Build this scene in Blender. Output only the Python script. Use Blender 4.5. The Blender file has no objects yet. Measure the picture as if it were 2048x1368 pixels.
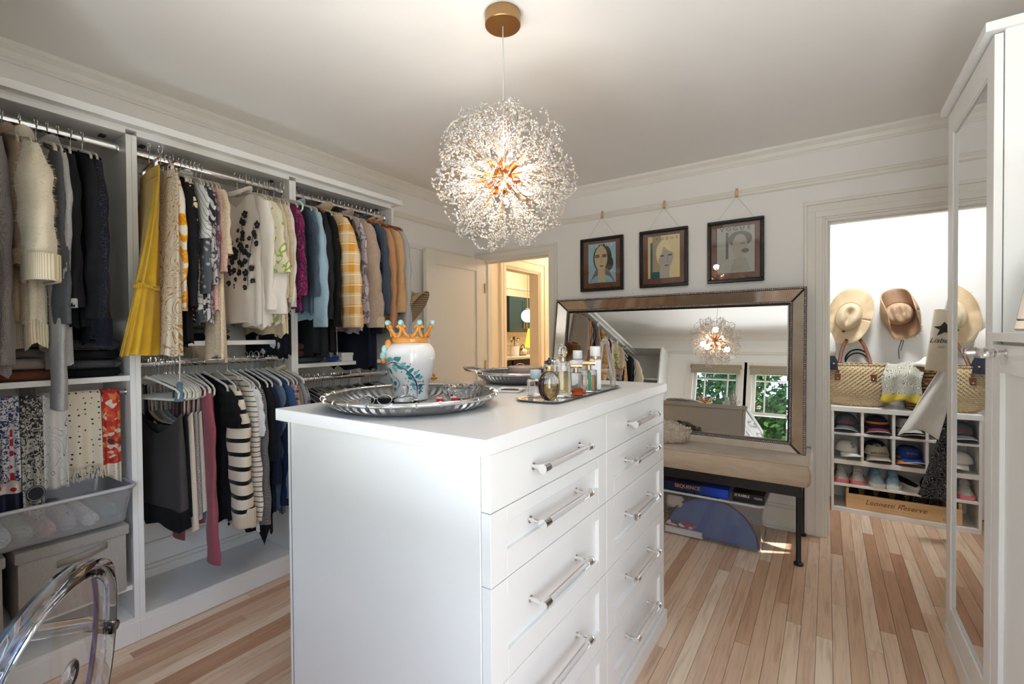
import bpy, bmesh, math, random
from mathutils import Vector, Matrix, noise
PI = math.pi
rnd = random.Random(7)
scene = bpy.context.scene
COL = scene.collection
# ------------------------------------------------------------------ camera, world, lights, exposure
f_px, yaw, pit, rol = 928.96, .5965, -.0143, -.0075
fwd = Vector((-math.sin(yaw), math.cos(yaw), 0)); rgt = Vector((math.cos(yaw), math.sin(yaw), 0)); up = Vector((0, 0, 1))
f2 = fwd*math.cos(pit)+up*math.sin(pit); u2 = up*math.cos(pit)-fwd*math.sin(pit)
r3 = rgt*math.cos(rol)+u2*math.sin(rol); u3 = u2*math.cos(rol)-rgt*math.sin(rol)
cd = bpy.data.cameras.new('camera'); cam = bpy.data.objects.new('camera', cd); COL.objects.link(cam)
cd.sensor_width = 36; cd.lens = 36*f_px/2048; cd.clip_start = .02; cd.clip_end = 200
cam.matrix_world = Matrix(((r3.x, u3.x, -f2.x, 0), (r3.y, u3.y, -f2.y, 0), (r3.z, u3.z, -f2.z, 1.30), (0, 0, 0, 1)))
scene.camera = cam
world = bpy.data.worlds.new('sky'); scene.world = world; world.use_nodes = True
wn = world.node_tree; bg = wn.nodes['Background']
sky = wn.nodes.new('ShaderNodeTexSky'); sky.sky_type = 'NISHITA'; sky.sun_disc = False
sky.sun_elevation = math.radians(40); sky.sun_rotation = math.radians(62); sky.air_density = 1.0; sky.dust_density = 2.0
wn.links.new(sky.outputs[0], bg.inputs[0]); bg.inputs[1].default_value = .62
def lamp(name, kind, energy, color, loc, rot=(0, 0, 0), **kw):
    d = bpy.data.lights.new(name, kind); d.energy = energy; d.color = color
    for k, v in kw.items(): setattr(d, k, v)
    o = bpy.data.objects.new(name, d); o.location = loc; o.rotation_euler = rot; COL.objects.link(o); return o
sun_dir = Vector((1, .526, .80)).normalized()
s = lamp('sun', 'SUN', 5.0, (1, .95, .86), (3, 6, 5)); s.data.angle = .009
s.rotation_euler = sun_dir.to_track_quat('Z', 'Y').to_euler()
# sky portals: they only steer the sampling of the sky through the real window openings
for nm, loc, rot, sx, sy in (('window_portal', (-1.3, -.27, 1.285), (PI/2, 0, 0), .62, 1.5), ('window_portal', (-.54, -.27, 1.285), (PI/2, 0, 0), .62, 1.5), ('window_portal', (.55, -.27, 1.285), (PI/2, 0, 0), .80, 1.5), ('window_portal', (1.17, .21, 1.285), (PI/2, 0, PI/2), .34, 1.5), ('window_portal', (1.50, 4.11, 1.35), (PI/2, 0, PI/2), .28, .2)):
    o = lamp(nm, 'AREA', 1, (1, 1, 1), loc, rot, shape='RECTANGLE', size=sx, size_y=sy); o.data.cycles.is_portal = True
# added fill lamps outside below the front windows, aimed up at the ceiling
for wx, ww, we in ((-1.3, .6, 16), (-.54, .6, 13), (.55, .78, 18)):
    lamp('ceiling_fill', 'AREA', we, (.86, .935, 1.0), (wx, -.44, .38), (math.radians(180-52), 0, 0), shape='RECTANGLE', size=ww, size_y=.30)
lamp('window_fill', 'AREA', 8.5, (.98, .985, 1.0), (.55, -.34, 1.28), (PI/2, 0, 0), shape='RECTANGLE', size=.74, size_y=1.4)  # added lamp outside the third window, lifts the back wall and right floor
scene.view_settings.view_transform = 'Standard'; scene.view_settings.look = 'None'
scene.view_settings.gamma = 1; scene.view_settings.use_curve_mapping = False
scene.view_settings.exposure = 1.40
cy = scene.cycles
cy.use_denoising = True; cy.max_bounces = 12; cy.diffuse_bounces = 8; cy.glossy_bounces = 5; cy.transmission_bounces = 10
cy.transparent_max_bounces = 12; cy.caustics_reflective = False; cy.caustics_refractive = False
cy.sample_clamp_indirect = 4
# ------------------------------------------------------------------ helpers
class MB:
    """collects shapes for ONE mesh object"""
    def __init__(s): s.v = []; s.f = []; s.m = []; s.mi = 0
    def add(s, vs, fs):
        b = len(s.v); s.v += [tuple(p) for p in vs]
        for q in fs: s.f.append(tuple(b+i for i in q)); s.m.append(s.mi)
        return s
    def box(s, x0, x1, y0, y1, z0, z1):
        return s.add([(x0,y0,z0),(x1,y0,z0),(x1,y1,z0),(x0,y1,z0),(x0,y0,z1),(x1,y0,z1),(x1,y1,z1),(x0,y1,z1)],
                     [(0,3,2,1),(4,5,6,7),(0,1,5,4),(1,2,6,5),(2,3,7,6),(3,0,4,7)])
    def rings(s, rings, closed=True, caps=True):
        n = len(rings[0]); vs = [p for r in rings for p in r]; fs = []
        for i in range(len(rings)-1):
            for j in range(n if closed else n-1):
                k = (j+1) % n; fs.append((i*n+j, i*n+k, (i+1)*n+k, (i+1)*n+j))
        if caps and closed:
            fs.append(tuple(range(n-1, -1, -1))); fs.append(tuple((len(rings)-1)*n+j for j in range(n)))
        return s.add(vs, fs)
    def lathe(s, prof, n=24, c=(0, 0, 0), caps=True, sx=1, sy=1):
        return s.rings([[(c[0]+r*sx*math.cos(2*PI*j/n), c[1]+r*sy*math.sin(2*PI*j/n), c[2]+z) for j in range(n)] for r, z in prof], True, caps)
    def tube(s, pts, r, n=6, closed=False, flat=1.0, upv=None):
        pts = [Vector(p) for p in pts]; R = []
        a = None
        for i, p in enumerate(pts):
            if closed: t = pts[(i+1) % len(pts)]-pts[i-1]
            else: t = pts[min(i+1, len(pts)-1)]-pts[max(i-1, 0)]
            t.normalize()
            if upv is not None: a = Vector(upv)-t*t.dot(Vector(upv)); 
            elif a is None: a = t.orthogonal()
            else: a = a-t*t.dot(a)
            if a.length < 1e-6: a = t.orthogonal()
            a.normalize(); b = t.cross(a)
            rr = r[i] if isinstance(r, (list, tuple)) else r
            R.append([p+a*rr*math.cos(2*PI*j/n)+b*rr*flat*math.sin(2*PI*j/n) for j in range(n)])
        if closed: R.append(R[0]); return s.rings(R, True, False)
        return s.rings(R)
    def sph(s, c, r, n=10, m=6, sz=1.0):
        c = Vector(c); R = []
        for i in range(1, m):
            a = PI*i/m
            R.append([(c.x+r*math.sin(a)*math.cos(2*PI*j/n), c.y+r*math.sin(a)*math.sin(2*PI*j/n), c.z+r*sz*math.cos(a)) for j in range(n)])
        return s.rings(R)
    def grid(s, fn, nu, nv):
        vs = [fn(i/nu, j/nv) for j in range(nv+1) for i in range(nu+1)]
        return s.add(vs, [(j*(nu+1)+i, j*(nu+1)+i+1, (j+1)*(nu+1)+i+1, (j+1)*(nu+1)+i) for j in range(nv) for i in range(nu)])
    def poly(s, pts, d):
        """flat outline pts extruded by vector d"""
        n = len(pts); d = Vector(d); P = [Vector(p) for p in pts]
        return s.add(P+[p+d for p in P], [tuple(range(n-1, -1, -1)), tuple(range(n, 2*n))]+[(i, (i+1) % n, n+(i+1) % n, n+i) for i in range(n)])
    def mat(s, i): s.mi = i; return s
    def xf(s, M):
        s.v = [tuple(M @ Vector(p)) for p in s.v]; return s
def tag(o, label=None, cat=None, group=None, kind=None):
    if label: o['label'] = label
    if cat: o['category'] = cat
    if group: o['group'] = group
    if kind: o['kind'] = kind
    return o
def obj(name, mb, mat, parent=None, smooth=False, label=None, bevel=0, solid=0, sub=0, seg=1, loc=None, local=False):
    """link the collected shapes as ONE mesh object; world coordinates are rebased on the parent's (or loc's) place"""
    off = Vector((0, 0, 0))
    if not local:
        if parent is not None: off = Vector(parent['_w'])
        elif loc is not None: off = Vector(loc)
    me = bpy.data.meshes.new(name)
    me.from_pydata([(p[0]-off.x, p[1]-off.y, p[2]-off.z) for p in mb.v], [], mb.f)
    mats = mat if isinstance(mat, (list, tuple)) else [mat]
    for q in mats: me.materials.append(q)
    if len(mats) > 1: me.polygons.foreach_set('material_index', mb.m)
    if smooth: me.polygons.foreach_set('use_smooth', [True]*len(me.polygons))
    me.update()
    bm = None
    if bevel or smooth == 'auto' or True:
        bm = bmesh.new(); bm.from_mesh(me)
        bmesh.ops.recalc_face_normals(bm, faces=bm.faces)
        if bevel:
            ed = [e for e in bm.edges if len(e.link_faces) == 2 and e.calc_face_angle(0) > .6]
            bmesh.ops.bevel(bm, geom=ed, offset=bevel, segments=seg, affect='EDGES', profile=.5, clamp_overlap=True)
        bm.to_mesh(me); bm.free()
    if smooth == 'auto' or (bevel and smooth): me.set_sharp_from_angle(angle=math.radians(38))
    o = bpy.data.objects.new(name, me); COL.objects.link(o)
    if parent is not None: o.parent = parent
    elif loc is not None: o.location = loc
    o['_w'] = off[:]
    if solid:
        m = o.modifiers.new('thick', 'SOLIDIFY'); m.thickness = solid; m.offset = 0
    if sub:
        m = o.modifiers.new('sub', 'SUBSURF'); m.levels = m.render_levels = sub
    if label: o['label'] = label
    return o
def thing(name, label, cat, loc=(0, 0, 0), rz=0, group=None):
    o = bpy.data.objects.new(name, None); COL.objects.link(o); o.location = loc; o.rotation_euler = (0, 0, rz)
    o.empty_display_size = .05; o['_w'] = loc if rz == 0 else (0, 0, 0)
    return tag(o, label, cat, group)
def dup(o, parent=None):
    c = o.copy(); COL.objects.link(c)
    if parent is not None: c.parent = parent
    for ch in list(o.children): dup(ch, c)
    return c
def struct(name, mb, mat, parent=None, bevel=0, label=None, smooth=False):
    o = obj(name, mb, mat, parent, bevel=bevel, smooth=smooth, label=label)
    if parent is None: o['kind'] = 'structure'
    return o
TEXTS = []
def text(name, body, size, mat, parent, loc, rot, depth=.0004, align='CENTER', sx=1, spacing=1, warp=None, shear=0, M=None):
    """lettering, turned into a mesh part at the end of the script"""
    c = bpy.data.curves.new(name, 'FONT'); c.body = body; c.size = size; c.extrude = depth; c.align_x = align; c.align_y = 'CENTER'; c.space_character = spacing; c.shear = shear; c.resolution_u = 3
    o = bpy.data.objects.new(name, c); COL.objects.link(o)
    if M is None: M = Matrix.Translation(Vector(loc)) @ (rot.to_matrix().to_4x4() if hasattr(rot, 'to_matrix') else Matrix.Rotation(rot[2], 4, 'Z') @ Matrix.Rotation(rot[1], 4, 'Y') @ Matrix.Rotation(rot[0], 4, 'X'))
    TEXTS.append((name, o, mat, parent, M, sx, warp))
def finish_texts():
    bpy.context.view_layer.update(); dg = bpy.context.evaluated_depsgraph_get()
    for name, o, mt, parent, M, sx, warp in TEXTS:
        me = bpy.data.meshes.new_from_object(o.evaluated_get(dg))
        off = Vector(parent['_w'])
        for v in me.vertices:
            p = Vector((v.co.x*sx, v.co.y, v.co.z))
            if warp: p = warp(p)
            v.co = M @ p - off
        me.materials.clear(); me.materials.append(mt)
        n = bpy.data.objects.new(name, me); COL.objects.link(n); n.parent = parent; n['_w'] = off[:]
    for t in TEXTS:
        c = t[1].data; bpy.data.objects.remove(t[1]); bpy.data.curves.remove(c)
# ------------------------------------------------------------------ materials
def newmat(name):
    m = bpy.data.materials.new(name); m.use_nodes = True
    return m, m.node_tree, m.node_tree.nodes['Principled BSDF']
class NT:
    """small node shorthand"""
    def __init__(s, nt): s.nt = nt; s._tc = None
    def n(s, t, **kw):
        x = s.nt.nodes.new(t)
        for k, v in kw.items(): setattr(x, k, v)
        return x
    def put(s, sock, v):
        if v is None: return
        if isinstance(v, bpy.types.NodeSocket): s.nt.links.new(v, sock)
        else:
            if isinstance(v, (tuple, list)) and len(v) == 3 and sock.type == 'RGBA': v = (*v, 1)
            sock.default_value = v
    def co(s, kind='Object'):
        if s._tc is None: s._tc = s.n('ShaderNodeTexCoord')
        return s._tc.outputs[kind]
    def xyz(s, v=None):
        x = s.n('ShaderNodeSeparateXYZ'); s.put(x.inputs[0], v or s.co()); return x.outputs
    def math(s, op, a, b=None, c=None):
        x = s.n('ShaderNodeMath', operation=op); s.put(x.inputs[0], a); s.put(x.inputs[1], b); s.put(x.inputs[2], c); return x.outputs[0]
    def mix(s, fac, a, b):
        x = s.n('ShaderNodeMix', data_type='RGBA'); s.put(x.inputs[0], fac); s.put(x.inputs[6], a); s.put(x.inputs[7], b); return x.outputs[2]
    def noise(s, scale=5, detail=2, v=None, dist=0, out=0, rough=.5):
        x = s.n('ShaderNodeTexNoise'); s.put(x.inputs['Vector'], v or s.co()); x.inputs['Scale'].default_value = scale
        x.inputs['Detail'].default_value = detail; x.inputs['Distortion'].default_value = dist; x.inputs['Roughness'].default_value = rough; return x.outputs[out]
    def voro(s, scale=20, feature='F1', out='Distance', v=None, rand=1):
        x = s.n('ShaderNodeTexVoronoi', feature=feature); s.put(x.inputs['Vector'], v or s.co()); x.inputs['Scale'].default_value = scale
        x.inputs['Randomness'].default_value = rand; return x.outputs[out]
    def wave(s, scale=10, dist=0, axis='X', v=None, detail=2, ds=1):
        x = s.n('ShaderNodeTexWave', bands_direction=axis); s.put(x.inputs['Vector'], v or s.co()); x.inputs['Scale'].default_value = scale
        x.inputs['Distortion'].default_value = dist; x.inputs['Detail'].default_value = detail; x.inputs['Detail Scale'].default_value = ds; return x.outputs[1]
    def ramp(s, fac, stops, interp='LINEAR'):
        x = s.n('ShaderNodeValToRGB'); s.put(x.inputs[0], fac); r = x.color_ramp; r.interpolation = interp
        while len(r.elements) < len(stops): r.elements.new(.5)
        for e, (p, c) in zip(r.elements, stops): e.position = p; e.color = (*c, 1)
        return x.outputs[0]
    def map(s, scale=(1, 1, 1), rot=(0, 0, 0), loc=(0, 0, 0), v=None):
        x = s.n('ShaderNodeMapping'); s.put(x.inputs[0], v or s.co()); x.inputs['Scale'].default_value = scale
        x.inputs['Rotation'].default_value = rot; x.inputs['Location'].default_value = loc; return x.outputs[0]
    def bump(s, h, strength=.3, dist=.01):
        x = s.n('ShaderNodeBump'); s.put(x.inputs['Height'], h); x.inputs['Strength'].default_value = strength; x.inputs['Distance'].default_value = dist; return x.outputs[0]
def srgb(r, g, b):
    f = lambda c: ((c/255+.055)/1.055)**2.4 if c/255 > .04045 else c/255/12.92
    return (f(r), f(g), f(b))
def mat(name, col, rough=.5, metal=0, spec=.5, bump=None, coat=0, trans=0, ior=1.45, emit=0, sheen=0, sss=0):
    m, nt, p = newmat(name); N = NT(nt)
    c = col(N) if callable(col) else col
    N.put(p.inputs['Base Color'], c); p.inputs['Roughness'].default_value = rough; p.inputs['Metallic'].default_value = metal
    p.inputs['Specular IOR Level'].default_value = spec; p.inputs['Coat Weight'].default_value = coat; p.inputs['Coat Roughness'].default_value = .02
    p.inputs['Transmission Weight'].default_value = trans; p.inputs['IOR'].default_value = ior
    if sheen: p.inputs['Sheen Weight'].default_value = sheen
    if emit: N.put(p.inputs['Emission Color'], c); p.inputs['Emission Strength'].default_value = emit
    if bump: N.put(p.inputs['Normal'], bump(N))
    return m
def thin_glass(name, tint=(1, 1, 1), extra=.0, rough=0, haze=0):
    """thin clear sheet: passes light straight, mirrors by its Fresnel term"""
    m, nt, p = newmat(name); N = NT(nt); nt.nodes.remove(p)
    o = nt.nodes['Material Output']
    t = N.n('ShaderNodeBsdfTransparent'); N.put(t.inputs[0], tint)
    g = N.n('ShaderNodeBsdfGlossy'); g.inputs['Roughness'].default_value = rough; g.inputs[0].default_value = (1, 1, 1, 1)
    fr = N.n('ShaderNodeFresnel'); fr.inputs[0].default_value = 1.52
    x = N.n('ShaderNodeMixShader'); N.put(x.inputs[0], N.math('MULTIPLY', N.math('SUBTRACT', 1.0, N.n('ShaderNodeNewGeometry').outputs['Backfacing']), N.math('MINIMUM', N.math('ADD', N.math('MULTIPLY', fr.outputs[0], 1.7), extra), 1.0))); nt.links.new(t.outputs[0], x.inputs[1]); nt.links.new(g.outputs[0], x.inputs[2])
    if haze:
        d = N.n('ShaderNodeBsdfDiffuse'); d.inputs[0].default_value = (.86, .87, .89, 1); y = N.n('ShaderNodeMixShader'); y.inputs[0].default_value = haze
        nt.links.new(x.outputs[0], y.inputs[1]); nt.links.new(d.outputs[0], y.inputs[2]); nt.links.new(y.outputs[0], o.inputs[0]); return m
    nt.links.new(x.outputs[0], o.inputs[0]); return m
WALL = mat('wall_paint', lambda N: N.mix(N.noise(3, 2), (.87, .865, .85), (.89, .885, .87)), .6, bump=lambda N: N.bump(N.noise(180, 2), .08, .002))
CEIL = mat('ceiling_paint', lambda N: N.mix(N.noise(2, 3), (.83, .81, .785), (.85, .83, .805)), .7, bump=lambda N: N.bump(N.noise(120, 3), .1, .003))
TRIM = mat('trim_paint', (.82, .80, .75), .35)
CAB = mat('cabinet_white', (.80, .80, .785), .38)
CHROME = mat('chrome', (.86, .86, .86), .08, 1)
STEEL = mat('brushed_steel', lambda N: N.mix(N.noise(60, 2, N.map((1, 1, 8))), (.62, .61, .60), (.80, .79, .78)), .22, 1)
BLACKM = mat('black_metal', lambda N: N.mix(N.noise(40, 3), (.012, .012, .014), (.03, .028, .027)), .38, .3)
GLASS = mat('clear_glass', (1, 1, 1), 0, trans=1, ior=1.47)
ACRYL = mat('clear_acrylic', (.97, .965, .965), .02, trans=.94, ior=1.42, spec=.8)
PANE = thin_glass('window_glass')
BRASS = mat('brass', (.80, .56, .22), .22, 1)
GOLDM = mat('gold_metal', (.83, .62, .36), .15, 1)
def wood(name, a, b, scale=1.0, rough=.4, axis=1, rand=0):
    sc = [22, 22, 22]; sc[axis] = 1.4
    def c(N):
        v = N.map(tuple(q*scale for q in sc))
        g = N.noise(2.2, 5, v, .6)
        col = N.mix(N.ramp(g, [(.3, (0, 0, 0)), (.7, (1, 1, 1))]), a, b)
        return N.mix(N.math('MULTIPLY', N.noise(9, 4, v, 1.5), .35), col, tuple(q*.72 for q in a))
    return mat(name, c, rough)
# ------------------------------------------------------------------ the room shell
XL, XR, YF, YB, ZC, T = -2.82, 1.02, -.12, 3.55, 2.525, .12
def floor_col(N):
    oi = N.n('ShaderNodeObjectInfo').outputs['Random']
    base = N.ramp(oi, [(0, srgb(190, 150, 122)), (.2, srgb(212, 180, 152)), (.4, srgb(230, 207, 183)), (.55, srgb(204, 168, 140)), (.75, srgb(236, 216, 194)), (.9, srgb(216, 184, 154)), (1, srgb(180, 138, 110))])
    off = N.n('ShaderNodeCombineXYZ'); N.put(off.inputs[0], N.math('MULTIPLY', oi, 37.0)); N.put(off.inputs[1], N.math('MULTIPLY', oi, 91.0))
    va = N.n('ShaderNodeVectorMath', operation='ADD'); N.put(va.inputs[0], N.map((26, 1.6, 26))); N.put(va.inputs[1], off.outputs[0])
    g = N.noise(2.0, 6, va.outputs[0], .8, rough=.6)
    dark = N.ramp(g, [(.33, (.72, .66, .62)), (.52, (1, 1, 1)), (.75, (1.07, 1.05, 1.02))])
    x = N.n('ShaderNodeMix', data_type='RGBA', blend_type='MULTIPLY'); x.inputs[0].default_value = .8; N.put(x.inputs[6], base); N.put(x.inputs[7], dark)
    return x.outputs[2]
OAK = mat('oak_boards', floor_col, .30, spec=.42)
GAP = mat('floor_gap', (.09, .055, .035), .8)
fl = struct('floor', MB().box(-6.5, 2.2, -.3, 9, -.05, -.006), GAP)
pm = {}; extra = MB(); npl = 0
W = .0572; x = -2.84
while x < 1.30:
    y = -.12-rnd.random()*.9
    y1 = 4.46
    while y < y1:
        L = rnd.choice((.62, .85, 1.0, 1.2, 1.45, 1.75)); a, b = max(y, -.12), min(y+L, y1); y += L
        if b-a < .05: continue
        cx, cyy = x+W/2, (a+b)/2
        hid = cx < -2.44 or (-1.36 < cx < -.64 and .84 < a and b < 2.05) or cx > .47 and b < 3.5 or (cyy > 3.62 and cx < -.12) or (cx < -.95 and b < 1.0 and cx > -1.3 and a < .2)
        if hid: extra.box(x+.0004, x+W-.0004, a+.0004, b-.0004, -.02, 0); continue
        k = round(b-a, 2)
        if k not in pm:
            q = MB().box(-W/2+.0006, W/2-.0006, -k/2+.0005, k/2-.0005, -.02, 0)
            pm[k] = obj('plank', q, OAK, fl, bevel=.0007); o = pm[k]
        else:
            o = pm[k].copy(); COL.objects.link(o)
        o.location = (cx, cyy, rnd.uniform(-.0003, .0003)); npl += 1
    x += W
e = obj('floorboard_strip', extra, OAK, fl); e['kind'] = 'stuff'
hall_floor = MB()
x = -6.4
while x < -.6:
    hall_floor.box(x+.001, x+.082, 3.9 if x > -2.9 else 3.2, 9, -.02, -.001); x += .083
hf = obj('hall_floorboards', hall_floor, OAK, fl); hf['kind'] = 'stuff'
struct('ceiling', MB().box(-6.5, 2.2, -.3, 9, ZC, ZC+.1), CEIL)
struct('wall_left', MB().box(XL-T, XL, YF-T, YB, 0, ZC), WALL)
# back wall with the hall doorway and the closet doorway
DX0, DX1, DZ = -2.742, -2.003, 2.02
CX0, CX1, CZ = -.013, .80, 2.02
struct('wall_back', MB().box(XL-T, DX0, YB, YB+T, 0, ZC).box(DX0, DX1, YB, YB+T, DZ, ZC).box(DX1, CX0, YB, YB+T, 0, ZC).box(CX0, CX1, YB, YB+T, CZ, ZC).box(CX1, 1.5, YB, YB+T, 0, ZC), WALL)
SW0, SW1 = .04, .38
struct('wall_right', MB().box(XR, XR+T, YF-T, SW0, 0, ZC).box(XR, XR+T, SW1, YB, 0, ZC).box(XR, XR+T, SW0, SW1, 0, .55).box(XR, XR+T, SW0, SW1, 2.02, ZC), WALL)
# front wall with three windows (behind the camera, seen in the mirror)
WIN = [(-1.60, -1.0), (-.84, -.24), (.16, .94)]; WZ0, WZ1 = .55, 2.02
m = MB(); xs = [XL-T]
for a, b in WIN: xs += [a, b]
xs.append(XR+T)
for i in range(0, len(xs), 2): m.box(xs[i], xs[i+1], YF-T, YF, 0, ZC)
for a, b in WIN: m.box(a, b, YF-T, YF, 0, WZ0).box(a, b, YF-T, YF, WZ1, ZC)
struct('wall_front', m, WALL)
SHADE = mat('roller_shade', lambda N: N.mix(N.noise(300, 1, N.map((1, 1, 30))), srgb(150, 142, 122), srgb(168, 160, 140)), .8)
for i, (a, b) in enumerate(WIN):
    w = thing('window_%d' % (i+1), None, None, ((a+b)/2, YF, WZ0)); w['kind'] = 'structure'
    w['label'] = ('white double-hung window with a rolled shade, ' + ('over the island in the mirror', 'right half of the mirror', 'behind the camera by the right cabinets')[i])
    c = MB()
    c.box(a-.10, a, YF, YF+.025, WZ0-.05, WZ1+.11).box(b, b+.10, YF, YF+.025, WZ0-.05, WZ1+.11).box(a, b, YF, YF+.025, WZ1, WZ1+.11).box(a-.12, b+.12, YF, YF+.06, WZ0-.03, WZ0)
    obj('window_casing', c, TRIM, w, bevel=.003)
    mid = 1.44
    for nm, z0, z1, yy in (('upper_sash', mid-.02, WZ1, YF-.055), ('lower_sash', WZ0, mid+.02, YF-.035)):
        s_ = MB(); fw = .04
        s_.box(a, a+fw, yy-.02, yy+.02, z0, z1).box(b-fw, b, yy-.02, yy+.02, z0, z1).box(a+fw, b-fw, yy-.02, yy+.02, z1-fw, z1).box(a+fw, b-fw, yy-.02, yy+.02, z0, z0+fw)
        if nm == 'upper_sash':
            for mx in (a+.15, b-.15): s_.box(mx-.008, mx+.008, yy-.012, yy+.012, z0+fw, z1-fw)
            s_.box(a+fw, b-fw, yy-.0121, yy+.0121, z1-.135, z1-.12)
        so = obj(nm, s_, TRIM, w)
        obj('pane', MB().box(a+fw, b-fw, yy-.002, yy+.002, z0+fw, z1-fw), PANE, so)
    sh = MB().tube([(a-.03, YF+.055, WZ1+.03), (b+.03, YF+.055, WZ1+.03)], .028, 12); sh.box(a-.02, b+.02, YF+.075, YF+.078, WZ1-.06, WZ1+.03); sh.box(a-.02, b+.02, YF+.070, YF+.084, WZ1-.075, WZ1-.058)
    obj('roller_shade', sh, SHADE, w)
w = thing('window_5', 'white side window right of the camera, out of view', None, (XR, .21, .55)); w['kind'] = 'structure'
obj('window_frame', MB().box(XR+.03, XR+.07, SW0, SW0+.04, .55, 2.02).box(XR+.03, XR+.07, SW1-.04, SW1, .55, 2.02).box(XR+.03, XR+.07, SW0+.04, SW1-.04, 1.98, 2.02).box(XR+.03, XR+.07, SW0+.04, SW1-.04, .55, .59).box(XR+.03, XR+.07, SW0+.04, SW1-.04, 1.42, 1.46), TRIM, w)
obj('pane', MB().box(XR+.048, XR+.052, SW0+.04, SW1-.04, .59, 1.98), PANE, w)
# mouldings
ntr = [0]
def trim(m, label, bevel=.002, mt=TRIM):
    ntr[0] += 1; return struct('trim_%d' % ntr[0], m, mt, bevel=bevel, label=label)
def cornice(p0, p1, nx, ny, label):
    """crown moulding run from p0 to p1 on a wall whose inward normal is (nx, ny)"""
    prof = [(0, ZC-.075), (.012, ZC-.075), (.014, ZC-.066), (.022, ZC-.058), (.028, ZC-.035), (.046, ZC-.020), (.050, ZC-.018), (.052, ZC), (0, ZC)]
    m = MB(); m.rings([[(p[0]+nx*d, p[1]+ny*d, z) for d, z in prof] for p in (p0, p1)])
    return trim(m, label, 0)
cornice((XL, YF), (XL, YB), 1, 0, 'crown moulding along the left wall above the wardrobe'); cornice((XL, YB), (XR, YB), 0, -1, 'crown moulding along the back wall above the pictures')
cornice((XL, YF), (XR, YF), 0, 1, 'crown moulding above the windows'); cornice((XR, YF), (XR, YB), -1, 0, 'crown moulding along the right wall')
def rail(p0, p1, nx, ny, label):
    prof = [(0, 2.243), (.008, 2.243), (.016, 2.25), (.02, 2.262), (.014, 2.272), (.018, 2.28), (.012, 2.287), (0, 2.29)]
    m = MB(); m.rings([[(p[0]+nx*d, p[1]+ny*d, z) for d, z in prof] for p in (p0, p1)]); return trim(m, label, 0)
rail((XL, YF), (XL, YB), 1, 0, 'picture rail along the left wall'); rail((XL, YB), (XR, YB), 0, -1, 'picture rail the framed prints hang from'); rail((XL, YF), (XR, YF), 0, 1, 'picture rail above the windows')
def casing(x0, x1, z1, y, left, right, label, w=.105):
    """moulded door casing in layered strips on plane y, facing -Y"""
    m = MB()
    def strip(a, b, d):
        # a..b distance from the opening
        for s_, on in ((-1, left), (1, right)):
            if not on: continue
            e = x0 if s_ < 0 else x1
            m.box(min(e+s_*a, e+s_*b), max(e+s_*a, e+s_*b), y-d, y, 0, z1+a)
        m.box((x0-b) if left else x0, (x1+b) if right else x1, y-d, y, z1+a, z1+b)
    strip(0, .012, .012); strip(.012, .05, .020); strip(.05, w-.018, .017); strip(w-.018, w, .028)
    return trim(m, label, .0015)
casing(DX0, DX1, DZ, YB, True, True, 'moulded white casing around the hall doorway', .078)
casing(CX0, CX1, CZ, YB, True, True, 'moulded white casing around the closet doorway', .112)
def lining(x0, x1, z1, label):
    m = MB().box(x0, x0+.015, YB-.005, YB+T+.005, 0, z1).box(x1-.015, x1, YB-.005, YB+T+.005, 0, z1).box(x0+.015, x1-.015, YB-.005, YB+T+.005, z1-.015, z1)
    m.box(x0+.015, x0+.027, YB+.045, YB+.085, 0, z1-.015).box(x0+.027, x1-.027, YB+.045, YB+.085, z1-.027, z1-.015)
    return trim(m, label)
lining(DX0, DX1, DZ, 'white jamb lining of the hall doorway'); lining(CX0, CX1, CZ, 'white jamb lining of the closet doorway')
def baseb(name, x0, x1, y0, y1, label=None, h=.165):
    m = MB(); dx, dy = x1-x0, y1-y0
    m.box(x0, x1, y0, y1, 0, h-.02)
    if dx < dy: m.box(x0 if x0 < -1 else x0+.006, x1-.006 if x0 < -1 else x1, y0, y1, h-.02, h)
    else: m.box(x0, x1, y0+.006, y1, h-.02, h)
    if dx > dy: m.box(x0, x1, y0-.012, y0, 0, .018)
    return struct(name, m, TRIM, bevel=.002)
baseb('baseboard_back', DX1+.079, CX0-.113, YB-.018, YB); baseb('baseboard_left', XL, XL+.018, YF, YB)
# wall panel seam lines on the left wall (wainscot rails behind the clothes)
trim(MB().box(XL, XL+.012, YF, YB-.1, 2.02, 2.06), 'flat rail on the left wall behind the upper rods')
trim(MB().box(XL, XL+.012, YF, YB-.1, .26, .275), 'thin ledge low on the left wall inside the wardrobe')
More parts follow.
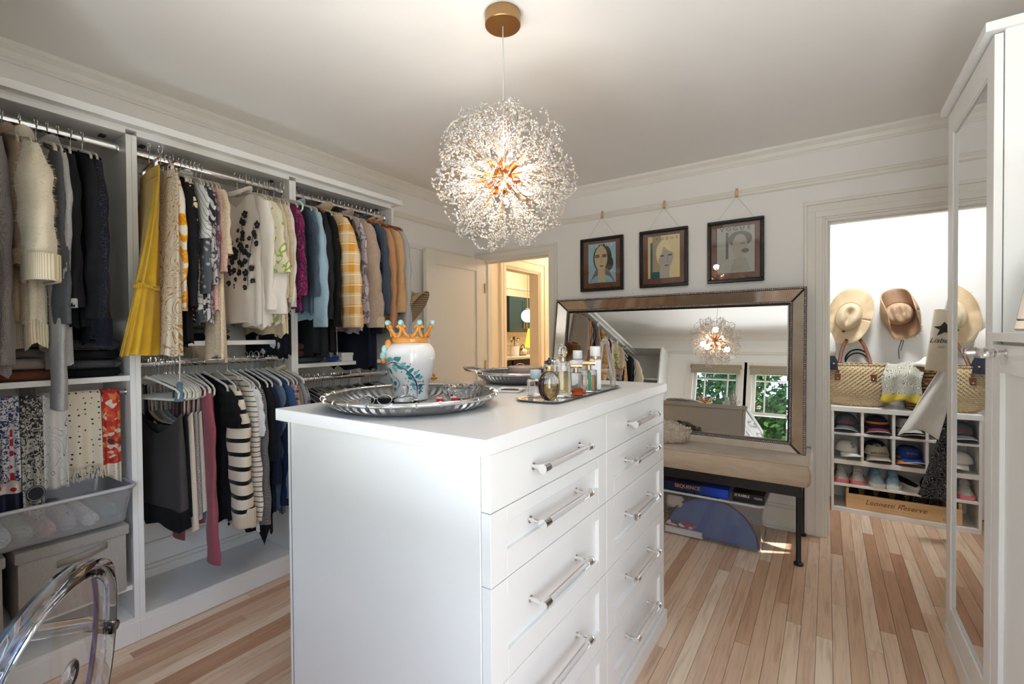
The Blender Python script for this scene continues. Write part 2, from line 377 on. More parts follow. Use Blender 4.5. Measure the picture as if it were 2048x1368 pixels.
# open hall door against the left wall
d = thing('door_1', 'white one-panel door standing open beside the wardrobe end', None, (-2.722, 3.52, 0)); d['kind'] = 'structure'
dm = MB(); xf, xb = -2.700, -2.738
Y0, Y1 = 2.745, 3.515
dm.box(xb, xf, Y0, Y0+.115, .008, 2.015).box(xb, xf, Y1-.115, Y1, .008, 2.015).box(xb, xf, Y0+.115, Y1-.115, 1.90, 2.015).box(xb, xf, Y0+.115, Y1-.115, .008, .24)
obj('door_frame', dm, TRIM, d, bevel=.0015)
obj('door_panel', MB().box(xb+.011, xf-.011, Y0+.11, Y1-.11, .235, 1.905), TRIM, d)
hg = MB()
for z in (.3, 1.02, 1.75): hg.tube([(xf+.004, 3.519, z-.045), (xf+.004, 3.519, z+.045)], .006, 8)
obj('hinge', hg, BRASS, d)
for sx in (xf, xb):
    sg = 1 if sx == xf else -1
    k = MB().tube([(sx, Y0+.06, .96), (sx+sg*.006, Y0+.06, .96)], .028, 16).tube([(sx+sg*.006, Y0+.06, .96), (sx+sg*.025, Y0+.06, .96)], .009, 10).sph((sx+sg*.033, Y0+.06, .96), .017, 12, 8)
    obj('door_knob', k, BRASS, d, smooth='auto')
# ------------------------------------------------------------------ hall and kitchen beyond the doorway
HX = -2.87
HALLP = mat('hall_paint', (.80, .72, .58), .6)
KHX0, KHX1 = 4.11, 4.81
m = MB().box(HX-T, HX, YB+T, KHX0, 0, ZC).box(HX-T, HX, KHX0, KHX1, DZ+.02, ZC).box(HX-T, HX, KHX1, 8.4, 0, ZC)
struct('wall_hall_left', m, HALLP)
struct('wall_hall_back', MB().box(-2.87, -.9, 6.2, 6.3, 0, ZC), HALLP); struct('wall_hall_right', MB().box(-1.2, -1.1, 3.67, 6.2, 0, ZC), HALLP)
m = MB()
for a, b, dd in ((0, .012, .012), (.012, .055, .02), (.055, .095, .016), (.095, .115, .028)):
    m.box(HX, HX+dd, KHX0-b, KHX0-a, 0, DZ+.02+a).box(HX, HX+dd, KHX1+a, KHX1+b, 0, DZ+.02+a).box(HX, HX+dd, KHX0-b, KHX1+b, DZ+.02+a, DZ+.02+b)
m.box(HX-T-.005, HX+.003, KHX0, KHX0+.015, 0, DZ+.02).box(HX-T-.005, HX+.003, KHX1-.015, KHX1, 0, DZ+.02).box(HX-T-.005, HX+.003, KHX0, KHX1, DZ+.005, DZ+.02)
trim(m, 'cream casing of the kitchen doorway across the hall', .0015, HALLP)
sw = thing('light_switch', 'cream light switch plate on the hall wall beyond the doorway', 'switch', (HX, 5.017, 1.2))
obj('plate', MB().box(HX, HX+.006, 4.982, 5.052, 1.14, 1.26), mat('switch_plastic', (.78, .74, .66), .35), sw, bevel=.002)
obj('rocker', MB().box(HX+.006, HX+.010, 5.003, 5.031, 1.165, 1.235), mat('rocker_plastic', (.82, .78, .70), .3), sw, bevel=.001)
KX = -4.85
struct('wall_kitchen', MB().box(KX-.1, KX, 3.5, 9, 0, ZC), HALLP)
trim(MB().box(KX, KX+.03, 3.5, 8.4, 2.16, 2.19), 'thin rail high on the kitchen wall', 0, HALLP)
struct('wall_kitchen_end', MB().box(KX, HX-T, 8.4, 8.5, 0, ZC), HALLP); struct('wall_kitchen_near', MB().box(KX, HX-T, 3.3, 3.4, 0, ZC), HALLP)
TEAL = mat('teal_cabinet_paint', srgb(30, 58, 66), .35)
DARKW = mat('dark_cabinet', srgb(24, 20, 20), .4)
uc = thing('kitchen_wall_cabinet', 'dark teal kitchen wall cabinet seen through the hall doorways', 'cabinet', (KX, 7.2, 1.36))
obj('body', MB().box(KX, KX+.32, 6.55, 7.55, 1.36, 1.98), mat('cabinet_side_brown', srgb(48, 30, 22), .4), uc)
for a, b in ((6.56, 7.04), (7.05, 7.54)):
    dm = MB().box(KX+.32, KX+.34, a, b, 1.37, 1.97); dd = obj('cabinet_door', dm, TEAL, uc, bevel=.002)
    fm = MB().box(KX+.34, KX+.348, a, a+.06, 1.37, 1.97).box(KX+.34, KX+.348, b-.06, b, 1.37, 1.97).box(KX+.34, KX+.348, a+.06, b-.06, 1.91, 1.97).box(KX+.34, KX+.348, a+.06, b-.06, 1.37, 1.43)
    obj('door_rail', fm, TEAL, dd)
    yy = b-.035 if a < 6.9 else a+.035
    obj('handle', MB().tube([(KX+.365, yy, 1.42), (KX+.365, yy, 1.54)], .007, 8).tube([(KX+.348, yy, 1.44), (KX+.365, yy, 1.44)], .005, 6).tube([(KX+.348, yy, 1.52), (KX+.365, yy, 1.52)], .005, 6), BRASS, dd)
bc = thing('kitchen_base_cabinet', 'black kitchen base cabinet below the pale counter in the far room', 'cabinet', (KX, 7.2, 0))
obj('body', MB().box(KX+.006, KX+.58, 5.6, 8.3, .1, .90), DARKW, bc)
for a in (5.62, 6.3, 6.98, 7.66):
    for z0, z1 in ((.74, .89), (.44, .73), (.12, .43)): obj('drawer', MB().box(KX+.58, KX+.60, a, a+.62, z0, z1), DARKW, bc, bevel=.003)
obj('counter', MB().box(KX+.006, KX+.63, 5.55, 8.35, .90, .94), mat('pale_stone', (.7, .68, .64), .3), bc, bevel=.004)
TILE = mat('white_tile', (.80, .79, .77), .15)
bs = struct('trim_kitchen_backsplash', MB().box(KX+.0005, KX+.004, 5.6, 8.3, .945, 1.355), mat('grout', (.5, .49, .47), .8), label='white tiled backsplash above the kitchen counter')
tt = MB(); 
for r in range(5):
    yy = 6.4-(.075 if r % 2 else 0)
    while yy < 8.2:
        tt.box(KX+.004, KX+.010, yy+.002, yy+.148, .945+r*.085, 1.025+r*.085); yy += .15
ts = obj('tile', tt, TILE, bs); ts['kind'] = 'stuff'
EMW = mat('lit_globe', (1, .86, .66), .4, emit=5)
gp = thing('globe_pendant', 'lit white globe pendant beyond the kitchen doorway', 'lamp', (-4.13, 6.55, 1.6))
obj('globe', MB().sph((-4.13, 6.55, 1.62), .105, 20, 12), EMW, gp, smooth=True)
obj('stem', MB().tube([(-4.13, 6.55, 1.72), (-4.13, 6.55, ZC)], .006, 8), BRASS, gp)
obj('collar', MB().lathe([(.035, 1.705), (.03, 1.74), (.008, 1.755)], 14, (-4.13, 6.55, 0)), BRASS, gp)
tl_ = thing('table_lamp', 'table lamp with a glowing yellow shade on the kitchen counter', 'lamp', (-4.42, 7.2, .94))
obj('lamp_shade', MB().lathe([(.16, 1.08), (.10, 1.42)], 24, (-4.42, 7.2, 0), caps=False), mat('lit_shade', srgb(255, 196, 70), .6, emit=.5), tl_, smooth=True)
obj('base', MB().lathe([(.07, .94), (.07, .955), (.03, .965), (.045, 1.0), (.02, 1.05), (.008, 1.06), (.008, 1.36)], 18, (-4.42, 7.2, 0)), mat('lamp_base_brown', srgb(60, 42, 30), .3), tl_, smooth='auto')
cr = thing('utensil_crock', 'white crock of cooking spoons on the kitchen counter', 'crock', (-4.55, 6.78, .94))
obj('jar', MB().lathe([(.07, .941), (.08, .95), (.08, 1.11), (.074, 1.11), (.072, .96)], 20, (-4.55, 6.78, 0)), mat('crock_glaze', (.8, .78, .75), .25), cr, smooth='auto')
for i in range(6):
    a = i*1.05; p0 = Vector((-4.55+.03*math.cos(a), 6.78+.03*math.sin(a), 1.0)); p1 = Vector((-4.55+.07*math.cos(a), 6.78+.075*math.sin(a), 1.19+.02*(i % 3)))
    k = MB().tube([p0, p1], .006, 6).sph(p1+Vector((0, 0, .02)), .026, 8, 6, 1.3); obj('spoon', k, mat('spoon_wood', srgb(70, 45, 32), .5) if i % 2 else STEEL, cr, smooth=True)
kt = thing('kettle', 'small steel kettle beside the crock on the far counter', 'kettle', (-4.52, 7.0, .94))
obj('body', MB().lathe([(.06, .941), (.085, .96), (.08, 1.02), (.05, 1.06), (.015, 1.07), (.012, 1.085)], 18, (-4.52, 7.0, 0)), STEEL, kt, smooth='auto')
obj('handle', MB().tube([(-4.52, 7.0+.07*math.cos(a), 1.04+.09*math.sin(a)) for a in [i*PI/8 for i in range(9)]], .007, 6), BLACKM, kt, smooth=True)
lamp('kitchen_light', 'POINT', 15, (1, .84, .58), (-3.9, 6.9, 2.3), shadow_soft_size=.12)
lamp('kitchen_table_lamp', 'POINT', 3, (1, .75, .4), (-4.3, 7.2, 1.25), shadow_soft_size=.06)
lamp('hall_light', 'POINT', 13, (1, .83, .60), (-2.0, 5.2, 2.3), shadow_soft_size=.12)
# ------------------------------------------------------------------ left wardrobe: three bays and a corner unit
WX = -2.451; WT = .019
def bay(y0, y1, label, shelves, rails, base=True, back_notch=True):
    w = thing('wardrobe_bay', label, 'wardrobe', (WX, (y0+y1)/2, 0), group='white open wardrobe bays')
    for y in (y0, y1-WT): obj('side_panel', MB().box(XL+.02, WX, y, y+WT, .0, 2.165), CAB, w, bevel=.0008)
    obj('top_panel', MB().box(XL+.001, WX, y0+WT, y1-WT, 2.165, 2.185), CAB, w, bevel=.0008)
    obj('floor_panel', MB().box(XL+.02, WX, y0+WT, y1-WT, .085, .104), CAB, w, bevel=.0008)
    obj('plinth', MB().box(WX-.018, WX+.004, y0, y1, 0, .085), CAB, w, bevel=.0008)
    for z in shelves: obj('shelf', MB().box(XL+.02, WX-.002, y0+WT, y1-WT, z-.022, z), CAB, w, bevel=.0008)
    for z, xr in rails:
        rm = MB(); pts = [(xr+.010*math.cos(a), z+.017*math.sin(a)) for a in [i*PI/8 for i in range(16)]]
        rm.rings([[(px_, yy, pz) for px_, pz in pts] for yy in (y0+WT+.002, y1-WT-.002)])
        r = obj('rail', rm, RAILM, w, smooth='auto')
        for yy in (y0+WT, y1-WT-.008):
            obj('rail_bracket', MB().rings([[(xr+.015*math.cos(a), yy+d, z-.002+.023*math.sin(a)) for a in [i*PI/8 for i in range(16)]] for d in (0, .008)]), CHROME, r, smooth='auto')
    for yy in (y0+WT+.05, y1-WT-.05): obj('cam_lock', MB().box(WX-.12, WX-.085, yy-.01, yy+.01, 2.159, 2.165), BLACKM, w)
    return w
RAILM = mat('polished_rail', (.88, .88, .89), .12, 1)
RX = -2.52
B1 = (.0, .738); B2 = (.7385, 1.4585); B3 = (1.459, 2.182)
bay(*B1, 'open white wardrobe bay with folded knits, scarves and a clear drawer, left in view', [1.142], [(2.117, RX)])
bay(*B2, 'open white wardrobe bay with two full rails, bright blouses above empty white hangers', [1.285], [(2.113, RX), (1.185, RX)])
bay(*B3, 'open white wardrobe bay with coats and jackets, nearest the open door', [1.147], [(2.113, RX), (1.052, RX)])
cr_ = thing('wardrobe_cornice', 'long white top board running over the three wardrobe bays', 'cornice', (WX, 1.1, 2.185))
obj('cornice_board', MB().box(XL+.001, WX+.045, .0, 2.222, 2.194, 2.226), CAB, cr_, bevel=.001)
obj('filler_strip', MB().box(XL+.001, WX-.002, .0, 2.182, 2.185, 2.194), CAB, cr_)
cu = thing('corner_shelf_unit', 'tall white corner shelf unit with clear bins, reflected in the mirror', 'shelving', (-2.38, .1, 0))
for x in (-2.795, -1.99): obj('side_panel', MB().box(x, x+WT, YF+.005, -.0012 if x < -2.4 else .255, 0, 2.2), CAB, cu)
obj('back_panel', MB().box(-2.776, -1.99, YF+.005, YF+.012, .0, 2.2), CAB, cu)
obj('top_panel', MB().box(-2.795, -1.96, YF+.005, -.0012, 2.2, 2.226), CAB, cu); 
obj('top_front', MB().box(-2.404, -1.96, -.0012, .275, 2.2, 2.226), CAB, cu)
SHZ = (.1, .5, .9, 1.2, 1.47, 1.74)
for z in SHZ: obj('shelf', MB().box(-2.44, -1.99, YF+.012, .24, z, z+.02), CAB, cu)
BINP = thin_glass('bin_plastic', (.93, .94, .95), .03, .08)
STUFFC = mat('bin_contents', lambda N: N.ramp(N.voro(14, out='Color'), [(0, srgb(40, 40, 45)), (.35, srgb(120, 115, 110)), (.6, srgb(70, 60, 66)), (.8, srgb(160, 150, 140)), (1, srgb(60, 70, 80))], 'CONSTANT'), .7)
for i, z in enumerate((.92, 1.22, 1.49)):
    z += .0005
    for j, x0 in enumerate((-2.42, -2.21)):
        bn = thing('clear_bin', ('left', 'right')[j] + ' clear plastic bin on the corner shelves, ' + ('lower', 'middle', 'upper')[i] + ' row', 'bin', (x0+.1, .06, z), group='clear bins in the corner unit')
        obj('shell', MB().box(x0, x0+.195, YF+.03, .22, z, z+.14), BINP, bn)
        obj('contents', MB().box(x0+.012, x0+.183, YF+.05, .205, z+.006, z+.09+.03*j), STUFFC, bn, bevel=.02, seg=2, smooth=True)
        obj('lid', MB().box(x0-.003, x0+.198, YF+.027, .223, z+.14, z+.155), CAB, bn, bevel=.003)
# ------------------------------------------------------------------ island
isl = thing('dresser_island', 'white island dresser with ten drawers and clear rod handles', 'dresser', (-1.0, 1.44, 0))
IZ = 1.08
obj('countertop', MB().box(-1.409, -.593, .772, 2.103, IZ-.036, IZ), mat('white_worktop', (.80, .795, .785), .28, spec=.45), isl, bevel=.0015)
obj('side_panel', MB().box(-1.377, -.632, .800, .818, 0, IZ-.036), CAB, isl, bevel=.001)
obj('side_panel', MB().box(-1.377, -.632, 2.072, 2.092, 0, IZ-.036), CAB, isl, bevel=.001)
obj('carcass', MB().box(-1.372, -.632, .818, 2.072, .02, IZ-.0361), mat('carcass_white', (.70, .70, .69), .5), isl)
obj('back_panel', MB().box(-1.39, -1.372, .800, 2.092, 0, IZ-.036), CAB, isl, bevel=.001)
obj('plinth', MB().box(-.632, -.593, .796, 2.098, 0, .066), CAB, isl, bevel=.001)
zs = [1.040, .910, .745, .511, .2825, .069]; ysd = [.8015, 1.4425, 2.0925]
for cidx in range(2):
    ya, yb = ysd[cidx]+.0012, ysd[cidx+1]-.0012
    for r in range(5):
        zt, zb = zs[r]-.0012, zs[r+1]+.0012
        xb_, xf_ = -.6305, -.605
        dm = MB()
        if r == 0: dm.box(xb_, xf_, ya, yb, zb, zt); pan = None
        else:
            w = .064
            dm.box(xb_, xf_, ya, ya+w, zb, zt).box(xb_, xf_, yb-w, yb, zb, zt).box(xb_, xf_, ya+w, yb-w, zb, zb+w*.98).box(xb_, xf_, ya+w, yb-w, zt-.036, zt)
        dr = obj('drawer', dm, CAB, isl, bevel=.0009)
        if r: obj('drawer_panel', MB().box(xb_, xf_-.011, ya+w-.004, yb-w+.004, zb+w-.004, zt-.032), CAB, dr)
        yc, zc = (ya+yb)/2, (zt+zb)/2 + (0 if r == 0 else .012)
        if cidx == 0: yc -= .015
        hl = .128
        for s_ in (-1, 1):
            y = yc+s_*hl; ch = MB()
            ch.tube([(xf_-.0115 if r else xf_, y, zc), (xf_+.026, y, zc)], .0055, 10); ch.tube([(xf_-.0115 if r else xf_, y, zc), (xf_-.0085 if r else xf_+.003, y, zc)], .0095, 12)
            ch.tube([(xf_+.034, y-s_*.018, zc), (xf_+.034, y+s_*.008, zc)], .0108, 14); ch.tube([(xf_+.034, y+s_*.008, zc), (xf_+.034, y+s_*.011, zc)], .0122, 14)
            obj('handle_post', ch, CHROME, dr, smooth='auto')
        a = obj('handle_rod', MB().tube([(xf_+.034, yc-hl, zc), (xf_+.034, yc+hl, zc)], .0085, 12), ACRYL, dr, smooth='auto')
# ------------------------------------------------------------------ right wardrobe with a glass door and the lower cabinet beside it
GX = .414
rw = thing('glass_door_wardrobe', 'tall white wardrobe with a glass door reflecting the closet', 'wardrobe', (.7, 2.31, 0))
RY0, RY1 = 1.98, 2.625
rm = MB().box(GX+.022, XR-.03, RY0, RY0+WT, 0, 2.20).box(GX+.022, XR-.03, RY1-WT, RY1, 0, 2.20)
obj('side_panel', MB().box(GX+.022, XR-.03, RY0, RY0+WT, 0, 2.20), CAB, rw, bevel=.001); obj('side_panel', MB().box(GX+.022, XR-.03, RY1-WT, RY1, 0, 2.20), CAB, rw, bevel=.001)
obj('back_panel', MB().box(XR-.045, XR-.03, RY0+WT, RY1-WT, 0, 2.2), CAB, rw)
obj('top_panel', MB().box(GX-.022, XR-.03, RY0-.012, RY1+.012, 2.20, 2.228), CAB, rw, bevel=.001)
obj('plinth', MB().box(GX-.002, GX+.022, RY0, RY1, 0, .076), CAB, rw, bevel=.001)
for z in (.10, .55, 1.0, 1.45, 1.86): obj('shelf', MB().box(GX+.04, XR-.05, RY0+WT, RY1-WT, z-.02, z), CAB, rw)
dm = MB(); xa, xb = GX, GX+.020
dm.box(xa, xb, RY0+.003, RY0+.078, .079, 2.193).box(xa, xb, RY1-.082, RY1-.003, .079, 2.193).box(xa, xb, RY0+.078, RY1-.082, 2.10, 2.193).box(xa, xb, RY0+.078, RY1-.082, .079, .18)
gd = obj('glass_door', dm, CAB, rw, bevel=.001)
obj('door_bead', MB().box(xa+.004, xb-.002, RY0+.078, RY0+.086, .18, 2.10).box(xa+.004, xb-.002, RY1-.09, RY1-.082, .18, 2.10).box(xa+.004, xb-.002, RY0+.086, RY1-.09, 2.092, 2.10).box(xa+.004, xb-.002, RY0+.086, RY1-.09, .18, .188), CAB, gd)
obj('glass_pane', MB().box(xa+.009, xa+.013, RY0+.08, RY1-.084, .182, 2.098), thin_glass('cabinet_glass', (.80, .82, .82), .22), gd)
def knob(y, z, parent):
    k = obj('knob', MB().tube([(GX, y, z), (GX-.003, y, z)], .013, 14).tube([(GX-.003, y, z), (GX-.022, y, z)], .008, 12).tube([(GX-.018, y, z), (GX-.022, y, z)], .011, 12), CHROME, parent, smooth='auto')
    g = MB().rings([[(GX-.022-d, y+r*math.cos(a), z+r*math.sin(a)) for a in [i*PI/5 for i in range(10)]] for d, r in ((0, .009), (.004, .013), (.022, .016), (.032, .015), (.035, .011))])
    obj('knob_glass', g, ACRYL, parent)
knob(RY0+.06, 1.24, gd)
lc = thing('low_shaker_cabinet', 'waist-high white shaker cabinet under the silver photo frame', 'cabinet', (.7, 1.4, 0))
LY0, LY1 = 1.02, 1.978
obj('carcass', MB().box(GX+.022, XR-.005, LY0, LY1, 0, 1.272), CAB, lc, bevel=.001)
obj('top_board', MB().box(GX-.012, XR-.005, LY0-.01, LY1+.0015, 1.272, 1.298), CAB, lc, bevel=.001)
obj('plinth', MB().box(GX+.004, GX+.022, LY0, LY1, 0, .076), CAB, lc)
for i, (a, b) in enumerate(((1.5, LY1-.003), (LY0+.003, 1.497))):
    w = .07; dm = MB().box(GX, GX+.02, a, a+w, .08, 1.262).box(GX, GX+.02, b-w, b, .08, 1.262).box(GX, GX+.02, a+w, b-w, 1.182, 1.262).box(GX, GX+.02, a+w, b-w, .08, .16)
    cdoor = obj('cabinet_door', dm, CAB, lc, bevel=.001)
    obj('door_panel', MB().box(GX+.011, GX+.02, a+w-.003, b-w+.003, .157, 1.185), CAB, cdoor)
    knob(b-.13 if i == 0 else a+.04, 1.24 if i == 0 else 1.22, cdoor)
# silver photo frame leaning on the low cabinet
pf = thing('photo_frame', 'ornate silver photo frame leaning on the low white cabinet', 'photo frame', (.487, 1.79, 1.2985))
SILV = mat('antique_silver', lambda N: N.mix(N.noise(30, 4), (.60, .54, .47), (.82, .79, .75)), .25, 1)
Mf = Matrix.Translation((.487, 1.79, 1.3025)) @ Matrix.Rotation(math.radians(-45), 4, 'Z') @ Matrix.Rotation(math.radians(-17), 4, 'X') @ Matrix.Scale(.80, 4)
fw, fh = .20, .26
m = MB()
for (x0, x1, z0, z1) in ((-fw/2, fw/2, 0, .035), (-fw/2, fw/2, fh-.035, fh), (-fw/2, -fw/2+.035, .035, fh-.035), (fw/2-.035, fw/2, .035, fh-.035)): m.box(x0, x1, -.012, .006, z0, z1)
obj('frame', m.xf(Mf), SILV, pf, bevel=.003, smooth='auto')
m = MB()
for i in range(22):
    t = i/21
    for z in (.041, fh-.041): m.sph((-.058+.116*t, -.008, z), .0035, 6, 4)
    if i < 20:
        for x in (-.062, .062): m.sph((x, -.008, .045+(fh-.09)*i/19), .0035, 6, 4)
obj('bead_border', m.xf(Mf), SILV, pf, smooth=True)
obj('mat_board', MB().box(-.066, .066, -.003, .0, .035, fh-.035).xf(Mf), mat('frame_mat', (.74, .71, .64), .6), pf)
obj('photo_print', MB().box(-.045, .045, -.0045, -.003, .06, fh-.06).xf(Mf), mat('dark_photo', lambda N: N.ramp(N.noise(14, 4), [(.35, srgb(40, 34, 32)), (.5, srgb(110, 92, 84)), (.7, srgb(170, 152, 140))]), .25), pf)
obj('glass', MB().box(-.066, .066, -.0065, -.005, .034, fh-.034).xf(Mf), PANE, pf)
obj('easel_leg', MB().poly([(-.02, .006, .14), (.02, .006, .14), (.03, .055, .022), (-.03, .055, .022)], (0, .003, .001)).xf(Mf), BLACKM, pf)
# ------------------------------------------------------------------ bench, mirror, pictures
bn = thing('tufted_bench', 'long taupe velvet bench on black metal legs, mirror standing on it', 'bench', (-.95, 3.27, 0))
VELV = mat('taupe_velvet', lambda N: N.mix(N.noise(7, 4, N.map((1, 3, 3)), 1.0), srgb(170, 150, 128), srgb(205, 188, 166)), .75, sheen=.5, bump=lambda N: N.bump(N.noise(260, 2), .2, .002))
bx0, bx1, by0, by1, bz0, bz1 = -1.83, -.085, 3.02, 3.52, .445, .565
btn = [(-1.663+.334*i, y) for i in range(5) for y in (3.11, 3.40)]
def cush(u, v):
    x = bx0+(bx1-bx0)*u; y = by0+(by1-by0)*v
    e = min(u*(bx1-bx0), (1-u)*(bx1-bx0), v*(by1-by0), (1-v)*(by1-by0)); z = bz1+.012*(1-math.exp(-e/.05))
    for p, q in btn: z -= .026*math.exp(-((x-p)**2+(y-q)**2)/.0020)
    return (x, y, z)
m = MB().grid(cush, 110, 32)
def rr(x0, x1, y0, y1, z, r, n=5):
    P = []
    for cx, cyy, a0 in ((x1-r, y1-r, 0), (x0+r, y1-r, PI/2), (x0+r, y0+r, PI), (x1-r, y0+r, 1.5*PI)):
        for i in range(n+1): P.append((cx+r*math.cos(a0+i*PI/2/n), cyy+r*math.sin(a0+i*PI/2/n), z))
    return P
cs = obj('cushion_top', m, VELV, bn, smooth=True)
m = MB().rings([rr(bx0, bx1, by0, by1, bz0, .02), rr(bx0-.012, bx1+.012, by0-.014, by1+.004, bz0+.03, .03), rr(bx0-.014, bx1+.014, by0-.016, by1+.004, bz1-.035, .03), rr(bx0, bx1, by0, by1, bz1+.004, .02)])
obj('cushion_side', m, VELV, bn, smooth='auto')
obj('piping', MB().tube(rr(bx0-.002, bx1+.002, by0-.003, by1, bz1+.003, .02), .005, 6, True), VELV, bn, smooth=True)
m = MB()
for p, q in btn: m.sph((p, q, bz1-.008), .009, 8, 6, .5)
obj('button', m, VELV, bn, smooth=True)
fm = MB(); fz0, fz1 = .405, .444
fm.box(bx0+.03, bx1-.03, by0+.005, by0+.035, fz0-.02, fz1).box(bx0+.03, bx1-.03, by1-.035, by1-.005, fz0-.02, fz1).box(bx0+.03, bx0+.06, by0+.035, by1-.035, fz0, fz1).box(bx1-.06, bx1-.03, by0+.035, by1-.035, fz0, fz1)
obj('frame', fm, BLACKM, bn, bevel=.002)
for lx in (bx0+.045, bx1-.047):
    for ly in (by0+.02, by1-.02):
        obj('leg', MB().lathe([(.024, .001), (.025, .012), (.016, .016), (.013, .022), (.0135, .388)], 14, (lx, ly, 0)), BLACKM, bn, smooth='auto')
# leaning mirror
TL = math.radians(9.7)
mi = thing('leaning_mirror', 'large wide mirror with a beaded silver frame leaning over the bench', 'mirror', (-.99, 3.31, .545))
MM = Matrix.Translation((-.992, 3.49, 1.575)) @ Matrix.Rotation(-TL, 4, 'X')   # local: x along the wall, y into the wall, z up the glass (0 at the top)
MW, MH, FB = .879, 1.049, .078
MIRR = mat('silvered_mirror', (.90, .91, .90), .0, 1)
ANTQ = mat('antique_mirror', lambda N: N.mix(N.noise(16, 5), (.56, .50, .43), (.78, .74, .68)), .07, 1)
DKB = mat('dark_bead_metal', (.10, .09, .085), .3, .9)
obj('glass', MB().box(-MW+FB+.02, MW-FB-.02, -.001, .002, -MH+FB+.02, -FB-.02).xf(MM), MIRR, mi)
bv = MB()   # bevelled rim of the glass
g0, g1 = (MW-FB, -FB, -MH+FB), .02
O = [(-g0[0], .006, g0[2]), (g0[0], .006, g0[2]), (g0[0], .006, g0[1]), (-g0[0], .006, g0[1])]; I = [(-g0[0]+g1, -.001, g0[2]+g1), (g0[0]-g1, -.001, g0[2]+g1), (g0[0]-g1, -.001, g0[1]-g1), (-g0[0]+g1, -.001, g0[1]-g1)]
obj('bevel_rim', bv.add(O+I, [(i, (i+1) % 4, 4+(i+1) % 4, 4+i) for i in range(4)]).xf(MM), MIRR, mi)
obj('backing', MB().box(-MW+.003, MW-.003, .008, .03, -MH+.003, -.003).xf(MM), BLACKM, mi)
def strip(pa, pb, qa, qb, label):
    return obj('frame_strip', MB().add([pa, pb, qb, qa, (pa[0], .012, pa[2]), (pb[0], .012, pb[2]), (qb[0], .012, qb[2]), (qa[0], .012, qa[2])], [(0, 1, 2, 3), (4, 7, 6, 5), (0, 4, 5, 1), (1, 5, 6, 2), (2, 6, 7, 3), (3, 7, 4, 0)]).xf(MM), ANTQ, mi, label=label)
# the mirrored frame slopes inwards: proud at its outer edge, deep at the glass
A = [(-MW, -.058, -MH), (MW, -.058, -MH), (MW, -.058, 0), (-MW, -.058, 0)]; B = [(-MW+FB, -.006, -MH+FB), (MW-FB, -.006, -MH+FB), (MW-FB, -.006, -FB), (-MW+FB, -.006, -FB)]
for i in range(4): strip(A[i], A[(i+1) % 4], B[i], B[(i+1) % 4], None)
bd = MB()
def beads(P, y, step, r):
    for i in range(4):
        a, b = Vector(P[i]), Vector(P[(i+1) % 4]); n = int((b-a).length/step)
        for k in range(n):
            p = a.lerp(b, (k+.5)/n); bd.add([(p.x-r, y, p.z), (p.x, y, p.z-r), (p.x+r, y, p.z), (p.x, y, p.z+r), (p.x, y-r, p.z)], [(0, 1, 4), (1, 2, 4), (2, 3, 4), (3, 0, 4)])
beads(A, -.064, .0115, .0058); beads(B, -.013, .0115, .0055)
b_ = obj('bead_trim', bd.xf(MM), mat('pewter_bead', (.35, .33, .31), .25, 1), mi, smooth=True); b_['kind'] = 'stuff'
ed = MB()
for P, y0, y1, w in ((A, -.062, .012, .007), (B, -.012, .004, .006)):
    for i in range(4):
        a, b = P[i], P[(i+1) % 4]
        if a[2] == b[2]: ed.box(min(a[0], b[0])-w, max(a[0], b[0])+w, y0, y1, a[2]-w, a[2]+w)
        else: ed.box(a[0]-w, a[0]+w, y0, y1, min(a[2], b[2]), max(a[2], b[2]))
obj('edge_bar', ed.xf(MM), DKB, mi, bevel=.002)
mt_ = MB()
for i in range(4): mt_.tube([Vector(A[i])+Vector((0, -.001, 0)), Vector(B[i])+Vector((0, -.001, 0))], .006, 6)
obj('mitre_bar', mt_.xf(MM), DKB, mi)
# three framed prints on the picture rail
WALN = wood('brown_mat_board', srgb(92, 52, 36), srgb(118, 72, 50), 1, .45, 2)
FRM = mat('black_frame', lambda N: N.mix(N.math('GREATER_THAN', N.noise(120, 3), .64), (.010, .009, .009), (.09, .07, .06)), .3)
def ell(cx, cz, rx, rz, n=28, a0=0, a1=2*PI, rot=0):
    P = []
    for i in range(n):
        a = a0+(a1-a0)*i/(n if a1-a0 > 6.2 else n-1); x, z = rx*math.cos(a), rz*math.sin(a)
        P.append((cx+x*math.cos(rot)-z*math.sin(rot), cz+x*math.sin(rot)+z*math.cos(rot)))
    return P
def art(parent, y, items, x0, z0):
    for i, (nm, c, pts) in enumerate(items):
        yy = y-.0003*(i+1)
        obj(nm, MB().poly([(x0+p, yy, z0+q) for p, q in pts], (0, .00025, 0)), mat('print_ink', c, .55), parent)
PICS = [(-1.700, -1.330, .0), (-1.200, -.840, .0), (-.707, -.350, .0)]
PN = ['framed print of a dark-haired woman on pale blue, leftmost of three', 'framed print of a pale grey face on cream and teal, middle of three', 'framed print with a black title above a grey profile, rightmost of three']
cr, tl2, bl, gy, dk = srgb(226, 208, 158), srgb(38, 96, 100), srgb(150, 188, 204), srgb(176, 172, 162), srgb(44, 38, 34)
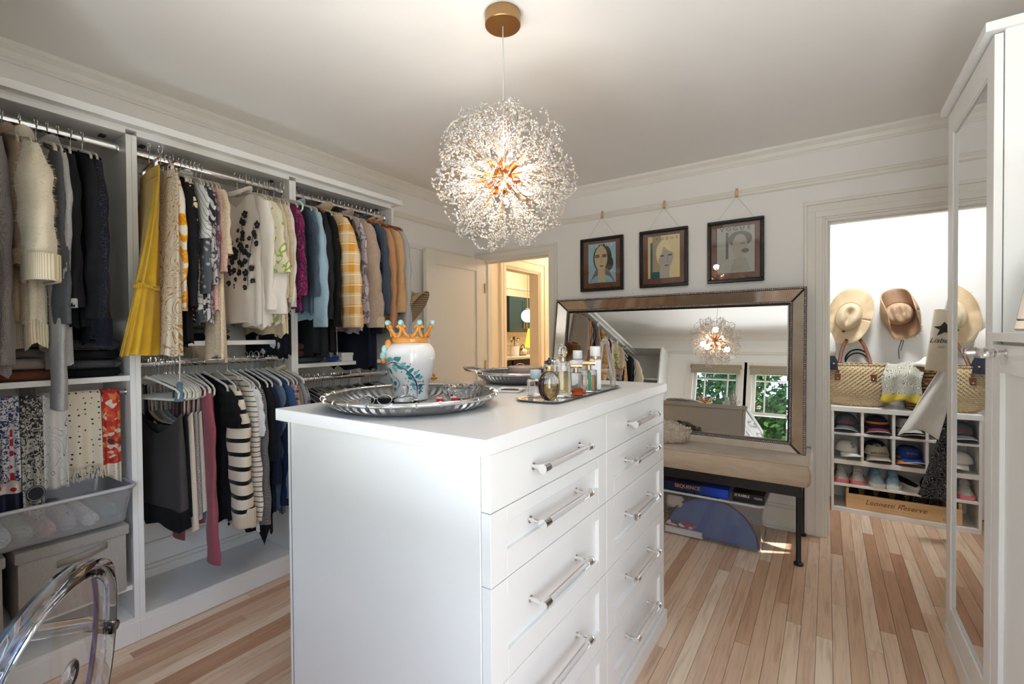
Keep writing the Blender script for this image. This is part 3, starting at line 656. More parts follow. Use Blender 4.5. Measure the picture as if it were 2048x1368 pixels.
for k, (xa, xb, _) in enumerate(PICS):
    z0, z1 = 1.655, 2.088; y = 3.545; xc = (xa+xb)/2
    p = thing('framed_print', PN[k], 'picture', (xc, y, z0), group='framed prints on the picture rail')
    w = .022; m = MB()
    m.box(xa, xb, y-.028, y, z0, z0+w).box(xa, xb, y-.028, y, z1-w, z1).box(xa, xa+w, y-.028, y, z0+w, z1-w).box(xb-w, xb, y-.028, y, z0+w, z1-w)
    obj('frame', m, FRM, p, bevel=.004, smooth='auto')
    obj('inner_lip', MB().box(xa+w, xb-w, y-.021, y-.010, z0+w, z0+w+.004).box(xa+w, xb-w, y-.021, y-.010, z1-w-.004, z1-w).box(xa+w, xa+w+.004, y-.021, y-.010, z0+w+.004, z1-w-.004).box(xb-w-.004, xb-w, y-.021, y-.010, z0+w+.004, z1-w-.004), BLACKM, p)
    obj('mat_board', MB().box(xa+w, xb-w, y-.012, y-.006, z0+w, z1-w), WALN, p)
    pw, ph = .236, .318; px0, pz0 = xc-pw/2+.002, z0+.068
    pr = obj('art_print', MB().box(px0, px0+pw, y-.0125, y-.0115, pz0, pz0+ph), mat('print_paper', [bl, cr, srgb(172, 176, 168)][k], .55), p)
    S = lambda P: [(u*pw, v*ph) for u, v in P]
    skin = srgb(198, 178, 140)
    if k == 0:
        it = [('hair_print', dk, S(ell(.52, .62, .34, .36, 30))), ('hair_print', dk, S(ell(.72, .48, .2, .2, 24))), ('shawl_print', srgb(120, 104, 100), S([(.06, .02), (.3, .36), (.7, .36), (.97, .02)])),
              ('dress_print', srgb(136, 186, 202), S(ell(.5, -.0, .4, .2, 20, 0, PI))), ('neck_print', skin, S([(.36, .02), (.36, .45), (.62, .45), (.62, .02)])), ('face_print', skin, S(ell(.47, .62, .235, .31, 30)))]
        for ex in (.34, .6): it += [('eye_print', srgb(110, 92, 72), S(ell(ex, .66, .095, .03, 14))), ('eye_print', dk, S(ell(ex, .70, .1, .012, 12)))]
        it += [('nose_print', srgb(150, 128, 100), S([(.47, .50), (.52, .48), (.53, .5), (.49, .52), (.50, .66), (.485, .66)])), ('lip_print', srgb(120, 70, 60), S(ell(.5, .42, .075, .022, 14)))]
        tcol, tz, tsz, sp = srgb(236, 236, 226), .93, .030, 2.2
    elif k == 1:
        it = [('block_print', srgb(222, 200, 140), S([(0, 0), (.1, 0), (.1, 1), (0, 1)])), ('block_print', srgb(168, 150, 122), S([(.14, .17), (.42, .17), (.42, 1), (.14, 1)])), ('block_print', tl2, S([(.08, 0), (.38, 0), (.38, .16), (.15, .16), (.15, .85), (.08, .85)])),
              ('hair_print', srgb(232, 216, 170), S(ell(.5, .58, .24, .3, 26))), ('neck_print', gy, S([(.38, .01), (.42, .4), (.7, .4), (.68, .01)])), ('face_print', gy, S([(.34, .42), (.45, .6), (.5, .74), (.64, .64), (.8, .58), (.81, .46), (.74, .3), (.62, .2), (.5, .2), (.4, .28)]))]
        for ex in (.46, .7): it += [('eye_print', dk, S(ell(ex, .52 if ex < .6 else .53, .07, .016, 12)))]
        it += [('nose_print', srgb(110, 104, 96), S([(.62, .36), (.66, .35), (.63, .38), (.645, .53), (.63, .53)])), ('lip_print', srgb(110, 90, 84), S(ell(.6, .29, .07, .018, 14)))]
        tcol, tz, tsz, sp = srgb(60, 56, 54), .92, .026, 2.2
    else:
        it = [('shadow_print', srgb(112, 108, 98), S(ell(.62, .72, .32, .17, 24))), ('column_print', srgb(96, 92, 88), S([(.24, .3), (.31, .3), (.31, .88), (.24, .88)])), ('head_print', srgb(168, 164, 152), S(ell(.62, .56, .2, .27, 26))), ('shoulder_print', srgb(160, 158, 148), S([(.36, .02), (.44, .28), (.6, .36), (.8, .28), (.9, .02)])),
              ('profile_print', srgb(118, 112, 104), S(ell(.76, .46, .1, .05, 16))), ('brow_print', srgb(110, 106, 98), S(ell(.7, .62, .08, .012, 12)))]
        tcol, tz, tsz, sp = srgb(50, 50, 48), .945, .034, 2.5
    art(pr, y-.0125, it, px0, pz0)
    for i, chh in enumerate('VOGUE'):
        u = (.14+.18*i) if k != 1 else (.3+.155*i)
        text('title_letter', chh, tsz, mat('title_ink', tcol, .5), pr, (px0+u*pw, y-.0165, pz0+tz*ph), (PI/2, 0, 0), .0003, sx=1.25)
    obj('glazing', MB().box(xa+w+.001, xb-w-.001, y-.019, y-.0175, z0+w+.001, z1-w-.001), PANE, p)
    hx = xc+.012
    hk = thing('picture_hook', 'small brass hook on the picture rail above the ' + ('left', 'middle', 'right')[k] + ' print', 'hook', (hx, 3.545, 2.26))
    obj('clip', MB().tube([(hx, 3.532, 2.292), (hx, 3.526, 2.296), (hx, 3.521, 2.285), (hx, 3.520, 2.245), (hx, 3.514, 2.236), (hx, 3.508, 2.246)], .0075, 6, flat=.3, upv=(1, 0, 0)), BRASS, hk, smooth=True)
    obj('tab', MB().box(hx-.009, hx+.009, 3.516, 3.520, 2.236, 2.282), BRASS, hk, bevel=.001)
    obj('cord', MB().tube([(xa+.06, y-.006, z1-.002), (hx-.003, 3.512, 2.239), (hx+.003, 3.512, 2.239), (xb-.06, y-.006, z1-.002)], .0011, 5), mat('hanging_cord', (.55, .53, .5), .6), p)
# ------------------------------------------------------------------ chandelier
CH = Vector((-1.026, 1.465, 1.905)); CR = .275
cd_ = thing('dandelion_chandelier', 'round crystal bead chandelier with copper hub hanging over the island', 'chandelier', tuple(CH))
COPP = mat('copper_hub', (.46, .21, .09), .28, 1)
DGOLD = mat('antique_gold', (.40, .24, .11), .35, 1)
obj('canopy', MB().lathe([(.066, ZC-.0465), (.068, ZC-.044), (.068, ZC-.0005)], 40, (CH.x, CH.y, 0)), DGOLD, cd_, smooth='auto')
obj('cord', MB().tube([(CH.x, CH.y, ZC-.046), (CH.x, CH.y, CH.z+.05)], .0022, 6), mat('clear_cord', (.62, .6, .58), .25), cd_)
obj('stem_cap', MB().lathe([(.012, .0), (.009, .02), (.005, .03)], 12, (CH.x, CH.y, CH.z+.045)), CHROME, cd_, smooth='auto')
obj('hub', MB().sph(CH, .045, 18, 12), COPP, cd_, smooth=True)
fr = random.Random(11)
def fib(n):
    for i in range(n):
        z = 1-2*(i+.5)/n; a = i*2.399963; r = math.sqrt(1-z*z); yield Vector((r*math.cos(a), r*math.sin(a), z))
# hollow copper stubs the wires spring from
stub = MB()
dirs = list(fib(44))
for d in dirs: stub.tube([CH+d*.035, CH+d*.076], [.009, .0115], 8)
obj('wire_socket', stub, COPP, cd_, smooth='auto')
WIREM = mat('antique_wire', (.34, .23, .13), .35, 1)
BEADM = mat('crystal_bead', (.80, .76, .73), .05, trans=.45, ior=1.45, spec=.9)
# bead sprays: each a loop of wire that leaves the hub, opens into a drop and comes back, strung with beads
ico = bmesh.new(); bmesh.ops.create_icosphere(ico, subdivisions=1, radius=1); IV = [v.co.copy() for v in ico.verts]; IF = [tuple(v.index for v in f.verts) for f in ico.faces]; ico.free()
def spray_mesh(seed):
    q = random.Random(seed); m = MB()
    for w in range(6):
        L = q.uniform(.76, 1.04)*CR; wid = q.uniform(.25, .55)*L; az = q.uniform(0, PI); tw = q.uniform(-.5, .5)
        tilt = Vector((q.uniform(-.32, .32), q.uniform(-.32, .32), 0))
        pts = []
        for i in range(25):
            t = i/24*2*PI; s_ = math.sin(t/2)  # 0..1..0
            rad = .06+(L-.06)*(s_**.9); side = wid*.5*math.sin(t)*-1*(s_**1.2)
            p = Vector((math.cos(az+tw*s_)*side, math.sin(az+tw*s_)*side, rad)); p += tilt*rad*s_
            pts.append(p)
        m.mat(0).tube(pts, .00075, 4)
        m.mi = 1
        for i in range(len(pts)-1):
            if i in (0, 23): continue
            for h in range(2):
                if 2 < i < 21 and q.random() < .60:
                    p = pts[i].lerp(pts[i+1], h*.5+q.uniform(0, .4)); r = q.uniform(.0036, .0050)
                    p += Vector((q.uniform(-1, 1), q.uniform(-1, 1), q.uniform(-1, 1)))*.004
                    m.add([p+v*r for v in IV], IF)
    return m
protos = []
for i in range(6):
    o = obj('bead_spray', spray_mesh(100+i), [WIREM, BEADM], cd_, local=True)
    o.data.polygons.foreach_set('use_smooth', [False]*len(o.data.polygons)); protos.append(o)
for i, d in enumerate(dirs):
    o = protos[i] if i < 6 else protos[i % 6].copy()
    if i >= 6: COL.objects.link(o)
    o.matrix_local = d.to_track_quat('Z', 'Y').to_matrix().to_4x4() @ Matrix.Rotation(fr.uniform(0, 6.28), 4, 'Z') @ Matrix.Scale(fr.uniform(.93, 1.03), 4)
BULB = mat('lit_bulb', (1, .84, .62), .3, emit=16)
for k, v in enumerate(((.6, -.5, .45), (-.45, -.75, .35), (-.6, -.35, -.45), (.35, -.65, -.55), (.7, .45, .35), (-.65, .5, .3), (.5, .6, -.45), (-.4, .65, -.5))):
    d = Vector(v).normalized()
    b = obj('bulb', MB().tube([CH+d*.03, CH+d*.082], .007, 8).tube([CH+d*.08, CH+d*.086, CH+d*.096, CH+d*.108, CH+d*.116], [.006, .0085, .0105, .008, .003], 10), BULB, cd_, smooth=True)
for dx, dy, dz in ((0, 0, .14), (.11, -.09, -.06), (-.10, .10, -.06), (-.10, -.10, -.03)):
    lamp('chandelier_light', 'POINT', 1.5, (1, .90, .78), (CH.x+dx, CH.y+dy, CH.z+dz), shadow_soft_size=.03)
# ------------------------------------------------------------------ the closet behind the right doorway
QX0, QX1, QY0, QY1 = -.60, 1.38, YB+T, 4.46
CLW = mat('closet_paint', (.84, .84, .825), .6)
struct('wall_closet_left', MB().box(QX0-.1, QX0, QY0, QY1, 0, ZC), CLW); struct('wall_closet_back', MB().box(QX0-.1, QX1+.1, QY1, QY1+.1, 0, ZC), CLW)
wy0, wy1, wz0, wz1 = 3.98, 4.24, 1.25, 1.45
struct('wall_closet_right', MB().box(QX1, QX1+.1, QY0, wy0, 0, ZC).box(QX1, QX1+.1, wy1, QY1, 0, ZC).box(QX1, QX1+.1, wy0, wy1, 0, wz0).box(QX1, QX1+.1, wy0, wy1, wz1, ZC), CLW)
w = thing('window_4', 'narrow closet window beyond the doorway, out of view', None, (QX1, (wy0+wy1)/2, wz0)); w['kind'] = 'structure'
obj('window_frame', MB().box(QX1+.02, QX1+.06, wy0, wy0+.02, wz0, wz1).box(QX1+.02, QX1+.06, wy1-.02, wy1, wz0, wz1).box(QX1+.02, QX1+.06, wy0+.02, wy1-.02, wz0, wz0+.02).box(QX1+.02, QX1+.06, wy0+.02, wy1-.02, wz1-.02, wz1), TRIM, w)
obj('pane', MB().box(QX1+.038, QX1+.042, wy0+.02, wy1-.02, wz0+.02, wz1-.02), PANE, w)
cf = thing('added_closet_light', 'added round white fill light on the closet ceiling, out of view', 'lamp', (.35, 3.84, ZC))  # unseen fixture, added to brighten the closet
obj('diffuser', MB().lathe([(.14, ZC-.07), (.15, ZC-.03), (.15, ZC-.012)], 28, (.35, 3.84, 0)), mat('fill_diffuser', (1, .98, .94), .4, emit=.9), cf, smooth='auto')
obj('base', MB().lathe([(.16, ZC-.012), (.16, ZC-.0005)], 28, (.35, 3.84, 0)), TRIM, cf, smooth='auto')
cl_ = lamp('closet_fill', 'AREA', 4.2, (.98, .99, 1.0), (.35, 3.80, 2.42), (0, 0, 0), shape='DISK', size=.26, spread=2.5)  # added fill aimed down at the cubbies
cl_.rotation_euler = Vector((0, -.42, 1.75)).to_track_quat('Z', 'Y').to_euler()
# cubby unit
cb = thing('shoe_cubby_unit', 'white cubby unit of caps over shoe shelves on the closet floor', 'shelving', (.46, 4.28, 0))
UX0, UX1, UY0, UY1 = .027, .90, 4.12, 4.44
for z0, z1 in ((.732, .765), (.562, .579), (.350, .366), (.366, .381), (.190, .206), (.0, .032)): obj('shelf', MB().box(UX0+(.015 if z0 > 0 else 0), UX1-(.015 if z0 > 0 else 0), UY0+.001, UY1, z0, z1) if z0 < .7 else MB().box(UX0-.004, UX1, UY0-.004, UY1, z0, z1), CAB, cb, bevel=.001)
for x in (UX0, UX1-.015): obj('side_panel', MB().box(x, x+.015, UY0, UY1, .032, .732), CAB, cb, bevel=.001)
for i in range(1, 5): x = .034+.1735*i; obj('divider', MB().box(x-.008, x+.008, UY0+.0025, UY1-.001, .3805, .7325), CAB, cb)
obj('back_panel', MB().box(UX0, UX1, UY1, UY1+.006, 0, .76), CAB, cb)
# caps
def fabm(name, c, c2=None, sc=180):
    return mat(name, lambda N: N.mix(N.noise(sc, 2), c, c2 or tuple(q*.8 for q in c)), .85, bump=lambda N: N.bump(N.noise(400, 1), .2, .001))
WHITEF = fabm('white_cotton', srgb(226, 224, 218)); NAVYF = fabm('navy_cotton', srgb(28, 34, 54)); GREYF = fabm('slate_cotton', srgb(84, 94, 100)); MAROON = fabm('maroon_cotton', srgb(104, 38, 54))
KHAKI = fabm('khaki_cotton', srgb(190, 182, 158)); BLUEF = fabm('royal_cotton', srgb(28, 66, 140)); ORANGEF = fabm('orange_cotton', srgb(216, 122, 44)); LGREY = fabm('light_grey_cotton', srgb(176, 174, 166)); BLACKF = fabm('black_cotton', srgb(24, 24, 28))
INK_R = mat('red_stitching', srgb(200, 48, 60), .7); INK_K = mat('black_stitching', srgb(24, 22, 22), .7); INK_W = mat('white_stitching', srgb(220, 218, 210), .7); INK_O = mat('orange_stitching', srgb(226, 112, 60), .7)
def cap(label, x, z, crown, brim, words=None, ink=None, rz=0, y=4.225, visor=False, sc=1.0, tsize=.026, tilt=0, tz=.055, group='caps in the cubbies', lift=0, sx=1, band=None):
    c = thing('baseball_cap' if not visor else 'sun_visor', label, 'cap' if not visor else 'visor', (x, y, z), 0, group); c['_w'] = (0, 0, 0)
    MM_ = Matrix.Rotation(rz, 4, 'Z') @ Matrix.Rotation(tilt, 4, 'Y') @ Matrix.Scale(sc, 4)
    rx, ry, h, b = .070, .080, .080, .044+lift
    def cr(u, v):
        a = 2*PI*u; e = (v*.62 if visor else v)*PI/2
        k = math.cos(e)**.75; return (rx*k*math.cos(a), ry*k*math.sin(a), b+h*math.sin(e))
    m = MB().grid(cr, 32, 10); obj('crown', m.xf(MM_), crown, c, smooth=True, local=True, solid=.002)
    m = MB()
    def br(u, v):
        a = -PI/2+(u-.5)*2.45; s_ = (u-.5)*2
        x0, y0 = rx*math.cos(a)*1.0, ry*math.sin(a); f = (1-abs(s_)**2.2)
        yy = y0-.070*v*(.30+.70*f); xx = x0*(1+.10*v)
        return (xx, yy, b+.003-.024*(s_*s_)*(.5+.5*v)-.019*v*(1-.35*f))
    obj('brim', m.grid(br, 20, 5).xf(MM_), brim, c, smooth=True, local=True, solid=.004)
    def bre(i):
        p = br(i/20, 1.02); return (p[0], p[1], p[2])
    obj('brim_edge', MB().tube([bre(i) for i in range(21)], .0022, 5).xf(MM_), INK_W if brim not in (WHITEF,) else LGREY, c, smooth=True, local=True)
    if not visor: obj('button', MB().sph((0, 0, b+h), .007, 8, 6, .6).xf(MM_), crown, c, smooth=True, local=True)
    if band: obj('band', MB().rings([[(1.02*rx*math.cos(a)*q, 1.02*ry*math.sin(a)*q, zz) for a in [PI+i*PI/16 for i in range(17)]] for q, zz in ((.975, b+.030), (.94, b+.044))], closed=False).xf(MM_), band, c, local=True, solid=.002)
    if words:
        R = .074
        def wp(p):
            a = p.x/R; zz = p.y + .010*math.cos(a*1.7); e = math.asin(min(.98, max(0, (tz-b+lift+zz)/h))); k = math.cos(e)**.75
            return Vector(((rx*k+.003+p.z)*math.sin(a)*1.0, -(ry*k+.003+p.z)*math.cos(a), b+h*math.sin(e)))
        text('lettering', words, tsize, ink, c, None, None, .0004, M=MM_, warp=wp, spacing=1.0, sx=sx)
    return c
cx_ = lambda i: .034+.1735*(i+.5)
cap('faded slate cap with red arched letters, top left cubby', cx_(0)-.004, .580, GREYF, GREYF, 'SAN DIEGO', INK_R, rz=-.12, tz=.060, tsize=.027, sx=.85)
cap('navy cap with a maroon brim and an orange stripe, top middle cubby', cx_(1), .580, NAVYF, MAROON, rz=.10, band=ORANGEF)
cap('light grey visor with black letters, top right cubby behind the linen', cx_(2)-.002, .594, LGREY, LGREY, 'LAKESIDE', INK_K, rz=.16, visor=True, tz=.066, tsize=.024, lift=0)
cap('black and white cap peeping from under the grey visor', cx_(2)+.002, .580, BLACKF, BLACKF, rz=.2, sc=.985, visor=True, group='caps in the cubbies')
cap('white cap with a black monogram turned to the right, lower left cubby', cx_(0)-.008, .384, WHITEF, WHITEF, 'SF', INK_K, rz=.62, tilt=.10, sc=.95, tsize=.046, tz=.088)
cap('khaki visor with black letters, lower middle cubby', cx_(1), .382, KHAKI, KHAKI, 'SAN DIEGO', INK_K, rz=.16, visor=True, tz=.058, tsize=.021)
cap('dark navy cap with white script tucked behind the khaki visor', cx_(1)-.006, .386, NAVYF, NAVYF, 'Cal Poly', INK_W, y=4.275, rz=.1, sc=1.06, tz=.093, tsize=.018)
cap('royal blue visor with orange lettering over an orange brim, lower right cubby', cx_(2), .392, BLUEF, BLUEF, 'Broncos', INK_O, rz=.22, visor=True, tz=.07, tsize=.02)
cap('orange visor with a white edge below the blue one', cx_(2)-.002, .382, ORANGEF, ORANGEF, rz=.05, visor=True, sc=.97)
# shoes
def shoe(name, label, x, z, y, up_m, sole_m, lace_m, rz=0, sc=1.0, group=None, flat=False, cat='shoe'):
    """a laced shoe, toe towards -Y, heel at +Y"""
    s_ = thing(name, label, cat, (x, y, z), 0, group); s_['_w'] = (0, 0, 0)
    Ms = Matrix.Rotation(rz, 4, 'Z') @ Matrix.Scale(sc, 4)
    sec = [(-.130, .012, .030), (-.122, .030, .042), (-.095, .043, .056), (-.055, .045, .070), (-.01, .040, .088), (.035, .036, .098), (.08, .036, .100), (.115, .032, .104), (.132, .018, .098)]
    R = []
    for y_, hw, h in sec:
        if flat: h *= .6
        R.append([(hw*math.cos(a)*(1 if math.sin(a) < .3 else .82), y_, .022+max(0, (h-.022)*math.sin(a)) if math.sin(a) > 0 else .022) for a in [i*PI/10 for i in range(11)]]+[(-hw*.6, y_, .020), (hw*.6, y_, .020)])
    obj('upper', MB().rings(R).xf(Ms), up_m, s_, smooth='auto', local=True)
    out = [(hw*1.08, y_*1.02) for y_, hw, h in sec]; P = [(a, b) for a, b in out]+[(-a, b) for a, b in reversed(out)]
    m = MB().rings([[(a*q, b, zz) for a, b in P] for q, zz in ((.92, .0), (1.0, .006), (1.02, .022), (.97, .028))])
    obj('sole', m.xf(Ms), sole_m, s_, smooth='auto', local=True)
    lm = MB()
    for i in range(5):
        y_ = -.070+.022*i; h = .070+.0085*i+(.004 if not flat else -.026)
        lm.tube([(-.024, y_, h-.010), (-.008, y_-.004, h), (.008, y_+.004, h+.001), (.024, y_+.008, h-.008)], .0026, 5)
    for sg in (-1, 1): lm.tube([(0, .028, .106), (sg*.018, .018, .118), (sg*.030, -.004, .105), (sg*.014, .012, .104), (0, .028, .106)], .0022, 5); lm.tube([(0, .028, .106), (sg*.02, -.01, .098), (sg*.026, -.045, .082)], .0022, 5)
    if not flat: obj('laces', lm.xf(Ms), lace_m, s_, smooth=True, local=True); obj('tongue', MB().grid(lambda u, v: ((u-.5)*.04, -.03+.08*v, .082+.034*v-.02*(u-.5)**2*4*.3), 4, 4).xf(Ms), up_m, s_, local=True, solid=.005, smooth=True)
    return s_
MESHW = fabm('white_mesh', srgb(216, 214, 210)); PINKS = mat('coral_sole', srgb(222, 130, 128), .6); MESHB = fabm('pale_blue_mesh', srgb(150, 190, 210), srgb(190, 212, 222), 40); SOLEW = mat('white_foam', srgb(226, 220, 208), .6); PEACH = mat('peach_foam', srgb(228, 192, 150), .6)
shoe('sneaker', 'white sneaker with a coral sole, left one of its pair', .086, .2065, 4.27, MESHW, PINKS, WHITEF, .05, group='sneakers on the shoe shelf')
shoe('sneaker', 'white sneaker with a coral sole, right one of its pair', .187, .2065, 4.27, MESHW, PINKS, WHITEF, -.03, group='sneakers on the shoe shelf')
LACEB = fabm('blue_lace', srgb(110, 168, 196))
shoe('sneaker', 'pale blue running shoe with peach foam, left one of its pair', .292, .2065, 4.262, MESHB, SOLEW, LACEB, .08, group='sneakers on the shoe shelf')
shoe('sneaker', 'pale blue running shoe with peach foam, right one of its pair', .390, .2065, 4.262, MESHB, SOLEW, LACEB, -.10, group='sneakers on the shoe shelf')
shoe('sandal', 'black sandal tipped against the blue running shoe', .478, .2065, 4.29, BLACKF, WHITEF, WHITEF, .5, .85, flat=True)
shoe('sneaker', 'black sneaker with a white sole, left of the pair by the floral skirt', .57, .2065, 4.27, BLACKF, SOLEW, WHITEF, -.1, flat=True, group='sneakers on the shoe shelf')
shoe('sneaker', 'black sneaker with a white sole, right of the pair by the floral skirt', .665, .2065, 4.27, BLACKF, SOLEW, WHITEF, -.12, flat=True, group='sneakers on the shoe shelf')
PINE = wood('pine_board', srgb(214, 176, 126), srgb(228, 196, 150), .6, .5, 0)
ct = thing('wine_crate', 'low pine wine crate of dark shoes on the closet floor shelf', 'crate', (.39, 4.27, .0325))
kx0, kx1, ky0, ky1 = .115, .672, 4.135, 4.41
obj('front_board', MB().box(kx0, kx1, ky0, ky0+.014, .033, .139), PINE, ct, bevel=.001); obj('back_board', MB().box(kx0, kx1, ky1-.014, ky1, .033, .139), PINE, ct, bevel=.001)
for x in (kx0, kx1-.016): obj('end_board', MB().box(x, x+.016, ky0+.014, ky1-.014, .033, .176 if x < .3 else .170), PINE, ct, bevel=.001)
obj('bottom_board', MB().box(kx0+.016, kx1-.016, ky0+.014, ky1-.014, .033, .040), PINE, ct)
BURN = mat('branded_ink', srgb(120, 82, 50), .7)
text('lettering', 'Leonetti Reserve', .048, BURN, ct, (.39, ky0-.0006, .092), (PI/2, 0, 0), .0004, shear=.35, sx=1.0)
text('lettering', 'WALLA WALLA VALLEY', .012, mat('faint_brand_ink', srgb(186, 146, 104), .7), ct, (.39, ky0-.0006, .060), (PI/2, 0, 0), .0004, spacing=1.5)
text('lettering', '51', .018, BURN, ct, (.645, ky0-.0006, .054), (PI/2, 0, 0), .0004)
obj('knot', MB().tube([(.437, ky0-.0005, .107), (.437, ky0+.0005, .107)], .008, 10), mat('pine_knot', srgb(150, 96, 60), .6), ct)
for i in range(6):
    shoe('shoe', 'dark shoe in the wine crate, ' + ('first', 'second', 'third', 'fourth', 'fifth', 'sixth')[i] + ' from the left', .168+.088*i, .0405, 4.275, BLACKF, mat('dark_rubber', srgb(30, 28, 28), .6), LGREY if i > 3 else BLACKF, .04*(-1)**i, .95, group='shoes in the wine crate')
# straw hats on the wall
def hat(name, label, c, R1, R2, cr_, h, brim_m, crown_m, curl, rot, creases, bandm=None):
    """c: centre on the wall; brim half axes R1 (x) R2 (z); local y points out of the wall"""
    t = thing(name, label, 'hat', c, 0, 'straw hats on the closet wall'); t['_w'] = (0, 0, 0)
    Mh = Matrix.Rotation(rot, 4, 'Y')
    def bd(u, v):
        a = 2*PI*u; k = cr_[0]/R1*.98+(1-cr_[0]/R1*.98)*v
        x, z = R1*math.cos(a)*k, R2*math.sin(a)*(cr_[1]/R2*.98+(1-cr_[1]/R2*.98)*v)
        w_ = .006*math.sin(7*a+1)*v+.004*math.sin(13*a)*v
        x *= 1-curl*.9*(v**2)*abs(math.cos(a))**1.5
        return (x, -.018-curl*.30*(v**1.6)*abs(math.cos(a))**1.6+.010*v*math.sin(a)*curl-w_, z)
    obj('brim', MB().grid(bd, 64, 8).xf(Mh), brim_m, t, smooth=True, local=True, solid=.004)
    obj('brim_edge', MB().tube([bd(i/64, 1.0) for i in range(64)], .0036, 5, True).xf(Mh), crown_m, t, smooth=True, local=True)
    fr_ = MB(); q = random.Random(3)
    for i in range(150):
        p = Vector(bd(q.random(), 1.0)); d_ = Vector((p.x, q.uniform(-.3, .1)*.2, p.z)).normalized()*q.uniform(.006, .02); fr_.add([p, p+d_, p+d_*.6+Vector((.0015, 0, .0015))], [(0, 1, 2)])
    f_ = obj('frayed_edge', fr_.xf(Mh), brim_m, t, local=True); f_['kind'] = 'stuff'
    def cd2(u, v):
        a = 2*PI*u; e = v*PI/2; k = math.cos(e)**.55; x, z = cr_[0]*k*math.cos(a), cr_[1]*k*math.sin(a); y = -.016-h*math.sin(e)**.9
        for (px_, pz, sx, sz, d_) in creases: y += d_*math.exp(-((x-px_)/sx)**2-((z-pz)/sz)**2)
        return (x, y, z)
    obj('crown', MB().grid(cd2, 40, 14).xf(Mh), crown_m, t, smooth=True, local=True)
    if bandm: obj('hat_band', MB().tube([(cr_[0]*1.01*math.cos(a), -.030, cr_[1]*1.01*math.sin(a)) for a in [i*PI/20 for i in range(40)]], .010, 6, True, flat=.35, upv=(0, 1, 0)).xf(Mh), bandm, t, smooth=True, local=True)
    return t, Mh
def straw(name, a, b, sc=1):
    def c(N):
        w_ = N.math('MULTIPLY', N.wave(120*sc, 1.5, 'X'), N.wave(120*sc, 1.5, 'Z')); return N.mix(N.mix(w_, .0, 1.0) if False else N.math('ADD', N.math('MULTIPLY', w_, .6), N.math('MULTIPLY', N.noise(9, 3), .5)), a, b)
    return mat(name, c, .75, bump=lambda N: N.bump(N.math('MULTIPLY', N.wave(120*sc, 1.5, 'X'), N.wave(120*sc, 1.5, 'Z')), .5, .003))
STR1 = straw('pale_straw', srgb(222, 196, 156), srgb(244, 228, 198)); STR2 = straw('cream_straw', srgb(216, 196, 160), srgb(240, 226, 198), 1.3); STR3 = straw('brown_straw', srgb(140, 104, 78), srgb(214, 182, 150), .8); STR4 = straw('tan_straw', srgb(176, 140, 110), srgb(232, 208, 178), .9)
t, Mh = hat('straw_hat', 'pale straw hat with a wide frayed brim, left on the closet wall', (.135, 4.425, 1.425), .165, .215, (.082, .105), .10, STR1, STR2, .16, .28, [(0, .03, .032, .034, .045), (0, -.03, .014, .05, .040), (.040, .0, .016, .06, -.010), (-.040, .0, .016, .06, -.010)])
obj('hat_pin', MB().sph((.0, -.03, -.118), .012, 10, 6, .6).xf(Mh), mat('hat_pin_brown', srgb(90, 62, 40), .4), t, smooth=True, local=True)
t, Mh = hat('rolled_straw_hat', 'brown woven hat with rolled sides and a chin cord', (.432, 4.430, 1.435), .170, .186, (.085, .082), .10, STR3, STR4, .60, -.22, [(0, .0, .016, .07, .040), (.045, .0, .012, .06, .034), (-.045, .0, .012, .06, .034)])
obj('chin_cord', MB().tube([(.02, -.02, -.14), (.015, -.025, -.2), (.0, -.02, -.26), (.004, -.02, -.33)], .0025, 5).tube([(.02, -.02, -.14), (.026, -.03, -.2), (.012, -.02, -.27)], .0022, 5), BLACKF, t, smooth=True, local=True)
# straw market basket with leather straps
STRAWB = mat('woven_palm', lambda N: N.mix(N.math('ADD', N.math('MULTIPLY', N.math('ABSOLUTE', N.math('SINE', N.math('MULTIPLY', N.xyz()[2], 230))), .45), N.math('MULTIPLY', N.noise(6, 4, N.map((1, 1, 6))), .6)), srgb(170, 138, 94), srgb(236, 216, 176)), .8,
             bump=lambda N: N.bump(N.math('MULTIPLY', N.math('SINE', N.math('ADD', N.math('MULTIPLY', N.xyz()[2], 230), N.math('MULTIPLY', N.math('SINE', N.math('MULTIPLY', N.xyz()[0], 420)), .8))), N.math('SINE', N.math('MULTIPLY', N.xyz()[0], 210))), .9, .006))
LEATH = mat('tan_leather', lambda N: N.mix(N.noise(30, 3), srgb(92, 50, 30), srgb(122, 70, 44)), .5)
bk = thing('straw_market_basket', 'wide half-moon straw basket with leather straps on the cubby', 'basket', (.175, 4.29, .7655))
def bsec(z, rx, ry, n=36): return [(.175+rx*math.copysign(abs(math.cos(a))**.8, math.cos(a)), 4.29+ry*math.sin(a), z) for a in [2*PI*i/n for i in range(n)]]
m = MB().rings([bsec(.766, .155, .085), bsec(.79, .185, .105), bsec(.85, .213, .125), bsec(.93, .226, .13), bsec(1.02, .226, .12), bsec(1.065, .224, .105)], True, False); m.f.append(tuple(range(35, -1, -1))); m.m.append(0)
obj('body', m, STRAWB, bk, smooth='auto', solid=.006)
obj('rim', MB().tube([(p[0], p[1], p[2]) for p in bsec(1.067, .225, .106)], .007, 6, True), STRAWB, bk, smooth=True)
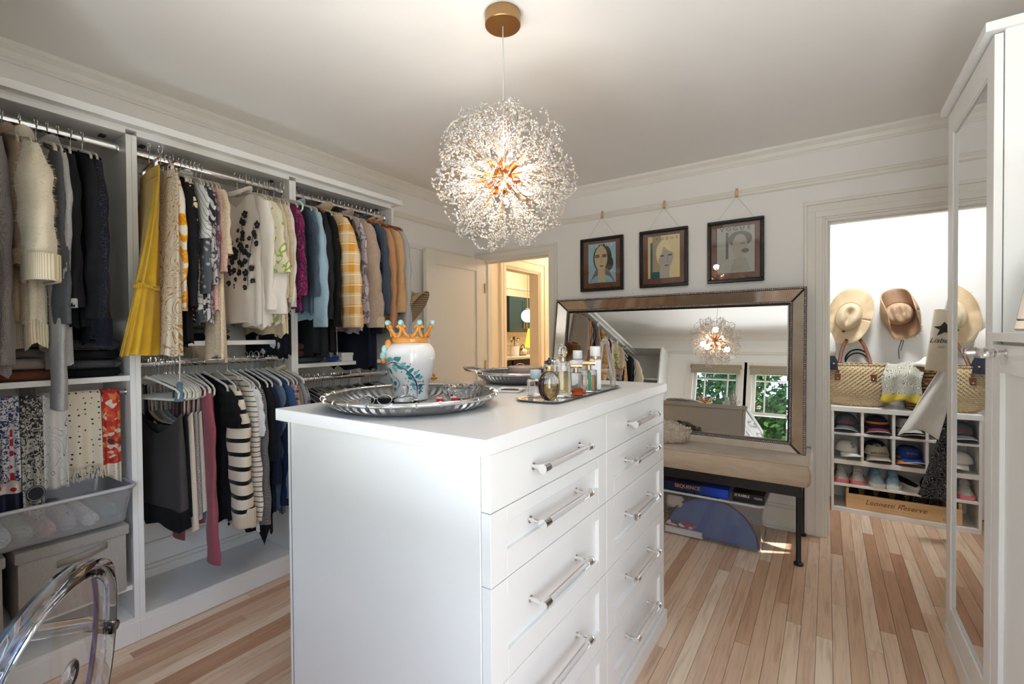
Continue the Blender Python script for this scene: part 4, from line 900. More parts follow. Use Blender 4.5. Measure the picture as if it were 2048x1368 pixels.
for ys, mt_ in ((-1, LEATH),):
    y = 4.29+ys*.112
    P = []
    for i in range(17):
        a = PI*i/16; P.append((.165+.095*math.cos(a)*(1-.25*math.sin(a)), y+(4.447-y)*math.sin(a)**1.0, 1.0+.02+.26*math.sin(a)**.75))
    P = [(P[0][0]+.012, y, .955)]+P+[(P[-1][0]-.006, y, .955)]
    obj('strap', MB().tube(P, .0045, 8, flat=2.6, upv=(0, 1, 0)), mt_, bk, smooth=True)
    for x in (.272, .064): obj('strap_tab', MB().box(x-.018, x+.018, y-.004+ys*.008, y+.004+ys*.008, .952, 1.005), LEATH, bk, bevel=.004); obj('stud', MB().sph((x, y+ys*.014, .968), .007, 8, 6), GOLDM, bk, smooth=True)
dt = thing('dark_handled_bag', 'dark cord handles of a bag tucked behind the straw basket', 'bag', (.19, 4.425, .77))
for yy in (4.418, 4.440): obj('handle', MB().tube([(.19+.075*math.cos(a), yy, 1.06+.085*math.sin(a)+(yy-4.418)*1.2) for a in [PI*i/14 for i in range(15)]], .0055, 8), BLACKF, dt, smooth=True)
obj('body', MB().rings([rr(.06, .32, 4.412, 4.45, z, .012, 3) for z in (.766, .9, 1.06)]), BLACKF, dt, smooth='auto')
# woven basket
wb = thing('hyacinth_basket', 'brown woven hyacinth basket half hidden by the paisley scarf', 'basket', (.60, 4.28, .7655))
HYA = mat('hyacinth_weave', lambda N: N.mix(N.math('ABSOLUTE', N.math('SINE', N.math('MULTIPLY', N.xyz()[2], 150))), srgb(92, 60, 36), srgb(186, 146, 104)), .75, bump=lambda N: N.bump(N.math('MULTIPLY', N.math('SINE', N.math('MULTIPLY', N.xyz()[2], 150)), N.math('SINE', N.math('MULTIPLY', N.math('ADD', N.xyz()[0], N.xyz()[1]), 150))), 1.0, .01))
m = MB()
for rz_ in range(12): pass
m.rings([[(.60+(.135+q*.045)*math.copysign(abs(math.cos(a))**.5, math.cos(a)), 4.28+(.09+q*.02)*math.copysign(abs(math.sin(a))**.5, math.sin(a)), .7658+q*.30) for a in [2*PI*i/32 for i in range(32)]] for q in (0, .2, .4, .6, .8, 1)], True, False); m.f.append(tuple(range(31, -1, -1))); m.m.append(0)
obj('body', m, HYA, wb, smooth='auto', solid=.008)
for k in range(11):
    q = k/10
    obj('weave_row', MB().tube([(.60+(.139+q*.045)*math.copysign(abs(math.cos(a))**.5, math.cos(a)), 4.28+(.094+q*.02)*math.copysign(abs(math.sin(a))**.5, math.sin(a)), .782+q*.28+.004*math.sin(22*a+k*PI)) for a in [2*PI*i/44 for i in range(44)]], .0125, 5, True, flat=.6, upv=(0, 0, 1)), HYA, wb, smooth=True)
# paisley scarf draped over both baskets
PAIS = mat('paisley_cotton', lambda N: N.mix(N.math('LESS_THAN', N.xyz()[2], -.205), N.mix(N.math('GREATER_THAN', N.math('SINE', N.math('MULTIPLY', N.voro(26), 34)), .35), srgb(206, 204, 190), srgb(118, 124, 118)), srgb(206, 186, 74)), .85)
sf = obj('paisley_scarf', MB().grid(lambda u, v: (.35+.21*u-.05*v+.010*math.sin(9*v), 4.17+.12*(1-min(1, v*2.2))-.035-.02*v+.008*math.sin(14*u+3*v), 1.085-.012*math.sin(8*u)-.26*max(0, v-.22)/.78+.012*math.sin(3*v*PI)*0), 28, 22), PAIS, None, smooth=True, solid=.004, loc=(.42, 4.1, 1.08)); tag(sf, 'grey paisley scarf with a yellow hem draped over the baskets', 'scarf')
# folded white cloth hat on the hyacinth basket
wh = thing('white_cloth_hat', 'crumpled white cloth hat lying on the hyacinth basket', 'hat', (.60, 4.25, 1.075)); 
obj('crown', MB().grid(lambda u, v: (.60+.12*(u-.5)*2*(1-.3*v), 4.25+.09*math.sin(2*PI*v*.5)*0+.16*(v-.5), 1.078+.055*math.sin(PI*u)*math.sin(PI*v)+.008*math.sin(17*u)*math.sin(9*v)), 24, 14), WHITEF, wh, smooth=True, solid=.004)
obj('brim', MB().tube([(.60+.15*math.cos(a), 4.23+.09*math.sin(a), 1.075+.006*math.sin(5*a)) for a in [2*PI*i/30 for i in range(30)]], .012, 6, True, flat=.4, upv=(0, 0, 1)), WHITEF, wh, smooth=True)
# white crowned navy bucket bag hanging at the left of the closet
bl_ = thing('navy_bucket_hat', 'navy and white bucket hat hanging inside the closet doorway, left', 'hat', (-.06, 4.22, 1.1))
obj('crown', MB().lathe([(.125, 1.13), (.128, 1.17), (.122, 1.24), (.10, 1.30), (.06, 1.335), (.01, 1.345)], 28, (-.075, 4.22, 0), sy=.8), WHITEF, bl_, smooth=True)
obj('brim', MB().lathe([(.120, 1.135), (.135, 1.10), (.150, 1.03), (.148, 1.03), (.13, 1.10), (.118, 1.13)], 28, (-.075, 4.22, 0), sy=.8), NAVYF, bl_, smooth='auto')
obj('snap', MB().sph((.038, 4.15, 1.075), .008, 8, 6), GOLDM, bl_, smooth=True)
obj('hanging_loop', MB().tube([(-.075, 4.22, 1.34), (-.075, 4.3, 1.40), (-.075, 4.455, 1.42)], .003, 5), NAVYF, bl_)
# rod and hanging things at the right of the closet
cr2 = thing('closet_rod', 'steel rod with a few hung garments, right side of the closet', 'rod', (.86, 4.05, 1.86))
obj('rail', MB().tube([(.86, QY0+.004, 1.86), (.86, QY1-.004, 1.86)], .013, 12), CHROME, cr2, smooth='auto')
for y in (QY0+.001, QY1-.007): obj('flange', MB().tube([(.86, y, 1.86), (.86, y+.006, 1.86)], .028, 16), CHROME, cr2, smooth='auto')
# ------------------------------------------------------------------ things on the island top
def weave_metal(name, a, b, sc=1):
    def h(N):
        x = N.xyz(); ang = N.math('ARCTAN2', x[1], x[0])
        u = N.math('MULTIPLY', ang, 60*sc); v = N.math('ADD', N.math('MULTIPLY', N.math('SQRT', N.math('ADD', N.math('MULTIPLY', x[0], x[0]), N.math('MULTIPLY', x[1], x[1]))), 700*sc), N.math('MULTIPLY', x[2], 900*sc))
        return N.math('SINE', N.math('ADD', v, N.math('MULTIPLY', N.math('ABSOLUTE', N.math('SUBTRACT', N.math('FRACT', N.math('MULTIPLY', u, .16)), .5)), 26)))
    return mat(name, lambda N: N.mix(N.math('MULTIPLY_ADD', h(N), .5, .5), a, b), .22, 1, bump=lambda N: N.bump(h(N), .8, .003))
WEAVE = weave_metal('woven_pewter', (.30, .29, .28), (.72, .71, .70))
PEWT = mat('polished_pewter', (.74, .73, .72), .14, 1)
def bamboo_rim(cx, cyy, z, r, n, parent):
    P = [(cx+r*math.cos(2*PI*i/96), cyy+r*math.sin(2*PI*i/96), z) for i in range(96)]
    obj('rim', MB().tube(P, .0068, 8, True), PEWT, parent, smooth=True); k0 = None
    for i in range(n):
        a = 2*PI*i/n
        if k0 is None: k0 = k = obj('rim_knot', MB().tube([(0, -.003, 0), (0, .003, 0)], .0088, 8), PEWT, parent, smooth='auto', local=True)
        else: k = k0.copy(); COL.objects.link(k)
        w_ = parent['_w']; k.location = (cx+r*math.cos(a)-w_[0], cyy+r*math.sin(a)-w_[1], z-w_[2]); k.rotation_euler = (0, 0, a)
TC = (-1.095, 1.045)
tr = thing('round_silver_tray', 'large round woven silver tray under the painted vase', 'tray', (*TC, IZ+.0005))
m = MB().lathe([(.001, .0), (.215, .0), (.235, .006), (.258, .020), (.267, .032), (.262, .032), (.250, .020), (.228, .009), (.210, .005), (.001, .005)], 96, (*TC, IZ+.0005), caps=False)
obj('dish', m, WEAVE, tr, smooth='auto')
bamboo_rim(*TC, IZ+.036, .265, 26, tr)
TZ = IZ+.0058
# painted head vase with a crown
VC = (-1.160, 1.100)
GLZ = mat('white_glaze', lambda N: N.mix(N.noise(14, 3), (.80, .78, .77), (.86, .85, .85)), .10, coat=.5, spec=.6)
OCH = mat('ochre_glaze', lambda N: N.mix(N.noise(45, 3), srgb(190, 112, 34), srgb(236, 170, 84)), .15, coat=.4)
AQUA = mat('aqua_glaze', lambda N: N.mix(N.noise(70, 3), srgb(110, 172, 178), srgb(190, 216, 210)), .15, coat=.4)
vz = thing('painted_head_vase', 'white ceramic vase with aqua vines and an ochre crown', 'vase', (*VC, TZ+.0005))
VP = [(.050, 0), (.058, .003), (.058, .012), (.056, .03), (.060, .055), (.066, .07), (.072, .085), (.0755, .105), (.078, .112), (.080, .130), (.0825, .145), (.081, .160), (.075, .175), (.066, .187), (.056, .192), (.052, .193)]
def vr(z):
    for (r0, z0), (r1, z1) in zip(VP, VP[1:]):
        if z0 <= z <= z1: return r0+(r1-r0)*(z-z0)/(z1-z0+1e-9)
    return .05
def vaseP(a, z, off=0):
    r = vr(z)+off; r += -.012*math.exp(-((a-2.75)/.5)**2)*(1 if z < .12 else .4)*0
    return Vector((VC[0]+r*math.cos(a), VC[1]+r*math.sin(a), TZ+.0005+z))
m = MB().lathe([(r, z) for r, z in VP]+[(.048, .19), (.046, .17), (.05, .10), (.04, .02)], 56, (*VC, TZ+.0005), caps=False)
obj('body', m, GLZ, vz, smooth='auto')
obj('base_disc', MB().lathe([(.0, 0), (.049, 0), (.049, .012), (.0, .012)], 30, (*VC, TZ+.0008), caps=False), GLZ, vz)
obj('crown_band', MB().lathe([(.053, .190), (.060, .194), (.062, .203), (.059, .210), (.056, .212), (.050, .208), (.050, .192)], 48, (*VC, TZ), caps=False), OCH, vz, smooth='auto')
va = math.atan2(-VC[1], -VC[0])  # azimuth towards the room's near corner
for i in range(8):
    a = va+PI/8+i*PI/4
    d = Vector((math.cos(a), math.sin(a), 0)); t = Vector((-math.sin(a), math.cos(a), 0)); b = Vector((VC[0], VC[1], TZ+.208))+d*.056
    m = MB()
    for sg in (-1, 1):
        m.tube([b+t*sg*.021+Vector((0, 0, .004)), b+t*sg*.012+d*.004+Vector((0, 0, .010)), b+t*sg*.004+d*.010+Vector((0, 0, .024)), b+t*sg*.003+d*.017+Vector((0, 0, .036)), b+t*sg*.009+d*.020+Vector((0, 0, .042)), b+t*sg*.014+d*.018+Vector((0, 0, .037)), b+t*sg*.011+d*.017+Vector((0, 0, .033))], [.0055, .0055, .005, .0045, .004, .0035, .003], 7)
    s_ = obj('crown_scroll', m, OCH, vz, smooth=True)
    obj('crown_ball', MB().sph(b+d*.022+Vector((0, 0, .050)), .0092, 12, 8), AQUA, s_, smooth=True)
la = va-.95+PI  # side ornament at the left of the view
la = va-1.35
for (z, r, mt_, dx) in ((.188, .012, OCH, .0), (.17, .011, AQUA, .006), (.15, .010, AQUA, .008), (.135, .009, OCH, .010)):
    p = vaseP(la, min(z, .186), .006+dx*.3); obj('ear_leaf', MB().sph(p, r, 10, 8, 1.5), mt_, vz, smooth=True)
# painted vines: thin strokes and leaves lying on the glaze
def stroke(pts, w_, mt_, name='painted_stem'):
    m = MB(); P = [vaseP(a, z, .0006) for a, z in pts]; R = []
    for i, p in enumerate(P):
        t = (P[min(i+1, len(P)-1)]-P[max(i-1, 0)]).normalized(); n = (p-Vector((VC[0], VC[1], p.z))).normalized(); s_ = t.cross(n)*w_*math.sin(PI*(i+.6)/(len(P)+.2))
        R.append([p-s_, p+s_])
    m.rings(R, False, False); return obj(name, m, mt_, vz, smooth=True)
def leaf(a, z, L, w_, ang, mt_, name='painted_leaf'):
    pts = []
    for i in range(12):
        th = 2*PI*i/12; u, v = L*math.cos(th), w_*math.sin(th)*(1-.3*math.cos(th)); du, dv = u*math.cos(ang)-v*math.sin(ang), u*math.sin(ang)+v*math.cos(ang)
        pts.append(vaseP(a+du/.075, min(.185, max(.004, z+dv)), .0007))
    c = vaseP(a, z, .0009); obj(name, MB().add(pts+[c], [(i, (i+1) % 12, 12) for i in range(12)]), mt_, vz, smooth=True)
TEALP = mat('teal_paint', srgb(44, 138, 146), .15, coat=.3); LTEAL = mat('pale_teal_paint', srgb(122, 188, 196), .15, coat=.3); NAVP = mat('navy_paint', srgb(34, 44, 80), .2, coat=.3); BRP = mat('brown_paint', srgb(112, 70, 46), .2, coat=.3)
A0 = va
stem = [(A0-.75+1.55*math.sin(t*1.9)*.72, .128-.125*t**1.3) for t in [i/20 for i in range(21)]]
stroke(stem, .0022, NAVP); stroke([(A0-1.2+.9*t, .118+.012*math.sin(3*t)) for t in [i/12 for i in range(13)]], .0014, NAVP); stroke([(A0-.95+.35*math.sin(3.2*t), .09-.055*t) for t in [i/12 for i in range(13)]], .0013, NAVP)
q = random.Random(5)
for i in range(20):
    a, z = stem[1+i % 19]; sg = 1 if i % 2 else -1
    leaf(a+sg*.20+q.uniform(-.04, .04), min(.15, max(.012, z+.008+q.uniform(-.006, .012))), .0105, .0052, .5*sg+q.uniform(-.3, .3), TEALP if q.random() < .6 else LTEAL)
    p = vaseP(a+sg*.33, min(.15, max(.01, z+q.uniform(-.01, .014))), .0006); obj('painted_berry', MB().sph(p, .0022, 6, 4), BRP if i % 3 else NAVP, vz)
for a, z in ((-1.1, .135), (-.85, .14), (-.55, .142), (-1.25, .105), (-1.0, .10), (-.7, .108), (-1.15, .07), (-.9, .06), (-1.05, .04)):
    leaf(A0+a, z, .012, .0065, q.uniform(-1, 1), LTEAL if q.random() < .55 else TEALP)
for i, wd in enumerate(('Testa di', 'Caltagirone', 'A.I.')):
    def wp(p, i=i):
        a = A0+.42+p.x/.062; z = .066-.0115*i+p.y; return vaseP(a, z, .001+p.z)
    text('lettering', wd, .0105, NAVP, vz, None, None, .0002, M=Matrix.Identity(4), warp=wp)
# crystal bowl
bw = thing('cut_crystal_bowl', 'cut crystal bowl with a zigzag rim on the silver tray', 'bowl', (-.985, 1.165, TZ))
m = MB(); R = []; nn = 48
for r, z, amp in ((.03, .0, 0), (.045, .002, 0), (.056, .014, .0012), (.063, .028, .0016), (.067, .040, .0012), (.070, .048, .0)): R.append([((r+amp*(-1)**j)*math.cos(2*PI*j/nn), (r+amp*(-1)**j)*math.sin(2*PI*j/nn), z+(.004*abs(((j % 6)/3)-1) if r > .069 else 0)) for j in range(nn)])
for r, z in ((.066, .047), (.060, .030), (.050, .016), (.030, .008)): R.append([(r*math.cos(2*PI*j/nn), r*math.sin(2*PI*j/nn), z+(.004*abs(((j % 6)/3)-1) if r > .065 else 0)) for j in range(nn)])
m.rings([[(p[0]-.985, p[1]+1.165, p[2]+TZ+.0005) for p in r] for r in R]); obj('bowl', m, GLASS, bw)
# small things in the tray
rb = mat('striped_ribbon_red', srgb(196, 40, 58), .6)
for i, (x, y) in enumerate(((-.948, 1.012), (-.925, 1.050))):
    hc = thing('striped_hair_clip', ('left' if i == 0 else 'right')+' one of two red and white striped clips standing in the tray', 'clip', (x, y, TZ), 0, 'striped clips in the tray'); hc['_w'] = (0, 0, 0); hc.rotation_euler = (0, 0, -.75)
    obj('clip_body', MB().box(.0, .011, -.008, .012, .0005, .030), rb, hc, bevel=.002, local=True)
    obj('clip_face', MB().box(-.016, .0, -.009, .010, .0005, .031), WHITEF, hc, bevel=.002, local=True)
    for k in range(3): obj('clip_stripe', MB().box(-.013, -.002, -.0098, -.0088, .006+.008*k, .0078+.008*k), rb if i else NAVP, hc, local=True)
cl = thing('crystal_paperweight', 'clear crystal paperweight at the foot of the vase', 'ornament', (-1.075, 1.000, TZ))
obj('block', MB().rings([[(-1.075+r*math.cos(a)*1.3, 1.0+r*math.sin(a), TZ+.0005+z) for a in [2*PI*i/10 for i in range(10)]] for r, z in ((.026, 0), (.034, .006), (.034, .016), (.022, .026), (.008, .034))]), GLASS, cl, smooth='auto')
obj('stopper', MB().lathe([(.006, .034), (.010, .042), (.012, .055), (.006, .064)], 10, (-1.085, 1.005, TZ)), GLASS, cl, smooth='auto')
gl = thing('eyeglasses', 'pair of clear-rimmed eyeglasses lying in the silver tray', 'glasses', (-1.15, .945, TZ))
m = MB()
for sx_ in (-.026, .026): m.tube([(-1.15+(sx_+.022*math.cos(a))*.72, .945+(sx_+.022*math.cos(a))*.69, TZ+.018+.015*math.sin(a)) for a in [2*PI*i/20 for i in range(20)]], .0016, 6, True)
m.tube([(-1.153, .942, TZ+.022), (-1.148, .948, TZ+.022)], .0015, 6)
for sg in (-1, 1): m.tube([(-1.15+sg*.048*.72, .945+sg*.048*.69, TZ+.022), (-1.15+sg*.05*.72-.045, .945+sg*.05*.69+.06, TZ+.02), (-1.15+sg*.045*.72-.055, .945+sg*.045*.69+.075, TZ+.006)], .0016, 6)
obj('frame', m, STEEL, gl, smooth=True)
wl = thing('dark_wallet', 'dark leather case lying flat in the silver tray', 'wallet', (-1.165, 1.01, TZ)); wl['_w'] = (0, 0, 0); wl.rotation_euler = (0, 0, .55)
obj('case', MB().box(-.05, .05, -.028, .028, .0005, .014), BLACKF, wl, bevel=.004, seg=2, smooth='auto', local=True); obj('flap', MB().box(-.05, .05, -.028, .005, .0142, .0165), BLACKF, wl, bevel=.001, local=True)
# second silver basket with boxes
C2 = (-1.205, 1.81)
t2 = thing('silver_scoop_basket', 'smaller woven silver basket with an arched handle at the island far end', 'basket', (*C2, IZ+.0005))
m = MB().lathe([(.001, 0), (.12, 0), (.15, .010), (.178, .030), (.190, .046), (.184, .046), (.170, .030), (.145, .014), (.118, .006), (.001, .006)], 72, (*C2, IZ+.0005), caps=False); obj('dish', m, WEAVE, t2, smooth='auto')
bamboo_rim(*C2, IZ+.050, .188, 20, t2)
obj('handle', MB().tube([(C2[0]-.14*.72-.005, C2[1]-.125, IZ+.048), (C2[0]-.19, C2[1]-.14, IZ+.062), (C2[0]-.235, C2[1]-.10, IZ+.068), (C2[0]-.235, C2[1]-.04, IZ+.064), (C2[0]-.18, C2[1]+.01, IZ+.05)], .006, 8), PEWT, t2, smooth=True)
PINKB = mat('blush_box', srgb(206, 176, 166), .6); PINKL = mat('pale_box', srgb(214, 206, 202), .55)
bx = thing('round_hat_box', 'round blush pink lidded box in the smaller silver basket', 'box', (-1.17, 1.83, IZ+.007))
obj('box_body', MB().lathe([(.075, .0), (.077, .002), (.077, .048)], 40, (-1.17, 1.83, IZ+.007)), PINKL, bx, smooth='auto'); obj('lid', MB().lathe([(.080, .044), (.081, .046), (.081, .066), (.078, .068)], 40, (-1.17, 1.83, IZ+.007)), PINKB, bx, smooth='auto')
obj('ribbon_loop', MB().tube([(-1.19+.018*math.cos(a), 1.82+.01*math.cos(a), IZ+.075+.012*math.sin(a)) for a in [PI*i/10 for i in range(11)]], .0025, 6), PINKB, bx, smooth=True)
sd = thing('small_white_dish', 'small square white dish with a tan leather tag on the island', 'dish', (-1.03, 1.50, IZ+.0005)); sd['_w'] = (0, 0, 0); sd.rotation_euler = (0, 0, .3)
obj('plate', MB().rings([rr(-.05*q, .05*q, -.05*q, .05*q, z, .015*q) for q, z in ((.9, 0), (1, .003), (1.08, .010), (1.04, .010), (.96, .005), (.85, .004))]), GLZ, sd, smooth='auto', local=True)
obj('leather_tag', MB().poly([(-.03, -.02, .0055), (.02, -.028, .0055), (.036, .0, .0055), (.012, .022, .0055), (-.028, .012, .0055)], (0, 0, .004)), LEATH, sd, local=True)
pj = thing('pink_cream_jar', 'dusty pink jar with a plum lid behind the perfume tray', 'jar', (-1.035, 1.78, IZ+.0005))
obj('jar', MB().lathe([(.03, 0), (.036, .004), (.036, .035), (.026, .052), (.024, .056)], 24, (-1.035, 1.78, IZ+.0005)), mat('pink_glass', srgb(196, 160, 166), .2, coat=.3), pj, smooth='auto'); obj('lid', MB().lathe([(.028, .056), (.029, .058), (.029, .072), (.027, .074)], 24, (-1.035, 1.78, IZ+.0005)), mat('plum_lid', srgb(96, 66, 78), .35), pj, smooth='auto')
# perfume tray and bottles
pt = thing('perfume_tray', 'narrow polished silver tray holding the perfume bottles', 'tray', (-.785, 1.56, IZ+.0005))
tx0, tx1, ty0, ty1 = -.875, -.700, 1.275, 1.855
obj('tray', MB().rings([rr(tx0+d, tx1-d, ty0+d, ty1-d, IZ+z, .045-d*.5, 8) for d, z in ((.02, .0006), (.012, .001), (.0, .008), (.004, .0085), (.014, .0035), (.03, .003))]), PEWT, pt, smooth='auto')
PZ = IZ+.0042
def liquid(name, c, t_=.85): return mat(name, c, .02, trans=t_, ior=1.33)
YEL = liquid('yellow_perfume', srgb(232, 204, 70)); AMB = liquid('amber_perfume', srgb(214, 160, 30)); PLUM = liquid('plum_perfume', srgb(96, 60, 66)); HONEY = liquid('honey_perfume', srgb(232, 206, 140))
def bottle(name, label, x, y, rz=0, group='perfume bottles on the silver tray', cat='perfume'):
    b = thing(name, label, cat, (x, y, PZ), rz, group); b['_w'] = (0, 0, 0); b.scale = (1.13, 1.13, 1.15); return b
def slab(m, w_, d_, z0, z1, r=.006): return m.rings([rr(-w_+q, w_-q, -d_+q, d_-q, z, max(.001, r-q*.3), 3) for q, z in ((.002, z0), (0, z0+.002), (0, z1-.003), (.003, z1))])
VR = .62
b = bottle('perfume_bottle', 'square clear bottle with a pale aqua cap, nearest the small dish', -.845, 1.390, VR)
obj('glass', slab(MB(), .026, .018, .0, .052, .008), GLASS, b, smooth='auto', local=True); obj('neck', MB().lathe([(.012, .052), (.012, .058)], 16), CHROME, b, smooth='auto', local=True); obj('cap', MB().lathe([(.0165, .056), (.017, .057), (.017, .080), (.0155, .082)], 24), mat('aqua_cap', srgb(196, 216, 214), .35), b, smooth='auto', local=True)
b = bottle('perfume_bottle', 'oval plum and clear bottle with a black ball stopper', -.752, 1.322, VR)
ov = lambda rx, ry, z0, h, n=14: [[(rx*math.sin(PI*(i+.35)/(n-.3))*math.cos(a), ry*math.sin(PI*(i+.35)/(n-.3))*math.sin(a), z0+h*(.5-.5*math.cos(PI*(i+.35)/(n-.3)))) for a in [2*PI*k/28 for k in range(28)]] for i in range(n)]
obj('glass', MB().rings(ov(.032, .017, .0, .088)), GLASS, b, smooth=True, local=True); obj('perfume', MB().rings([r for r in ov(.027, .013, .005, .078) if r[0][2] < .056]), HONEY, b, smooth='auto', local=True)
obj('side_shade', MB().rings([[(-.0325*math.sin(PI*(i+.5)/14)-.0003+.016*k, -.0165*math.sin(PI*(i+.5)/14)*(1-.2*(1-k)), .088*(.5-.5*math.cos(PI*(i+.5)/14))) for k in (0, .5, 1)] for i in range(1, 10)], False, False), PLUM, b, smooth=True, local=True, solid=.0008)
obj('neck', MB().lathe([(.010, .086), (.011, .088), (.0115, .098), (.009, .101)], 18), GOLDM, b, smooth='auto', local=True); obj('stopper', MB().sph((0, 0, .111), .0085, 14, 10), mat('black_lacquer', (.012, .01, .012), .08, coat=.6), b, smooth=True, local=True); obj('stopper_tip', MB().sph((0, 0, .1215), .003, 8, 6), mat('black_lacquer_tip', (.02, .015, .018), .1), b, smooth=True, local=True)
b = bottle('perfume_bottle', 'tall slab of yellow perfume with a feather-shaped crystal stopper', -.765, 1.440, VR)
obj('glass', slab(MB(), .024, .015, .0, .108, .003), GLASS, b, smooth='auto', local=True); obj('perfume', slab(MB(), .0165, .009, .012, .078, .002), YEL, b, smooth='auto', local=True)
obj('neck', MB().lathe([(.010, .109), (.010, .118)], 18), GOLDM, b, smooth='auto', local=True); obj('stopper', MB().rings([[(.014*s_*math.cos(a), .007*s_*math.sin(a), z) for a in [2*PI*k/16 for k in range(16)]] for s_, z in ((.5, .118), (.9, .126), (1.05, .138), (.85, .150), (.4, .158), (.1, .161))]), GLASS, b, smooth=True, local=True)
b = bottle('perfume_bottle', 'nearly empty clear bottle with a gold bow cap', -.762, 1.535, VR)
obj('glass', slab(MB(), .021, .015, .0, .070, .005), GLASS, b, smooth='auto', local=True); obj('perfume', slab(MB(), .0165, .0105, .005, .016, .003), AMB, b, smooth='auto', local=True); obj('neck', MB().lathe([(.009, .070), (.009, .082)], 16), GOLDM, b, smooth='auto', local=True)
obj('cap', MB().rings([[(x, w_*math.cos(a), .089+w_*1.0*math.sin(a)) for a in [2*PI*k/14 for k in range(14)]] for x, w_ in ((-.019, .008), (-.010, .0065), (0, .006), (.010, .0065), (.019, .008))]), GOLDM, b, smooth='auto', local=True)
b = bottle('perfume_bottle', 'amber perfume with a green label stripe and a gold bow cap', -.745, 1.610, VR)
obj('glass', slab(MB(), .026, .016, .0, .074, .005), GLASS, b, smooth='auto', local=True)
for x in (-.0145, .0145): obj('perfume', slab(MB(), .0075, .011, .006, .056, .002).xf(Matrix.Translation((x, 0, 0))), AMB, b, smooth='auto', local=True)
obj('label', MB().box(-.0055, .0055, -.0166, -.0161, .006, .066), mat('green_label', srgb(16, 122, 92), .4), b, local=True); obj('neck', MB().lathe([(.009, .074), (.009, .088)], 16), GOLDM, b, smooth='auto', local=True)
obj('cap', MB().rings([[(x, w_*math.cos(a), .095+w_*math.sin(a)) for a in [2*PI*k/14 for k in range(14)]] for x, w_ in ((-.021, .0085), (-.010, .007), (0, .0062), (.010, .007), (.021, .0085))]), GOLDM, b, smooth='auto', local=True)
WPL = mat('white_plastic', (.83, .83, .83), .3)
b = bottle('spray_bottle', 'tall white spray bottle with a gold band', -.756, 1.694, VR, cat='bottle')
obj('body', slab(MB(), .019, .014, .0, .104, .005), WPL, b, smooth='auto', local=True); obj('collar', MB().lathe([(.0155, .104), (.016, .105), (.016, .114), (.0155, .115)], 24), GOLDM, b, smooth='auto', local=True); obj('cap', MB().lathe([(.0175, .115), (.018, .116), (.018, .146), (.0165, .148)], 28), WPL, b, smooth='auto', local=True)
b = bottle('lotion_bottle', 'white shouldered bottle with a round white cap, behind the amber perfume', -.835, 1.700, VR, cat='bottle')
obj('body', MB().rings([rr(-w_, w_, -w_*.6, w_*.6, z, min(w_*.5, .012), 4) for w_, z in ((.028, 0), (.031, .003), (.031, .088), (.028, .096), (.018, .100), (.013, .102))]), WPL, b, smooth='auto', local=True); obj('cap', MB().lathe([(.0165, .104), (.017, .105), (.017, .131), (.0155, .133)], 24), WPL, b, smooth='auto', local=True)
b = bottle('glass_jar', 'clear ribbed jar with a silver lid behind the yellow perfume', -.850, 1.535, VR, cat='jar')
obj('glass', MB().rings([[(r*(1+.03*(-1)**k)*math.cos(2*PI*k/32), r*(1+.03*(-1)**k)*math.sin(2*PI*k/32), z) for k in range(32)] for r, z in ((.03, 0), (.036, .004), (.036, .085), (.032, .092))]), GLASS, b, smooth='auto', local=True); obj('lid', MB().lathe([(.034, .093), (.035, .094), (.035, .104), (.033, .106)], 28), CHROME, b, smooth='auto', local=True)
b = bottle('amber_stopper', 'small amber glass stopper lying beside the yellow perfume', -.728, 1.480, .3, cat='stopper', group=None)
obj('block', MB().rings([[(x, w_*math.cos(a), .0125+w_*math.sin(a)) for a in [PI/4+2*PI*k/8 for k in range(8)]] for x, w_ in ((-.016, .009), (-.013, .012), (.010, .0125), (.016, .010))]), mat('amber_glass', srgb(206, 84, 20), .03, trans=.7), b, smooth='auto', local=True); obj('plug', MB().tube([(.016, 0, .0125), (.026, 0, .0115)], .006, 10), mat('amber_plug', srgb(160, 64, 20), .2), b, smooth='auto', local=True)
# clear acrylic A-shaped stand at the far end of the tray
b = bottle('acrylic_letter', 'clear acrylic letter A standing at the far end of the perfume tray', -.760, 1.800, VR+.1, cat='ornament', group=None)
ACRP = mat('blush_acrylic', (.93, .87, .85), .03, trans=.80, ior=1.3, spec=.8); H_ = .165
for sg in (-1, 1): obj('upright', MB().poly([(sg*.004, -.009, H_), (sg*.014, -.009, H_), (sg*.040, -.009, 0), (sg*.024, -.009, 0)], (0, .018, 0)), ACRP, b, local=True, bevel=.002)
obj('crossbar', MB().box(-.0185, .0185, -.007, .007, .052, .064), ACRP, b, local=True, bevel=.0015); obj('peak', MB().poly([(-.0045, -.009, H_-.012), (.0045, -.009, H_-.012), (.012, -.009, H_+.002), (0, -.009, H_+.010), (-.012, -.009, H_+.002)], (0, .018, 0)), ACRP, b, local=True, bevel=.0015)
# ------------------------------------------------------------------ under and on the bench
GX0, GX1, GY0, GY1, GH = -.900, -.312, 3.045, 3.40, .285
pb = thing('clear_storage_bin', 'long clear plastic storage bin under the bench', 'bin', (-.6, 3.2, 0))
m = MB().rings([rr(GX0+d, GX1-d, GY0+d, GY1-d, z, .03, 4) for d, z in ((.018, .002), (.012, .004), (.0, GH-.03), (-.006, GH-.028), (-.006, GH), (.0, GH), (.004, GH-.03), (.016, .008))])
obj('shell', m, thin_glass('storage_plastic', (.94, .95, .97), .03, .05, .025), pb, smooth='auto')
obj('lid_rim', MB().tube(rr(GX0-.006, GX1+.006, GY0-.006, GY1+.006, GH, .034, 4), .008, 6, True), mat('frosted_rim', (.72, .74, .77), .3, trans=.3), pb, smooth=True)
dk_ = thing('blue_folding_disc', 'big glossy blue half disc standing inside the clear storage bin', 'disc', (-.60, 3.10, .012))
